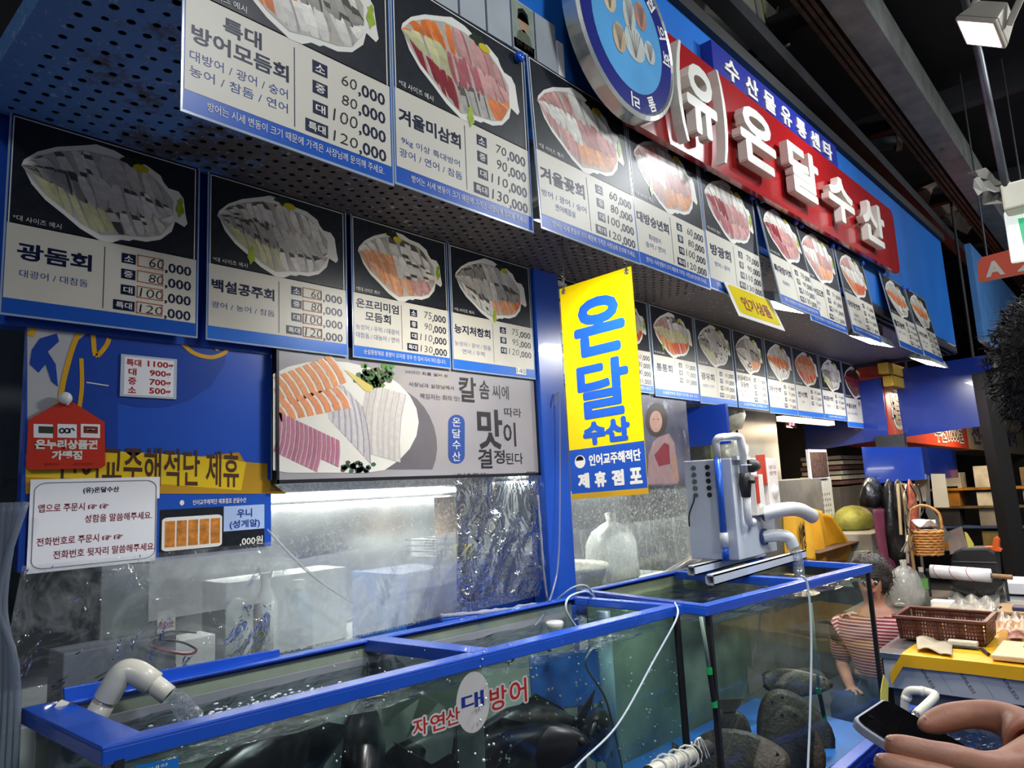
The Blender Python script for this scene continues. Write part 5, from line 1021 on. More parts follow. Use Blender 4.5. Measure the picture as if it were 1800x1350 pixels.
# rope-tied pipe end at the bottom edge
t = thing('tied_pipe', 'cream pipe end wrapped with white cord at the bottom edge', 'pipe', at(1180, 1345, Y=1.1)); a = at(1140, 1360, Y=1.08); b = at(1220, 1325, Y=1.14); m = MB(); m.pipe([a, a.lerp(b, .5), b], .02, .016, 14); m.build('pipe', pvc_mat, t, smooth=True)
m = MB(); m.pipe([b.lerp(a, .05), b + (b - a) * .35], .025, .012, 14); m.build('rubber_end', black_mat, t, smooth=True)
m = MB(); rnd = random.Random(2)
for k in range(7):
    c = a.lerp(b, .2 + .13 * k); d = (b - a).normalized(); e = d.orthogonal().normalized(); f2 = d.cross(e); m.tube([c + (e * math.cos(q) + f2 * math.sin(q)) * (.024 + .006 * (k % 2)) + d * (.006 * math.sin(q + k)) for q in [i * .5236 for i in range(12)]], .003, 5, closed=True)
for k in range(4): c = b + V(0, 0, .02); m.tube(smooth_path([c, c + V(rnd.uniform(-.03, .03), -.01, .02), c + V(rnd.uniform(-.02, .06), -.02, -.04)], 4), .0025, 5)
m.build('cord', M('cord_white', '#d6d8d2', .8, bump=.4), t)['kind'] = 'stuff'
# ------------------------------------------------------------------ ceiling: beam, rails, ducts, lamps
def beam(name, label, cat, mat, y0, y1, z0, z1, x0=1.5, x1=16): return struct(MB().box(x0, x1, y0, y1, z0, z1).build(name, mat), label, cat)
galv = M('galvanised_beam', '#8f928c', .45, metal=.3, var=.25, vscale=8, dirt='#4b4a46', damt=.0, dscale=12)
rustbar = M('rusty_rail', '#5b4a40', .6, var=.4, vscale=10, dirt='#2a211c', damt=.15)
beam('trim_4', 'galvanised steel beam under the market ceiling', 'beam', galv, .80, .955, 3.96, 4.2)
for i, (y, z) in enumerate(((.985, 3.98), (1.02, 3.985), (1.055, 3.98))): beam('trim_%d' % (5 + i), 'thin rusty rail running beside the ceiling beam, %s' % ('nearest the beam', 'middle one', 'farthest from the beam')[i], 'rail', rustbar, y, y + .022, z, z + .05)
beam('trim_8', 'dark steel channel above the black fascia edge', 'rail', dark_steel, 1.17, 1.26, 3.75, 3.83)
for k, x in enumerate((2.4, 4.1, 5.9, 8.0, 10.5)): struct(MB().box(x, x + .1, -3.9, 2.1, 4.2, 4.36).build('trim_%d' % (10 + k), dark_steel), 'black cross joist under the market ceiling, number %d from the camera' % (k + 1), 'joist')
def lampbody(name, label, c, aim, sx, sy, mat, lens, power=None, bracket=True, roll=0):
    c = Vector(c); f = (Vector(aim) - c).normalized(); r = f.cross(V(0, 0, 1)).normalized(); u = r.cross(f); r, u = r * math.cos(roll) + u * math.sin(roll), u * math.cos(roll) - r * math.sin(roll); t = thing(name, label, 'lamp', c)
    def P(a, b, d): return c + r * (a * sx / 2) + u * (b * sy / 2) + f * d
    m = MB(); m.hexa([P(-.7, -.7, -.11), P(.7, -.7, -.11), P(.7, .7, -.11), P(-.7, .7, -.11), P(-1, -1, -.02), P(1, -1, -.02), P(1, 1, -.02), P(-1, 1, -.02)]); m.hexa([P(-1, -1, -.02), P(1, -1, -.02), P(1, 1, -.02), P(-1, 1, -.02), P(-1, -1, 0), P(1, -1, 0), P(1, 1, 0), P(-1, 1, 0)]); hs = m.build('housing', mat, t, bevel=.006)
    m = MB(); m.quad(P(-.86, -.84, .002), P(.86, -.84, .002), P(.86, .84, .002), P(-.86, .84, .002)); m.build('lens', lens, hs)
    m = MB(); m.quad(P(-.28, -.2, .004), P(.28, -.2, .004), P(.28, .2, .004), P(-.28, .2, .004)); m.build('led_chip', M('led_chip', '#fff6dd', .3, emit=(1, .95, .8, 1), estr=18), hs)
    if bracket:
        m = MB()
        for s in (-1, 1): m.tube([P(s * 1.04, 0, -.05), P(s * 1.04, .9, -.2), P(s * .9, 1.4, -.3)], .014, 8)
        m.tube([P(-.9, 1.4, -.3), P(.9, 1.4, -.3)], .014, 8); m.tube([P(0, 1.4, -.3), V(P(0, 1.4, -.3).x, P(0, 1.4, -.3).y, 4.2)], .016, 8); m.build('bracket', mat, t)
        m = MB()
        for k in range(5): m.box(*[z for q in ((P(.95, .9, -.22).x - .02 + .0 * k, P(.95, .9, -.22).x + .05), (P(.95, .9, -.22).y - .03, P(.95, .9, -.22).y + .03), (P(.95, .9, -.22).z + .034 * k, P(.95, .9, -.22).z + .03 + .034 * k)) for z in q])
        m.build('heat_sink', M('heat_sink', '#8d8a84', .5, var=.2), t)['kind'] = 'stuff'
    if power: area(name + '_light', c + f * .02, aim, sx * .8, sy * .8, power, COOL)
    return t
flens = M('flood_lens', '#ffffff', .2, emit=(1, .98, .86, 1), estr=7, var=0); fbody = M('flood_body', '#b0aa9c', .5, var=.15)
lampbody('flood_lamp', 'square LED flood lamp shining above the aisle at the right', at(1722, 60, d=3.0), at(1722, 60, d=3.0) + V(-.194, .627, -.754), .175, .17, fbody, flens, 10, roll=1.113)
for i, p in enumerate(AISLE): lampbody('aisle_lamp', 'square LED lamp over the aisle, %s' % ('left behind the viewer', 'right behind the viewer', 'above the low tank', 'farther along the aisle')[i], p, V(p[0] + .3, p[1] + 1.2, 1.2), .5, .35, fbody, M('aisle_lens', '#ffffff', .3, emit=(.95, .98, 1, 1), estr=2), None)
# exit sign on its pole
p = at(1785, 345, d=3.4); t = thing('exit_sign', 'white pole-hung exit sign box with green figure', 'sign', p); q = at(1722, 100, d=3.4)
m = MB(); m.tube([q + (q - p) * 1.0, q, at(1768, 328, d=3.4)], .018, 10); m.build('pole', grey_metal, t, smooth=True)
def camd(o, r=0, d=0, f=0): return o + RIGHT * r + DOWN * d + FWD * f
m = MB(); m.box(p.x - .05, p.x + .09, p.y - .07, p.y + .05, p.z - .07, p.z + .06); m.build('box', M('exit_box', '#c9c7b4', .5, var=.08), t, bevel=.01)
p2 = at(1806, 402, d=3.4); m = MB(); Pn = [V(p2.x + .02, p2.y + .08, p2.z + .12), V(p2.x + .12, p2.y - .3, p2.z + .12), V(p2.x + .12, p2.y - .3, p2.z - .14), V(p2.x + .02, p2.y + .08, p2.z - .14)]; m.slab(Pn, (.04, .01, 0)); m.build('panel', M('exit_panel', '#e8f2ea', .3, emit=(.9, 1, .95, 1), estr=.5), t, bevel=.008)
m = MB(); A_, B_ = Pn[0], Pn[1]; g = lambda a, b: A_.lerp(B_, a) + V(-.002, -.001, -b * .26); m.poly([g(.12, .2), g(.2, .2), g(.22, .8), g(.14, .8)]); m.poly([g(.3, .3), g(.6, .25), g(.55, .7), g(.35, .75)]); m.build('green_print', M('exit_green', '#128a4a', .4, emit=(.05, .5, .25, 1), estr=.6), t)['kind'] = 'stuff'
# pipe with a ring above the fascia, sack with straps, carton lid, crumpled paper
t = thing('duct_pipe', 'grey duct pipe with a round open end above the fascia', 'pipe', at(1575, 250, Y=1.35)); m = MB(); m.pipe([at(1572, 250, Y=1.29) + V(-.55, .75, -.02), at(1572, 250, Y=1.29) + V(-.2, .3, 0), at(1572, 250, Y=1.29)], .06, .052, 20); m.build('pipe', M('duct_grey', '#6c6e72', .5, var=.2), t, smooth=True); c = at(1576, 250, Y=1.27); m = MB(); m.pipe([c + V(-.006, .012, 0), c + V(.012, -.03, 0)], .075, .06, 24); m.build('ring', M('ring_light', '#aaa9a6', .5), t, smooth=True)
P = [at(1250, -30, Y=1.45), at(1378, -20, Y=1.4), at(1390, 80, Y=1.4), at(1365, 84, Y=1.42), at(1240, 20, Y=1.5)]; t = thing('sack', 'white woven sack with yellow straps above the fascia', 'sack', P[3]); c = sum(P, V(0, 0, 0)) / 5
m = MB(); n = 5; F_ = [p for p in P]; Bk = [p + V(.15, .5, .1) for p in P]; mid = [p + (p - c) * .05 + V(0, .25, 0) for p in P]
m.add(F_ + mid + Bk, [tuple(range(4, -1, -1))] + [(i, (i + 1) % 5, 5 + (i + 1) % 5, 5 + i) for i in range(5)] + [(5 + i, 5 + (i + 1) % 5, 10 + (i + 1) % 5, 10 + i) for i in range(5)] + [tuple(range(10, 15))]); m.build('body', M('sack_white', '#b9b6a8', .7, var=.15, bump=.5, bscale=12), t, bevel=.01)
for a, b, w in (((1332, -30), (1352, 66), 5), ((1376, -30), (1354, 70), 5)):
    m = MB(); A_, B_ = at(*a, Y=1.385), at(*b, Y=1.385); m.slab([A_, A_ + V(.022, 0, .01), B_ + V(.022, 0, .01), B_], (0, .003, 0)); m.build('strap', M('strap_yellow', '#8f8c1e', .5), t)
m = MB(); m.slab([at(1605, 342, Y=1.38), at(1672, 313, Y=1.22), at(1712, 358, Y=1.22), at(1645, 384, Y=1.38)], (0, .02, .03)); t = tag(m.build('flattened_carton', M('carton_pale', '#b09a8c', .7, var=.1)), 'pale flattened carton lying over the ceiling rails', 'box')
m = MB(); m.slab([at(1650, 388, Y=1.4), at(1718, 360, Y=1.22), at(1722, 380, Y=1.22), at(1700, 412, Y=1.36), at(1665, 408, Y=1.42)][0:4], (0, .02, .03)); tag(m.build('carton_scrap', M('carton_stained', '#8a8074', .8, var=.4, vscale=9)), 'stained carton scrap below the pale flattened carton', 'box')
m = MB(); rnd = random.Random(8); c = at(1750, 318, d=3.42)
m.grid(lambda a, b: c + RIGHT * (.2 * (a - .5) + rnd.uniform(-.02, .02)) + DOWN * (.12 * (b - .5) + .1 * a + rnd.uniform(-.02, .02)) + FWD * rnd.uniform(-.03, .03), 6, 5); tag(m.build('torn_paper', M('torn_grey', '#77756e', .9, var=.3), solid=.002), 'torn grey paper caught on the ceiling pole', 'paper')
# ------------------------------------------------------------------ hanging aisle sign A 2
t = thing('aisle_sign', 'orange-red hanging sign with grey letter A and 2', 'sign', (5.4, .45, 2.8)); XA = 5.4; f = lambda u, v, d=0: at(u, v, X=XA - d)
m = MB(); m.prism([f(u, v) for u, v in ((1718, 462), (1726, 452), (1830, 424), (1830, 474), (1720, 496))], (.03, 0, 0)); m.build('panel', M('aisle_sign_red', '#b2472f', .5, var=.1), t)
def xtx(mat, name, t, X, s, u0, v0, u1, v1, bold=.03, res=2):
    a = at(u0, v1, X=X); b = at(u1, v0, X=X); m = MB(); put_text(m, s, (0, 0, a.y - b.y, b.z - a.z), lambda x, y, d: V(X, a.y - x, a.z + y), bold, res); return m.build(name, mat, t)
xtx(M('sign_grey', '#b3aca4', .5), 'letter', t, XA - .002, 'A', 1733, 455, 1763, 488, .05); xtx(MATS['sign_grey'], 'letter', t, XA - .002, '2', 1789, 446, 1818, 478, .05)
for u in (1735, 1815): a = f(u, 450); m = MB(); m.tube([a, V(a.x, a.y, 4.2)], .006, 6); m.build('hanger', dark_steel, t)
# ------------------------------------------------------------------ neighbouring stall: box canopy, signs
t = thing('stall_sign', 'orange-red neighbouring stall sign with bubble lettering', 'sign', (9, 1.8, 1.85)); zf = lambda x: 1.845 + .006 * (8 - x)
m = MB(); m.hexa([(7.3, 1.80, 1.855), (11.0, 1.80, 1.80), (11.0, 2.4, 1.80), (7.3, 2.4, 1.855), (7.24, 1.80, 2.62), (11.0, 1.80, 2.62), (11.0, 2.4, 2.62), (7.24, 2.4, 2.62)]); m.build('panel', M('stall_orange', '#c9412a', .35, var=.1, vscale=2), t)
m = MB(); m.hexa([(11.0, 1.80, 1.80), (16.5, 1.80, 1.72), (16.5, 2.4, 1.72), (11.0, 2.4, 1.80), (11.0, 1.80, 2.62), (16.5, 1.80, 2.62), (16.5, 2.4, 2.62), (11.0, 2.4, 2.62)]); m.build('beige_panel', M('stall_beige', '#c7b08a', .4, var=.1), t)
put_text(m := MB(), '흥', (7.42, 1.96, 7.86, 2.34), lambda x, y, d: V(x, 1.797, y), .12, 2); m.build('letter_halo', white_print, t); put_text(m := MB(), '흥', (7.46, 2.0, 7.82, 2.3), lambda x, y, d: V(x, 1.794, y), .05, 2); m.build('letter', M('letter_brown', '#3c2418', .5), t)
put_text(m := MB(), '수산1000번', (9.1, 1.86, 10.7, 2.1), lambda x, y, d: V(x, 1.797, y), .07, 2); m.build('small_letter_halo', white_print, t); put_text(m := MB(), '수산1000번', (9.12, 1.88, 10.68, 2.08), lambda x, y, d: V(x, 1.794, y), .01, 2); m.build('small_lettering', MATS['letter_brown'], t)
put_text(m := MB(), '전복세상 활어', (11.3, 1.86, 15.5, 2.16), lambda x, y, d: V(x, 1.797, y), .03, 2); m.build('beige_lettering', M('letter_purple', '#5c4a78', .5), t)
t = tag(MB().hexa([(7.2, 1.80, 1.87), (7.225, 1.80, 1.87), (7.225, 2.55, 1.80), (7.2, 2.55, 1.80), (7.2, 1.80, 2.44), (7.225, 1.80, 2.44), (7.225, 2.55, 2.4), (7.2, 2.55, 2.4)]).build('blue_end_panel', deep_blue), 'plain blue end panel of the neighbouring canopy', 'panel')
t = tag(MB().hexa([(7.5, .98, 1.94), (7.52, .98, 1.94), (7.52, 1.74, 1.885), (7.5, 1.74, 1.885), (7.5, .90, 2.56), (7.52, .90, 2.56), (7.52, 1.755, 2.53), (7.5, 1.755, 2.53)]).build('blue_blade_sign', deep_blue), 'big plain blue blade sign hanging across the aisle side', 'sign')
m = MB(); m.tube([(7.51, 1.1, 2.55), (7.51, 1.1, 4.2)], .012, 8); m.tube([(7.51, 1.65, 2.53), (7.51, 1.65, 4.2)], .012, 8); tag(m.build('blade_hanger', dark_steel), 'two thin rods holding the blue blade sign', 'rod')
t = tag(MB().hexa([(6.0, 1.285, 1.505), (7.2, 1.285, 1.49), (7.2, 1.70, 1.47), (6.0, 1.70, 1.485), (6.0, 1.285, 1.745), (7.2, 1.285, 1.73), (7.2, 1.70, 1.77), (6.0, 1.70, 1.775)]).build('blue_box', M('blue_film_box', '#173a9c', .12, var=.1, coat=.6)), 'glossy dark blue box hanging below the blade sign', 'box')
m = MB(); m.box(7.15, 7.24, 1.66, 1.9, 1.76, 1.9); tag(m.build('box_bracket', dark_steel), 'dark bracket fixing the blue box to the canopy end', 'bracket')
m = MB(); m.box(4.02, 4.05, 1.87, 2.2, 1.79, 2.03); tag(m.build('blue_return_panel', deep_blue), 'blue return panel right of the worker poster', 'panel')
m = MB(); m.hexa([(7.9, 1.05, 2.75), (16, 1.05, 2.62), (16, 1.1, 2.62), (7.9, 1.1, 2.75), (7.9, 1.05, 3.7), (16, 1.05, 3.7), (16, 1.1, 3.7), (7.9, 1.1, 3.7)]); struct(m.build('wall_fascia_next', M('pale_blue_fascia', '#4f86c4', .5, var=.15)), 'pale blue fascia of the neighbouring stall', 'wall')
c = V(9.4, 1.0, 3.0); t = thing('round_emblem', 'round emblem sign on the neighbouring stall', 'sign', c); m = MB(); m.lathe([(0, 0), (.3, 0), (.3, .05), (0, .05)], c, 36, (1, 0, 0), (0, 0, 1), (0, -1, 0)); m.build('rim', MATS['emblem_rim'], t); m = MB(); m.lathe([(0, .001), (.27, .001)], c - V(0, .05, 0), 36, (1, 0, 0), (0, 0, 1), (0, -1, 0)); m.build('print', M('emblem_murky', '#7a5a50', .4, var=.6, vscale=9), t)
for k, (x, z) in enumerate(((7.0, 2.45), (7.12, 2.34))): tag(MB().box(x, x + .9, 1.68, 1.77, z, z + .1).build('yellow_crate', M('crate_yellow', '#b3902a', .6, var=.2), bevel=.01), 'yellow foam block on the canopy end, %s' % ('upper', 'lower')[k], 'crate')
# ------------------------------------------------------------------ back of the neighbouring work area
area('right_stall_fill', (6.2, 2.17, 2.0), (5.9, 2.3, 0), 1.2, .1, 22, WARM)  # both warm area lights are added fill for the dark work area
area('right_stall_fill', (9.5, 1.2, 2.5), (9, 1.6, 0), 1.5, .3, 60, WARM)
m = MB(); m.box(5.6, 6.8, 2.13, 2.19, 2.01, 2.05); tag(m.build('warm_fill_strip', M('warm_fill_glow', '#ffe9c8', .3, emit=(1, .8, .55, 1), estr=1.5)), 'added warm fill strip brightening the neighbouring work area', 'lamp')  # glowing strip added as a body for the nearer warm fill
def ib(name, label, cat, mat, p0, p1, **kw): return tag(MB().box(p0[0], p1[0], p0[1], p1[1], p0[2], p1[2]).build(name, mat, bevel=kw.get('bevel', .006)), label, cat)
t = thing('fridge', 'tall grey machine cabinet with two red lamps', 'machine', (5.3, 2.6, 0)); MB().box(4.9, 6.0, 2.35, 3.0, 0, 2.3).build('body', M('machine_grey', '#8b8d88', .4, var=.12), t, bevel=.008); a = at(1387, 746, Y=2.34); m = MB(); m.box(a.x - .08, a.x + .16, 2.335, 2.35, a.z - .03, a.z + .03); m.build('display', black_mat, t)
for k in (0, 1): m = MB(); m.ball((a.x + .07 * k, 2.33, a.z), .012, 8, 6); m.build('red_lamp', M('red_lamp', '#401010', .3, emit=(1, .1, .15, 1), estr=5), t)
m = MB(); m.box(5.2, 5.21, 2.34, 2.35, .4, 2.2); m.box(5.0, 5.18, 2.34, 2.35, 1.9, 1.905); m.box(5.0, 5.18, 2.34, 2.35, 1.94, 1.945); m.build('seam', M('seam_dark', '#3a3a38', .6), t)
t = thing('wrapped_bundle', 'grey bundle wrapped in clear film beside the machine', 'bundle', (4.7, 2.25, 1.5)); m = MB(); 
for z0, h in ((1.55, .35), (1.9, .35)): m.lathe([(.05, 0), (.13, .02), (.16, h * .3), (.155, h * .7), (.1, h * .95), (.04, h)], (4.66, 2.2, z0), 14)
m.build('wrap', M('wrap_grey', '#9c9c90', .25, var=.3, vscale=14, bump=.8, bscale=20), t, smooth=True); m = MB(); m.box(4.44, 4.48, 2.15, 2.2, 1.56, 2.3); m.build('pole', M('pole_olive', '#7f8a3a', .5), t)
ib('wooden_rack', 'low rack under the wrapped bundle', 'rack', M('rack_grey', '#5c5a54', .6, var=.3), (4.4, 2.1, .0), (6.2, 2.31, 1.55))
t = thing('clipboard', 'white-framed dark print leaning on a calendar', 'picture', (5.9, 2.1, 1.4)); a = at(1420, 790, Y=2.1); b = at(1458, 840, Y=2.1); MB().box(a.x, b.x, 2.1, 2.12, b.z, a.z).build('frame', paper_white, t); MB().box(a.x + .03, b.x - .02, 2.095, 2.1, b.z + .01, a.z - .02).build('print', M('dark_print', '#3c2c26', .5, var=.7, vscale=40), t)
t = thing('calendar', 'grey wall calendar below the framed print', 'calendar', (5.9, 2.1, 1.1)); a = at(1425, 842, Y=2.12); b = at(1470, 925, Y=2.12); MB().box(a.x, b.x, 2.12, 2.13, b.z, a.z).build('sheet', M('calendar_grey', '#a3a29a', .6), t)
m = MB(); rnd = random.Random(4)
for i in range(5):
    for j in range(7): x = a.x + (b.x - a.x) * (.12 + .115 * j); z = a.z - (a.z - b.z) * (.35 + .11 * i); m.quad((x, 2.118, z), (x + .018, 2.118, z), (x + .018, 2.118, z + .02), (x, 2.118, z + .02))
m.build('dates', M('date_grey', '#55534e', .6), t)['kind'] = 'stuff'
for k in range(6): a = at(1478, 800 + 9 * k, Y=2.3); ib('paper_pad', 'stacked paper bundle on the shelf behind, %s' % ('top one', 'second from top', 'third from top', 'fourth from top', 'fifth from top', 'lowest one')[k], 'paper', M('pad_%d' % (k % 3), ('#8a857a', '#b8b09c', '#5a3a30')[k % 3], .7, var=.2), (a.x + .05 * (k % 2), 2.3, a.z - .040), (a.x + .85 - .06 * (k % 3), 2.7, a.z - .002))
a = at(1478, 856, Y=2.3); ib('back_rack', 'dark rack carrying the stacked paper bundles', 'rack', M('rack_dark', '#3f3a34', .6, var=.3), (a.x - .05, 2.3, .0), (a.x + 1.0, 2.7, a.z - .0))
# yellow cloth bags, drawers, maroon curtain
def drape(name, label, cat, mat, px, Y, amp=.03, seed=0, nu=14, nv=14, dY=0):
    r = random.Random(seed); P = [at(u, v, Y=Y) for u, v in px]; ph = r.uniform(0, 6)
    def fn(a, b):
        p = (P[0] * (1 - a) + P[1] * a) * (1 - b) + (P[3] * (1 - a) + P[2] * a) * b
        return p + V(0, amp * math.sin(9 * a + ph + 2 * b) + amp * .5 * math.sin(17 * a + ph) - dY * b, 0)
    m = MB(); m.grid(fn, nu, nv); return tag(m.build(name, mat, smooth=True, solid=.004), label, cat)
ycloth = M('yellow_cloth', '#c98f14', .6, var=.2, vscale=5)
drape('yellow_sheet', 'yellow tarpaulin draped behind the filter cabinet', 'tarpaulin', ycloth, [(1415, 890), (1455, 905), (1500, 985), (1420, 990)], 1.95, .03, 1)
drape('yellow_sheet', 'yellow printed sack standing left of the tarpaulin', 'sack', M('yellow_sack', '#b98a1c', .6, var=.15), [(1372, 905), (1424, 900), (1428, 985), (1385, 990)], 1.9, .02, 2)
put_text(m := MB(), '이영', (0, 0, .12, .2), lambda x, y, d: at(1405, 945, Y=1.87) + V(x, 0, y - .1), .04, 1); tag(m.build('sack_print', black_ink), 'black printed letters on the yellow sack', 'lettering')
ib('brown_crate', 'brown carton under the yellow tarpaulin', 'box', M('crate_brown', '#4a3220', .7, var=.2), at(1440, 975, Y=1.85) - V(0, 0, .0), at(1492, 935, Y=2.2))
for k in range(3):
    a = at(1532, 938 + 31 * k, Y=1.75); b = at(1552, 965 + 31 * k, Y=1.75); t = thing('drawer_unit', 'white plastic drawer in the stack, %s' % ('top', 'middle', 'bottom')[k], 'drawer', (a.x, 1.75, b.z)); MB().box(a.x, a.x + .55, 1.75, 2.2, b.z, a.z).build('body', M('drawer_white', '#a8a69c', .45, var=.1), t, bevel=.008); MB().box(a.x + .08, a.x + .3, 1.735, 1.75, b.z + .03, a.z - .03).build('front', M('drawer_front', '#8f8f86', .4), t, bevel=.004)
ib('low_stand', 'dark stand under the white drawers', 'stand', dark_steel, (a.x, 1.76, 0), (a.x + .55, 2.2, b.z))
drape('curtain', 'maroon cloth hanging beside the drawers', 'curtain', M('maroon_cloth', '#5e2038', .8, var=.2), [(1545, 895), (1578, 890), (1602, 1015), (1558, 1020)], 1.55, .03, 3)
m = MB(); m.ball(at(1500, 915, Y=2.0), (.22, .16, .13)); tag(m.build('green_bundle', M('olive_bundle', '#8a8a3c', .6, var=.4, vscale=8, bump=.6), smooth=True), 'olive green wrapped bundle behind the drawers', 'bundle')
# things hanging from the blue box: bags, poles, cables
def hang(label, u, v, Y, rx, h, mat, seed): 
    p = at(u, v, Y=Y); r = random.Random(seed); ph = r.uniform(0, 6); m = MB(); n = 14; vs = []; prof = [(.1, 0), (.45, .08), (.8, .3), (1, .6), (.95, .9), (.5, 1), (.05, 1.02)]
    for rr, z in prof:
        for j in range(n): th = 6.283 * j / n; k = rr * (1 + .15 * math.sin(4 * th + ph + 5 * z)); vs.append(p + V(rx * k * math.cos(th), rx * .6 * k * math.sin(th), -h * z))
    m.add(vs, [(i * n + j, i * n + (j + 1) % n, (i + 1) * n + (j + 1) % n, (i + 1) * n + j) for i in range(len(prof) - 1) for j in range(n)]); return tag(m.build('hanging_bag', mat, smooth=True), label, 'bag')
blackbag = M('black_bag', '#121216', .3, var=.3, bump=.7, bscale=18)
hang('black plastic bag hanging left under the blue box', 1530, 838, 1.64, .14, .24, blackbag, 1); hang('long black plastic bag hanging beside the drawers', 1562, 842, 1.5, .12, .62, blackbag, 2); hang('second black plastic bag bunched at the hooks', 1578, 842, 1.44, .1, .32, blackbag, 3); hang('small clear bag of red things on the hooks', 1598, 842, 1.36, .06, .42, M('red_bag', '#a0503c', .3, var=.5, vscale=30), 4)
for k, (u0, u1, v1, c) in enumerate(((1585, 1607, 1000, '#8d7048'), (1590, 1596, 990, '#6f6a5c'), (1605, 1622, 1000, '#5c5448'), (1578, 1584, 940, '#a08a60'))):
    m = MB(); m.tube([at(u0, 850, Y=1.3 + .02 * k), at(u1, v1, Y=1.3 + .02 * k)], .01, 7); tag(m.build('cane', M('cane_%d' % k, c, .6)), 'thin stick among the hanging tools, %s' % ('tan and longest', 'grey', 'rightmost dark', 'pale and shortest')[k], 'stick')
for k in range(5):
    rnd = random.Random(20 + k); P = [at(1586 + 7 * k, 852, Y=1.28)] + [at(1588 + 7 * k + rnd.uniform(-9, 9), 875 + 24 * i, Y=1.28) for i in range(5)]; m = MB(); m.tube(smooth_path(P, 5), .005, 6); tag(m.build('cable', M('cable_%d' % k, ('#1a1a1c', '#b8a890', '#3a2a20', '#8f8470', '#222226')[k], .5), smooth=True), 'cable dangling under the blue box, %s' % ('black and leftmost', 'cream', 'brown', 'beige', 'black and rightmost')[k], 'cable')
def card(name, label, cat, px, X, mat, th=.006): m = MB(); m.prism([at(u, v, X=X) for u, v in px], (th, 0, 0)); return tag(m.build(name, mat), label, cat)
card('order_sheet', 'cream printed sheet hanging on the right hooks', 'paper', [(1636, 833), (1661, 833), (1669, 892), (1642, 892)], 6.12, M('sheet_cream', '#b8ac94', .7, var=.1)); card('order_sheet', 'cream sheet hanging left of the printed one', 'paper', [(1608, 833), (1630, 833), (1636, 882), (1606, 880)], 6.16, MATS['sheet_cream'])
card('metal_ruler', 'long grey metal blade hanging diagonally', 'blade', [(1627, 900), (1630, 836), (1633, 836), (1636, 890), (1672, 944), (1660, 955), (1650, 950)], 6.08, M('blade_grey', '#6c6e6a', .35, metal=.5)); card('grey_board', 'pink-grey board behind the black case', 'board', [(1665, 935), (1690, 925), (1702, 965), (1670, 975)], 6.4, M('board_pink', '#a08c84', .6)); card('yellow_leaf_tag', 'narrow yellow tag stuck upright by the case', 'tag', [(1695, 935), (1700, 937), (1712, 957), (1710, 968), (1703, 968)], 6.35, M('tag_pale', '#c9bc5c', .6))
# wicker basket
t = thing('wicker_basket', 'small wicker basket with arched handle hanging', 'basket', at(1632, 970, X=5.5)); c = at(1632, 973, X=5.5); tan = M('wicker', '#b07a3c', .6, var=.35, vscale=40)
for i in range(9): m = MB(); r = .085 + .02 * i / 9; z = .018 * i; m.tube([c + V(r * .8 * math.cos(q), r * math.sin(q), z + .004 * math.sin(12 * q + i * 3.14)) for q in [2 * math.pi * k / 28 for k in range(28)]], .0095, 6, closed=True); m.build('weave_ring', tan, t, smooth=True)
m = MB(); m.lathe([(0, 0), (.07, 0)], c, 18); m.build('bottom', tan, t); m = MB(); m.tube(smooth_path([c + V(0, .1, .16), c + V(0, .09, .27), c + V(0, 0, .32), c + V(0, -.09, .27), c + V(0, -.1, .16)], 6), .009, 8); m.build('handle', tan, t, smooth=True)
t = tag(MB().grid(lambda a, b: c + V(.06 * (b - .5), .14 * (a - .5), .17 + .05 * math.sin(7 * a + 5 * b) * .5 + .03), 6, 5).build('crumpled_paper', paper_white, solid=.003), 'crumpled white paper stuffed in the wicker basket', 'paper')
# pillar, far shelves, black case, orange clamp
p0, p1 = at(1752, 790, d=6.0), at(1790, 1015, d=6.0); m = MB(); m.tube([p0 + (p0 - p1) * .6, p0, p1, p1 + (p1 - p0) * 1.2], .09, 4); tag(m.build('dark_pole', M('pole_black', '#1c1917', .6)), 'leaning dark post at the right edge of the stall', 'post')
t = thing('black_case', 'black domed case on the far work table', 'case', at(1722, 1003, X=6.3)); m = MB(); m.prism([at(u, v, X=6.3) for u, v in ((1672, 1046), (1671, 985), (1676, 970), (1690, 964), (1735, 963), (1750, 972), (1757, 1048))], (.2, 0, 0)); m.build('shell', black_mat, t, bevel=.015); m = MB(); m.slab([at(1674, 988, X=6.29), at(1752, 990, X=6.29), at(1752, 988, X=6.29), at(1674, 986, X=6.29)], (.005, 0, 0)); m.build('seam', M('seam_grey', '#5a5a5c', .4), t)
t = thing('orange_clamp', 'small orange plastic clamp behind the black case', 'clamp', at(1752, 965, X=6.34)); m = MB(); m.prism([at(u, v, X=6.34) for u, v in ((1728, 968), (1730, 961), (1744, 960), (1746, 946), (1752, 943), (1757, 948), (1756, 962), (1762, 966), (1758, 970))], (.05, 0, 0)); m.build('clamp', M('clamp_orange', '#d85a20', .4), t, bevel=.006)
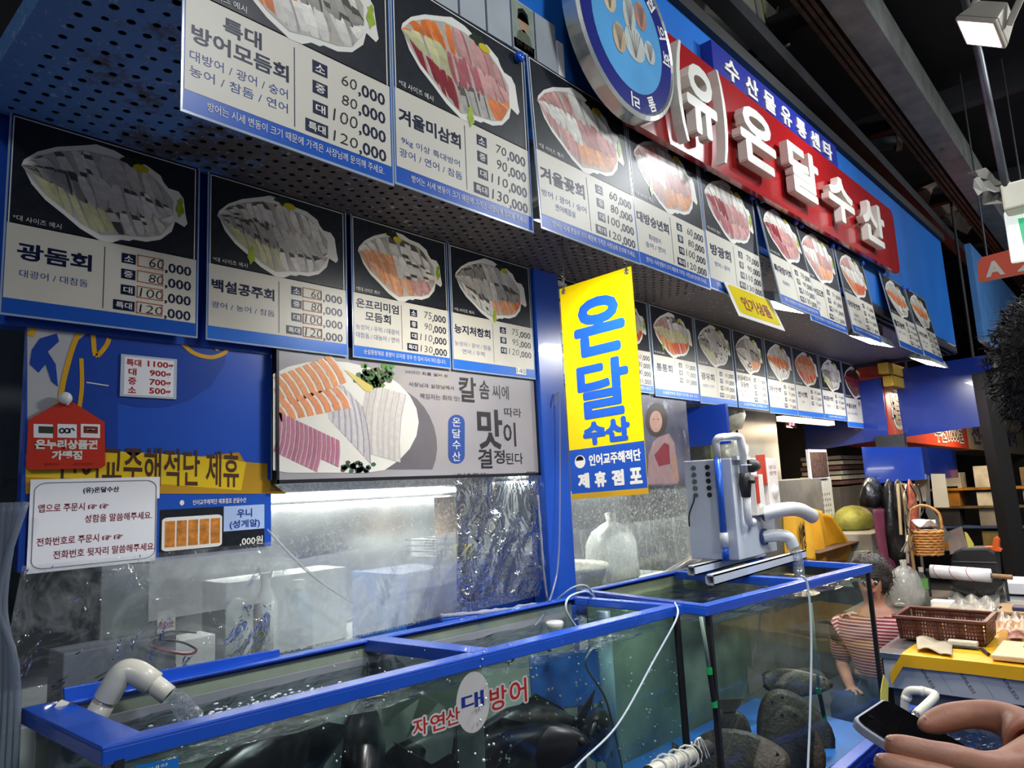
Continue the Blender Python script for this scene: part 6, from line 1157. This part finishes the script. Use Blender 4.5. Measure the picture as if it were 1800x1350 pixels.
for k, (v, c) in enumerate(((858, '#b47a1c'), (890, '#5a4a30'), (925, '#3a4a70'), (965, '#8f8a80'))):
    a = at(1700, v, X=11.0); ib('far_shelf', 'cluttered shelf far behind at the right, %s' % ('top one', 'second from the top', 'third from the top', 'lowest one')[k], 'shelf', M('farshelf_%d' % k, c, .7, var=.6, vscale=6), (11.0, .5, a.z - .03), (11.5, 3.3, a.z))
    for j in range(4):
        rr = random.Random(40 + k * 9 + j); cn, cc = (('orange', '#b5771c'), ('grey', '#8d8678'), ('maroon', '#5a2a20'), ('cream', '#cfc8b0'), ('black', '#2c2a28'), ('olive', '#7d6a3c'))[rr.randrange(6)]; y = 2.3 - j * .5
        ib('far_tub', '%s tub on the %s far shelf, %s' % (cn, ('top', 'second', 'third', 'lowest')[k], ('leftmost', 'second from the left', 'third from the left', 'rightmost')[j]), 'tub', M('ft_' + cn, cc, .6, var=.3), (11.05, y - rr.uniform(.25, .42), a.z), (11.4, y, a.z + rr.uniform(.12, .28)))
MB_ = MB()
for y in (.455, 3.305): MB_.box(11.0, 11.5, y, y + .04, 0, 1.6)
tag(MB_.build('far_rack_frame', dark_steel), 'dark upright posts of the far shelves', 'rack')
# ------------------------------------------------------------------ work table with stainless front and yellow cloth
t = thing('work_table', 'work table with film-covered stainless front', 'table', (5.0, .6, 0)); tx0, tx1, ty0, ty1, tz = 4.06, 6.6, -.3, 1.2, .67
MB().box(tx0, tx1, ty0, ty1, tz - .03, tz).build('tabletop', steel, t, bevel=.003)
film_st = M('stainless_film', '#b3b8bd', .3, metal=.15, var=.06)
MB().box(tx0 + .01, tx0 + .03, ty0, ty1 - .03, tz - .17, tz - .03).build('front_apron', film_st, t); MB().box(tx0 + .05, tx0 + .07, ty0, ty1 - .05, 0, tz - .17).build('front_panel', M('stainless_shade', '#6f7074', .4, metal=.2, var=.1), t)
MB().box(tx0 + .02, tx1, ty1 - .03, ty1 - .02, 0, tz - .03).build('side_panel', dark_steel, t)
tag(MB().box(5.1, 6.25, 1.22, 1.68, .0, .67).build('side_bench', M('bench_dark', '#4c4640', .6, var=.3)), 'low dark bench left of the work table', 'bench')
m = MB()
for k in range(9):
    for z0, xx in ((tz - .155, tx0 + .0092), (tz - .36, tx0 + .0492)):
        y0 = 1.02 - .17 * k; an = math.radians(-62); ux = V(0, -math.cos(an), math.sin(an)); uy = V(0, -math.sin(an) * -1, math.cos(an)); o = V(xx, y0, z0 + .12)
        put_text(m, 'STAINLESS', (0, 0, .13, .016), lambda x, y, d: o + ux * x + uy * y, .01, 1)
        q = o + V(0, -.075, .01); m.quad(q, q + ux * .15, q + ux * .15 + uy * .0012, q + uy * .0012)
m.build('film_print', M('film_ink', '#3c4046', .5), t)['kind'] = 'stuff'
ycl = M('table_cloth_yellow', '#e0a90c', .45, var=.12, vscale=4, dirt='#8f5a1c', damt=-.05, dscale=4)
def clothf(a, b):
    y = 1.14 - a * 1.3; s = b * 1.15
    if s < .06: p = V(tx0 - .008 - .004 * math.sin(14 * y), y, tz + .004 - .06 + s)
    else: p = V(tx0 - .008 + (s - .06), y, tz + .005 + .003 * math.sin(9 * s + 7 * y))
    if a < .05: p.z -= .10 * (1 - a / .05); p.y -= 0
    return p
m = MB(); m.grid(clothf, 40, 58); tag(m.build('yellow_cloth', ycl, solid=.002), 'yellow oilcloth covering the work table edge', 'cloth')
# brown crate basket
t = thing('crate_basket', 'brown slotted plastic basket on the yellow cloth', 'basket', (4.53, .96, .68)); bm_ = M('basket_brown', '#5a2e22', .4, var=.1)
bx0, bx1, by0, by1, bz0, bz1 = 4.36, 4.70, .745, 1.18, .685, .802
def side(o, du, L, dv, H, cols, rows, skip):
    """slotted wall: a lattice of bars with open slots"""
    m = MB(); th = Vector(du).cross(Vector(dv)).normalized() * .004; du = Vector(du); dv = Vector(dv)
    def bar(a0, a1, b0, b1): m.slab([o + du * a0 + dv * b0, o + du * a1 + dv * b0, o + du * a1 + dv * b1, o + du * a0 + dv * b1], th)
    cw = L / cols; rh = H / rows
    for j in range(rows): bar(0, L, j * rh, j * rh + rh * .5)
    for i in range(cols + 1):
        w = cw * (1.4 if i % 7 in (0, 6) else .55); a = max(0, i * cw - w / 2); bar(a, min(L, a + w), 0, H)
    bar(0, L, H * .93, H)
    return m
for o, du, L in ((V(bx0 + .02, by1 - .02, bz0), V(0, -1, 0), by1 - by0 - .04), (V(bx1 - .02, by1 - .02, bz0), V(0, -1, 0), by1 - by0 - .04)): side(o, du, L, V(-.1 if o.x < 4.5 else .1, 0, 1), bz1 - bz0, 28, 6, 0).build('slotted_side', bm_, t)
for o, s in ((V(bx0 + .02, by1 - .02, bz0), .06), (V(bx0 + .02, by0 + .02, bz0), -.06)): side(o, V(1, 0, 0), bx1 - bx0 - .04, V(0, s * 1.6, 1), bz1 - bz0, 20, 6, 0).build('slotted_end', bm_, t)
MB().box(bx0 + .02, bx1 - .02, by0 + .02, by1 - .02, bz0 - .004, bz0 + .004).build('bottom', bm_, t)
m = MB(); z = bz1
for b in ((bx0 - .004, bx0 + .02, by0, by1), (bx1 - .02, bx1 + .004, by0, by1), (bx0, bx1, by0 - .004, by0 + .02), (bx0, bx1, by1 - .02, by1 + .004)): m.box(b[0], b[1], b[2], b[3], z - .012, z + .004)
m.build('rim', bm_, t, bevel=.004)
def onT(u, v, z=.685): return at(u, v, Z=z)
t = thing('chopping_board', 'pale cutting board on the yellow cloth at the right edge', 'cutting board', onT(1780, 1150)); MB().box(4.10, 4.46, .30, .70, .68, .705).build('board', M('board_beige', '#d2b48c', .5, var=.12), t, bevel=.006); m = MB(); m.box(4.33, 4.4, .36, .6, .705, .708); m.build('meat_scrap', M('meat_dark', '#5a2020', .4), t, bevel=.002)
t = thing('knife', 'kitchen knife with black handle beside the cutting board', 'knife', onT(1730, 1150)); a, b, c = onT(1725, 1140, .688), onT(1738, 1150, .688), onT(1690, 1136, .688); m = MB(); m.tube([a, b], .008, 8); m.build('handle', black_mat, t); m = MB(); d = V(.012, 0, 0); m.slab([c, a, a + d, c + d * .3], (0, 0, .002)); m.build('blade', steel, t)
t = tag(MB().grid(lambda a, b: onT(1612 + 62 * a, 1122 + 22 * b + 10 * a, .684) + V(0, 0, .024 * abs(math.sin(5 * a + 3 * b)) * (1.2 - a)), 12, 8).build('rag', M('rag_cream', '#b9ab92', .8, var=.15), smooth=True, solid=.004), 'crumpled cream rag on the yellow cloth', 'rag')
p = onT(1695, 1130, .70); t = thing('sponge', 'white scrubbing sponge leaning on the brown basket', 'sponge', p); m = MB(); m.box(p.x - .03, p.x + .02, p.y - .06, p.y + .07, p.z - .012, p.z + .012); m.build('sponge', M('sponge_white', '#cfc9b4', .8, bump=.5), t, bevel=.005)
m = MB(); m.box(p.x - .05, p.x - .03, p.y - .07, p.y + .05, .684, .688); m.build('wire_rack', black_mat, t)
# far half of the table: bag, bottle, roll, tray, boards
bag('plastic_bag', 'tied white plastic bag behind the brown basket', onT(1597, 1062), .13, .10, .26, film('bag_film', (.85, .87, .86), .45, (.85, .87, .85), streak=.3), 7)
p = onT(1626, 1060); t = bottle('clear water bottle with green label behind the basket', p.x, p.y, .68, .24, .035, film('bottle_film', (.85, .9, .88), .12, (.8, .85, .85)), white_plastic); m = MB(); m.lathe([(.0355, .1), (.0355, .17)], (p.x, p.y, .68), 16); m.build('label', M('label_green', '#5f9a4c', .4), t)
p = at(1690, 1008, X=5.8); t = thing('paper_roll', 'white wrapping paper roll with red stripes', 'roll', p); a = at(1636, 1004, X=5.8); b = at(1742, 1012, X=5.8); m = MB(); m.pipe([a, a.lerp(b, .5), b], .046, .02, 22); m.build('roll', paper_white, t, smooth=True)
d = (b - a).normalized(); e = d.orthogonal().normalized(); g = d.cross(e)
for k in (.15, .42, .7): m = MB(); c = a.lerp(b, k); m.tube([c + (e * math.cos(q) + g * math.sin(q)) * .0462 + d * (.03 * math.sin(q)) for q in [i * .314 for i in range(20)]], .0022, 5, closed=True); m.build('red_stripe', red_ink, t)
m = MB(); m.tube([b, b + d * .12], .016, 8); m.build('core', wood, t); m = MB(); m.tube([b + d * .08, V((b + d * .08).x, (b + d * .08).y, .69)], .008, 8); m.tube([a - d * .02, V((a - d * .02).x, (a - d * .02).y, .69)], .008, 8); m.tube([a - d * .03, a], .016, 8); m.build('stand', dark_steel, t)
t = thing('foil_tray', 'shiny black foil tray under the paper roll', 'tray', onT(1725, 1045)); p = onT(1722, 1046); m = MB(); m.hexa([(p.x - .16, p.y - .1, .69), (p.x + .16, p.y - .1, .69), (p.x + .16, p.y + .1, .69), (p.x - .16, p.y + .1, .69), (p.x - .2, p.y - .14, .76), (p.x + .2, p.y - .14, .76), (p.x + .2, p.y + .14, .76), (p.x - .2, p.y + .14, .76)]); m.build('tray', M('foil_dark', '#33312f', .15, metal=.6, var=.5, vscale=14, bump=.8, bscale=25), t)
tag(MB().grid(lambda a, b: onT(1668 + 90 * a, 1052 + 24 * b, .69) + V(0, 0, .05 * abs(math.sin(9 * a + 4 * b) * math.cos(7 * b - 3 * a))), 16, 8).build('plastic_wrap', film('wrap_film', (.85, .85, .85), .4, (.75, .72, .68), streak=.4, sscale=20, refl=.25, rough=.3), smooth=True), 'heap of crumpled clear wrap on the table', 'plastic wrap')
p = onT(1660, 1066); ib('white_block', 'small white box on legs behind the basket', 'box', white_plastic, (p.x - .04, p.y - .06, .685), (p.x + .04, p.y + .07, .725))
p = onT(1700, 1078); ib('grey_tray', 'long pale tray behind the basket', 'tray', M('tray_beige', '#b5a58c', .5, var=.1), (p.x - .05, p.y - .16, .685), (p.x + .25, p.y + .22, .70))
p = onT(1785, 1040); ib('flat_box', 'white flat box at the right edge of the table', 'box', paper_white, (p.x - .1, p.y - .25, .68), (p.x + .25, p.y + .05, .76)); p = onT(1790, 1075); ib('card_stack', 'tan board with a blue packet at the right edge', 'board', M('tan_board', '#a8855c', .7, var=.15), (p.x - .12, p.y - .3, .68), (p.x + .2, p.y + .12, .70)); ib('blue_packet', 'flat navy packet on the tan board', 'packet', M('packet_navy', '#28325c', .4), (p.x - .08, p.y - .2, .70), (p.x + .02, p.y + .02, .725))
tag(MB().grid(lambda a, b: onT(1752 + 60 * a, 1085 + 32 * b, .69) + V(0, 0, .035 * abs(math.sin(8 * a + 3 * b) * math.cos(6 * b))), 12, 8).build('meat_wrap', film('meat_film', (.9, .8, .78), .45, (.6, .45, .42), streak=.4, sscale=16, refl=.25, rough=.3), smooth=True), 'pinkish wrapped fish pieces on the yellow cloth', 'food')
t = tag(MB().grid(lambda a, b: onT(1772 + 28 * a, 1108 + 14 * b, .692) + V(0, 0, .012 * math.sin(3.1 * a) * math.sin(3.1 * b)), 6, 5).build('meat_slice', M('meat_maroon', '#7a3a34', .4, var=.3), smooth=True), 'dark red fish slice on the yellow cloth', 'food')
m = MB(); m.prism([at(u, v, Y=1.05) for u, v in ((1549, 1215), (1554, 1186), (1562, 1200), (1561, 1240), (1549, 1250))], (0, .004, 0)); tag(m.build('yellow_price_card', M('price_card', '#d8cf5c', .4, var=.2)), 'narrow yellow and white card stuck on the tank corner', 'card')
# ------------------------------------------------------------------ people
skin_m = M('skin', '#b9826a', .5, var=.12, vscale=30, bump=.06, bscale=200, sss=.12)
def skinned(name, mat, parent, verts, edges, rad, root=0, sub=2):
    off = V(0, 0, 0); q = parent
    while q is not None: off += q.location; q = q.parent
    me = bpy.data.meshes.new(name); me.from_pydata([tuple(Vector(v) - off) for v in verts], edges, []); me.materials.append(mat)
    o = bpy.data.objects.new(name, me); COL.objects.link(o); o.parent = parent
    md = o.modifiers.new('skin', 'SKIN'); md.use_smooth_shade = True
    for i, r in enumerate(rad):
        s = me.skin_vertices[0].data[i]; s.radius = (r, r) if not isinstance(r, tuple) else r; s.use_root = (i == root)
    sd = o.modifiers.new('sub', 'SUBSURF'); sd.levels = sub; sd.render_levels = sub
    return o
class Fig:
    def __init__(s): s.v = []; s.e = []; s.r = []; s.n = {}
    def add(s, name, p, r, to=None):
        s.v.append(Vector(p)); s.r.append(r); s.n[name] = len(s.v) - 1
        if to is not None: s.e.append((s.n[to], s.n[name]))
        return s
    def build(s, name, mat, parent, sub=2): return skinned(name, mat, parent, s.v, s.e, s.r, 0, sub)
def face(t, hc, fw, r, hairc):
    """eyes, brows, mouth, ears on a head centred at hc looking along fw"""
    fw = Vector(fw).normalized(); sd = V(0, 0, 1).cross(fw).normalized(); up = V(0, 0, 1)
    for s in (-1, 1):
        m = MB(); m.ball(hc + fw * r * .86 + sd * (.032 * s) + up * .0, (.013, .013, .009), 10, 8); eo = m.build('eye', M('eye_white', '#d8d2c8', .2, var=0), t, smooth=True)
        m = MB(); m.ball(hc + fw * (r * .86 + .009) + sd * (.032 * s), .0065, 8, 6); m.build('pupil', black_mat, eo, smooth=True)
        m = MB(); m.tube([hc + fw * r * .93 + sd * (.018 * s) + up * .024, hc + fw * r * .88 + sd * (.048 * s) + up * .026], .004, 6); m.build('eyebrow', M('brow', hairc, .8), t)
        m = MB(); m.ball(hc + sd * (r * .93 * s) - up * .005, (.012, .018, .028), 10, 8); m.build('ear', skin_m, t, smooth=True)
    m = MB(); m.tube([hc + fw * r * .9 - up * .055 - sd * .024, hc + fw * r * .95 - up * .058, hc + fw * r * .9 - up * .055 + sd * .024], .006, 8); m.build('mouth', M('lips', '#9a5048', .4), t, smooth=True)
def head(fig, hc, fw, r, neck_to):
    fw = Vector(fw).normalized()
    fig.add('neck', hc - V(0, 0, .135) - fw * .01, .052, neck_to); fig.add('jaw', hc - V(0, 0, .06) + fw * .02, .066, 'neck'); fig.add('skull', hc + V(0, 0, .01), r, 'jaw'); fig.add('crown', hc + V(0, 0, .075), r * .78, 'skull')
    fig.add('nose', hc + fw * (r + .012) - V(0, 0, .012), .011, 'skull')
def hair(t, hc, fw, r, col, strands, seed, length=.06, back=True):
    fw = Vector(fw).normalized(); rr = random.Random(seed); m = MB(); n, k = 26, 16; vs = []
    def surf(th, ph):
        d = V(math.sin(ph) * math.cos(th), math.sin(ph) * math.sin(th), math.cos(ph)); fr_ = d.dot(fw); lim = 1.02 if not (fr_ > .45 and d.z < .55) else .8
        return hc + V(0, 0, .03) + V(d.x * r * 1.22 * lim, d.y * r * 1.22 * lim, d.z * r * 1.36 * lim) * (1 + .05 * math.sin(9 * th + 3 * ph) + .03 * math.sin(17 * ph - 5 * th)), d
    for i in range(k + 1):
        for j in range(n): vs.append(surf(2 * math.pi * j / n, math.pi * .78 * i / k)[0])
    m.add(vs, [(i * n + j, (i + 1) * n + j, (i + 1) * n + (j + 1) % n, i * n + (j + 1) % n) for i in range(k) for j in range(n)]); hm = M('hair_' + col, col, .5, var=.5, vscale=60, bump=.8, bscale=120)
    o = m.build('hair', hm, t, smooth=True); m = MB()
    for _ in range(strands):
        th = rr.uniform(0, 6.283); ph = rr.uniform(.15, 2.4); p, d = surf(th, ph)
        if d.dot(fw) > .5 and d.z < .5: continue
        tng = V(rr.gauss(0, 1), rr.gauss(0, 1), rr.gauss(-.9, .5)); tng = (tng - d * tng.dot(d)).normalized(); q = p + d * .008 + tng * length * rr.uniform(.4, 1); e = q + tng * length * .5 + d * rr.uniform(-.004, .02)
        m.tube([p - d * .004, p + (q - p) * .5 + d * .01, q, e], [.0016, .0015, .0012, .0004], 3, cap=False)
    s = m.build('hair_strands', hm, o, smooth=True); s['kind'] = 'stuff'; return o
def standing(label, base, face_dir, h, top_mat, leg_mat, hc=None, arms=True, name='person'):
    x, y = base; fw = Vector(face_dir).normalized(); sd = V(-fw.y, fw.x, 0); t = thing(name, label, 'person', (x, y, 0)); k = h / 1.75; B = V(x, y, 0); g = Fig()
    g.add('pelvis', B + V(0, 0, .95 * k), .15); g.add('waist', B + V(0, 0, 1.1 * k), .135, 'pelvis'); g.add('chest', B + V(0, 0, 1.32 * k), .15, 'waist'); g.add('upper', B + V(0, 0, 1.44 * k), .10, 'chest')
    hc = Vector(hc) if hc else B + V(0, 0, 1.63 * k) + fw * .02; head(g, hc, fw, .095, 'upper')
    for s, nm in ((1, 'l'), (-1, 'r')):
        g.add('hip' + nm, B + sd * (.1 * s) + V(0, 0, .88 * k), .095, 'pelvis'); g.add('knee' + nm, B + sd * (.11 * s) + fw * .02 + V(0, 0, .5 * k), .065, 'hip' + nm); g.add('ankle' + nm, B + sd * (.11 * s) + V(0, 0, .09 * k), .042, 'knee' + nm); g.add('toe' + nm, B + sd * (.12 * s) + fw * .15 + V(0, 0, .04), .034, 'ankle' + nm)
        g.add('sh' + nm, B + sd * (.18 * s) + V(0, 0, 1.43 * k), .06, 'upper')
    return t, g, B, fw, sd, k, hc
def limb(g, nm, sh, pts): 
    prev = sh
    for i, (p, r) in enumerate(pts): g.add(nm + str(i), p, r, prev); prev = nm + str(i)
    return prev
def fingers(g, nm, palm, dirv, side, up, spread=.018, L=.08):
    for i in range(4):
        b = palm + dirv * .05 + side * (spread * (i - 1.5)); l = L * (.85, 1, .95, .75)[i]; g.add(f'{nm}k{i}', b, .0115, nm + 'palm'); g.add(f'{nm}m{i}', b + dirv * l * .5 + up * -.008, .0095, f'{nm}k{i}'); g.add(f'{nm}t{i}', b + dirv * l * .95 + up * -.028, .008, f'{nm}m{i}')
    g.add(nm + 'th0', palm - side * .04 + dirv * .01, .013, nm + 'palm'); g.add(nm + 'th1', palm - side * .06 + dirv * .05, .01, nm + 'th0')
def clothes(t, pts, edges, rad, name, mat, sub=2): return skinned(name, mat, t, pts, edges, rad, 0, sub)
# A: the dark-haired person whose head stands at the right edge, looking away into the market
hcA = at(1898, 672, d=1.18); jacket_m = M('jacket_dark', '#2a2a33', .8, var=.2, bump=.4); jean_m = M('jeans', '#26324a', .8, var=.2)
tA, g, B, fw, sd, k, hc = standing('person with bushy dark hair at the right edge, seen from behind', (hcA.x + RIGHT.x * .26, hcA.y + RIGHT.y * .26), (.80, -.60, 0), hcA.z / 1.63 * 1.75, jacket_m, jean_m, hcA)
for s, nm in ((1, 'l'), (-1, 'r')):
    e = limb(g, 'arm' + nm, 'sh' + nm, [(B + sd * (.23 * s) + V(0, 0, 1.15 * k), .045), (B + sd * (.22 * s) + fw * .08 + V(0, 0, .9 * k), .034)]); pp_ = B + sd * (.22 * s) + fw * .1 + V(0, 0, .82 * k); g.add(nm + 'palm', pp_, .034, e); fingers(g, nm, pp_, V(0, 0, -1), fw, sd * -s)
g.build('body', skin_m, tA); face(tA, hc, fw, .095, '#1a1412'); hair(tA, hc, fw, .09, '#1b1512', 1100, 5, .028)
n_ = g.n; vv = [g.v[n_[q]] for q in ('pelvis', 'waist', 'chest', 'upper', 'shl', 'arml0', 'arml1', 'shr', 'armr0', 'armr1')]; clothes(tA, vv, [(0, 1), (1, 2), (2, 3), (3, 4), (4, 5), (5, 6), (3, 7), (7, 8), (8, 9)], [.17, .16, .172, .105, .075, .06, .05, .075, .06, .05], 'jacket', jacket_m)
clothes(tA, [g.v[n_[q]] for q in ('pelvis', 'hipl', 'kneel', 'anklel', 'hipr', 'kneer', 'ankler')], [(0, 1), (1, 2), (2, 3), (0, 4), (4, 5), (5, 6)], [.165, .11, .08, .06, .11, .08, .06], 'trousers', jean_m)
# B: the customer beside the camera whose right hand holds a phone into the picture
P_ = lambda u, v, d: at(u, v, d=d)
tB, g, B, fw, sd, k, hc = standing('customer at the right holding a smartphone, mostly out of view', (.86, -.55), (-.67, .74, 0), 1.74, jacket_m, jean_m)
g.v[g.n['shr']] = V(1.0, -.40, 1.43)
g.add('elbow', V(.895, -.19, 1.25), .043, 'shr'); g.add('fore', V(.85, -.05, 1.285), .04, 'elbow'); g.add('wrist', P_(1905, 1372, .60), .027, 'fore'); g.add('heel', P_(1850, 1345, .61), .029, 'wrist'); g.add('rpalm', P_(1798, 1335, .612), .027, 'heel'); g.add('pA', P_(1806, 1302, .632), .026, 'heel'); g.add('pB', P_(1768, 1322, .622), .02, 'rpalm')
def chain(nm, pts, to):
    prev = to
    for i, (u, v, d, r) in enumerate(pts): g.add(f'{nm}{i}', P_(u, v, d), r, prev); prev = f'{nm}{i}'
chain('thumb', [(1785, 1272, .655, .019), (1740, 1256, .668, .0152), (1700, 1255, .674, .0128), (1668, 1261, .675, .0138), (1640, 1270, .673, .0115), (1624, 1275, .67, .0080), (1616, 1278, .668, .003)], 'pA')
chain('index', [(1772, 1352, .592, .0145), (1722, 1345, .588, .0116), (1676, 1333, .587, .0131), (1640, 1326, .591, .0112), (1605, 1318, .596, .0116), (1575, 1311, .60, .0104), (1560, 1309, .603, .0075), (1553, 1308, .604, .003)], 'rpalm')
chain('middle', [(1772, 1388, .59, .0142), (1712, 1381, .582, .0116), (1660, 1369, .579, .013), (1620, 1359, .583, .0111), (1585, 1351, .588, .0115), (1556, 1344, .592, .0103), (1542, 1341, .595, .0075), (1535, 1340, .596, .003)], 'rpalm')
chain('ring', [(1782, 1422, .595, .0135), (1720, 1418, .585, .0118), (1660, 1404, .583, .0112), (1610, 1390, .59, .0102), (1580, 1383, .595, .0075)], 'rpalm')
chain('little', [(1800, 1450, .60, .012), (1745, 1448, .592, .01), (1700, 1436, .592, .0095), (1662, 1426, .598, .007)], 'rpalm')
e = limb(g, 'arml', 'shl', [(B + sd * .23 + V(0, 0, 1.15), .045), (B + sd * .22 + fw * .1 + V(0, 0, .92), .034)]); pp_ = B + sd * .22 + fw * .12 + V(0, 0, .84); g.add('lpalm', pp_, .034, e); fingers(g, 'l', pp_, V(0, 0, -1), fw, sd * -1)
bo = g.build('body', skin_m, tB, 3); face(tB, hc, fw, .095, '#1a1412'); hair(tB, hc, fw, .098, '#231a16', 300, 6)
n_ = g.n; vv = [g.v[n_[q]] for q in ('pelvis', 'waist', 'chest', 'upper', 'shl', 'arml0', 'arml1', 'shr', 'elbow')] + [V(.862, -.085, 1.275)]; clothes(tB, vv, [(0, 1), (1, 2), (2, 3), (3, 4), (4, 5), (5, 6), (3, 7), (7, 8), (8, 9)], [.17, .16, .172, .105, .075, .06, .05, .075, .06, .052], 'jacket', M('jacket_olive', '#3f4436', .8, var=.2))
clothes(tB, [g.v[n_[q]] for q in ('pelvis', 'hipl', 'kneel', 'anklel', 'hipr', 'kneer', 'ankler')], [(0, 1), (1, 2), (2, 3), (0, 4), (4, 5), (5, 6)], [.165, .11, .08, .06, .11, .08, .06], 'trousers', jean_m)
for a, b in (('thumb5', 'thumb4'), ('index6', 'index5'), ('middle6', 'middle5')):
    p, q = g.v[n_[a]], g.v[n_[b]]; d = (p - q).normalized(); upv = (V(0, 0, 1) - d * d.z).normalized(); upv = (upv - FWD * .35).normalized(); c = p.lerp(q, .6) + upv * .0066; s_ = d.cross(upv).normalized(); m = MB(); m.ball(c, (.0062, .0045, .002), 10, 6, rot=Matrix((d, s_, upv)).transposed()); m.build('fingernail', M('nail', '#c99b86', .25, var=.05), bo, smooth=True)
# the phone in the hand
CAM = lambda x, y, z: RIGHT * x + DOWN * y + FWD * z + V(0, 0, EYE)
tl, tr_, bl, br = CAM(.333, .330, .70), CAM(.393, .330, .75), CAM(.428, .372, .585), CAM(.488, .372, .635)
t = thing('smartphone', 'dark smartphone with pale case held in the hand', 'phone', bl); nn = (tr_ - tl).cross(bl - tl).normalized(); nn = nn if nn.z > 0 else -nn
def rr3(inset, d, r=.12):
    ex, ey = tr_ - tl, bl - tl; pts = rrect(inset, inset * .5, 1 - inset, 1 - inset * .5, r, 4); return [tl + ex * a + ey * b + nn * d for a, b in pts]
m = MB(); m.prism(rr3(0, -.009), nn * .009); m.build('case', M('case_pale', '#aeb4c4', .35, var=.1), t, bevel=.0015)
m = MB(); m.prism(rr3(.04, -.0005, .1), nn * .0016); m.build('screen', M('screen_dark', '#0b0a0c', .06, var=.3, coat=.5), t)
c = tl + (tr_ - tl) * .3 + (bl - tl) * .06 + nn * .0015; m = MB(); m.lathe([(0, .0006), (.003, .0006), (.003, 0)], c, 12, (tr_ - tl).normalized(), (bl - tl).normalized(), nn); m.build('camera_hole', M('lens_black', '#1a1a22', .05), t)
# C: seated vendor beyond the right tank, striped red top
hcC = at(1532, 1020, X=4.72); m_s = bpy.data.materials.new('striped_red'); m_s.use_nodes = True; nt = m_s.node_tree; b_ = nt.nodes['Principled BSDF']; wv = N(nt, 'ShaderNodeTexWave', Scale=18.); wv.bands_direction = 'Z'; tc = N(nt, 'ShaderNodeTexCoord'); nt.links.new(tc.outputs['Object'], wv.inputs['Vector']); mx = N(nt, 'ShaderNodeMixRGB'); mx.inputs[1].default_value = C('#7a1f2c'); mx.inputs[2].default_value = C('#c4a4a0'); cr = N(nt, 'ShaderNodeMapRange'); cr.inputs['From Min'].default_value = .55; cr.inputs['From Max'].default_value = .75; nt.links.new(wv.outputs['Fac'], cr.inputs['Value']); nt.links.new(cr.outputs[0], mx.inputs[0]); nt.links.new(mx.outputs[0], b_.inputs['Base Color']); b_.inputs['Roughness'].default_value = .8
tC = thing('person', 'seated vendor in a red striped top behind the right tank', 'person', (hcC.x, hcC.y, 0)); g = Fig(); fw = V(-1, -.12, 0).normalized(); sd = V(-fw.y, fw.x, 0); B = V(hcC.x, hcC.y, 0); z = hcC.z
g.add('pelvis', B + V(0, 0, z - .66), .14); g.add('chest', B + V(0, 0, z - .36), .14, 'pelvis'); g.add('upper', B + V(0, 0, z - .23), .09, 'chest'); head(g, hcC, fw, .092, 'upper')
for s, nm in ((1, 'l'), (-1, 'r')):
    g.add('sh' + nm, B + sd * (.17 * s) + V(0, 0, z - .25), .055, 'upper'); g.add('el' + nm, B + sd * (.22 * s) + V(0, 0, z - .5), .042, 'sh' + nm); g.add('wr' + nm, B + sd * (.14 * s) + fw * .22 + V(0, 0, z - .58), .03, 'el' + nm); pp_ = B + sd * (.12 * s) + fw * .28 + V(0, 0, z - .58); g.add(nm + 'palm', pp_, .03, 'wr' + nm); fingers(g, nm, pp_, fw, sd * s, V(0, 0, 1))
    g.add('hip' + nm, B + sd * (.1 * s) + fw * .08 + V(0, 0, z - .68), .09, 'pelvis'); g.add('knee' + nm, B + sd * (.14 * s) + fw * .42 + V(0, 0, max(.3, z - .64)), .065, 'hip' + nm); g.add('ank' + nm, B + sd * (.14 * s) + fw * .40 + V(0, 0, .08), .045, 'knee' + nm); g.add('toe' + nm, B + sd * (.14 * s) + fw * .52 + V(0, 0, .04), .034, 'ank' + nm)
g.build('body', skin_m, tC); face(tC, hcC, fw, .092, '#2a2220'); hair(tC, hcC, fw, .094, '#2c2624', 120, 8, .04); n_ = g.n
clothes(tC, [g.v[n_[q]] for q in ('pelvis', 'chest', 'upper', 'shl', 'ell', 'shr', 'elr')], [(0, 1), (1, 2), (2, 3), (3, 4), (2, 5), (5, 6)], [.165, .17, .12, .1, .07, .1, .07], 'striped_top', m_s)
clothes(tC, [g.v[n_[q]] for q in ('pelvis', 'hipl', 'kneel', 'ankl', 'hipr', 'kneer', 'ankr')], [(0, 1), (1, 2), (2, 3), (0, 4), (4, 5), (5, 6)], [.16, .12, .095, .065, .12, .095, .065], 'trousers', jean_m)
tag(MB().lathe([(0, 0), (.15, 0), (.13, z - .78), (.16, z - .77), (.16, z - .74), (0, z - .74)], (B.x, B.y, 0), 20).build('stool', M('stool_red', '#7a2a24', .5)), 'round low stool under the seated vendor', 'stool')
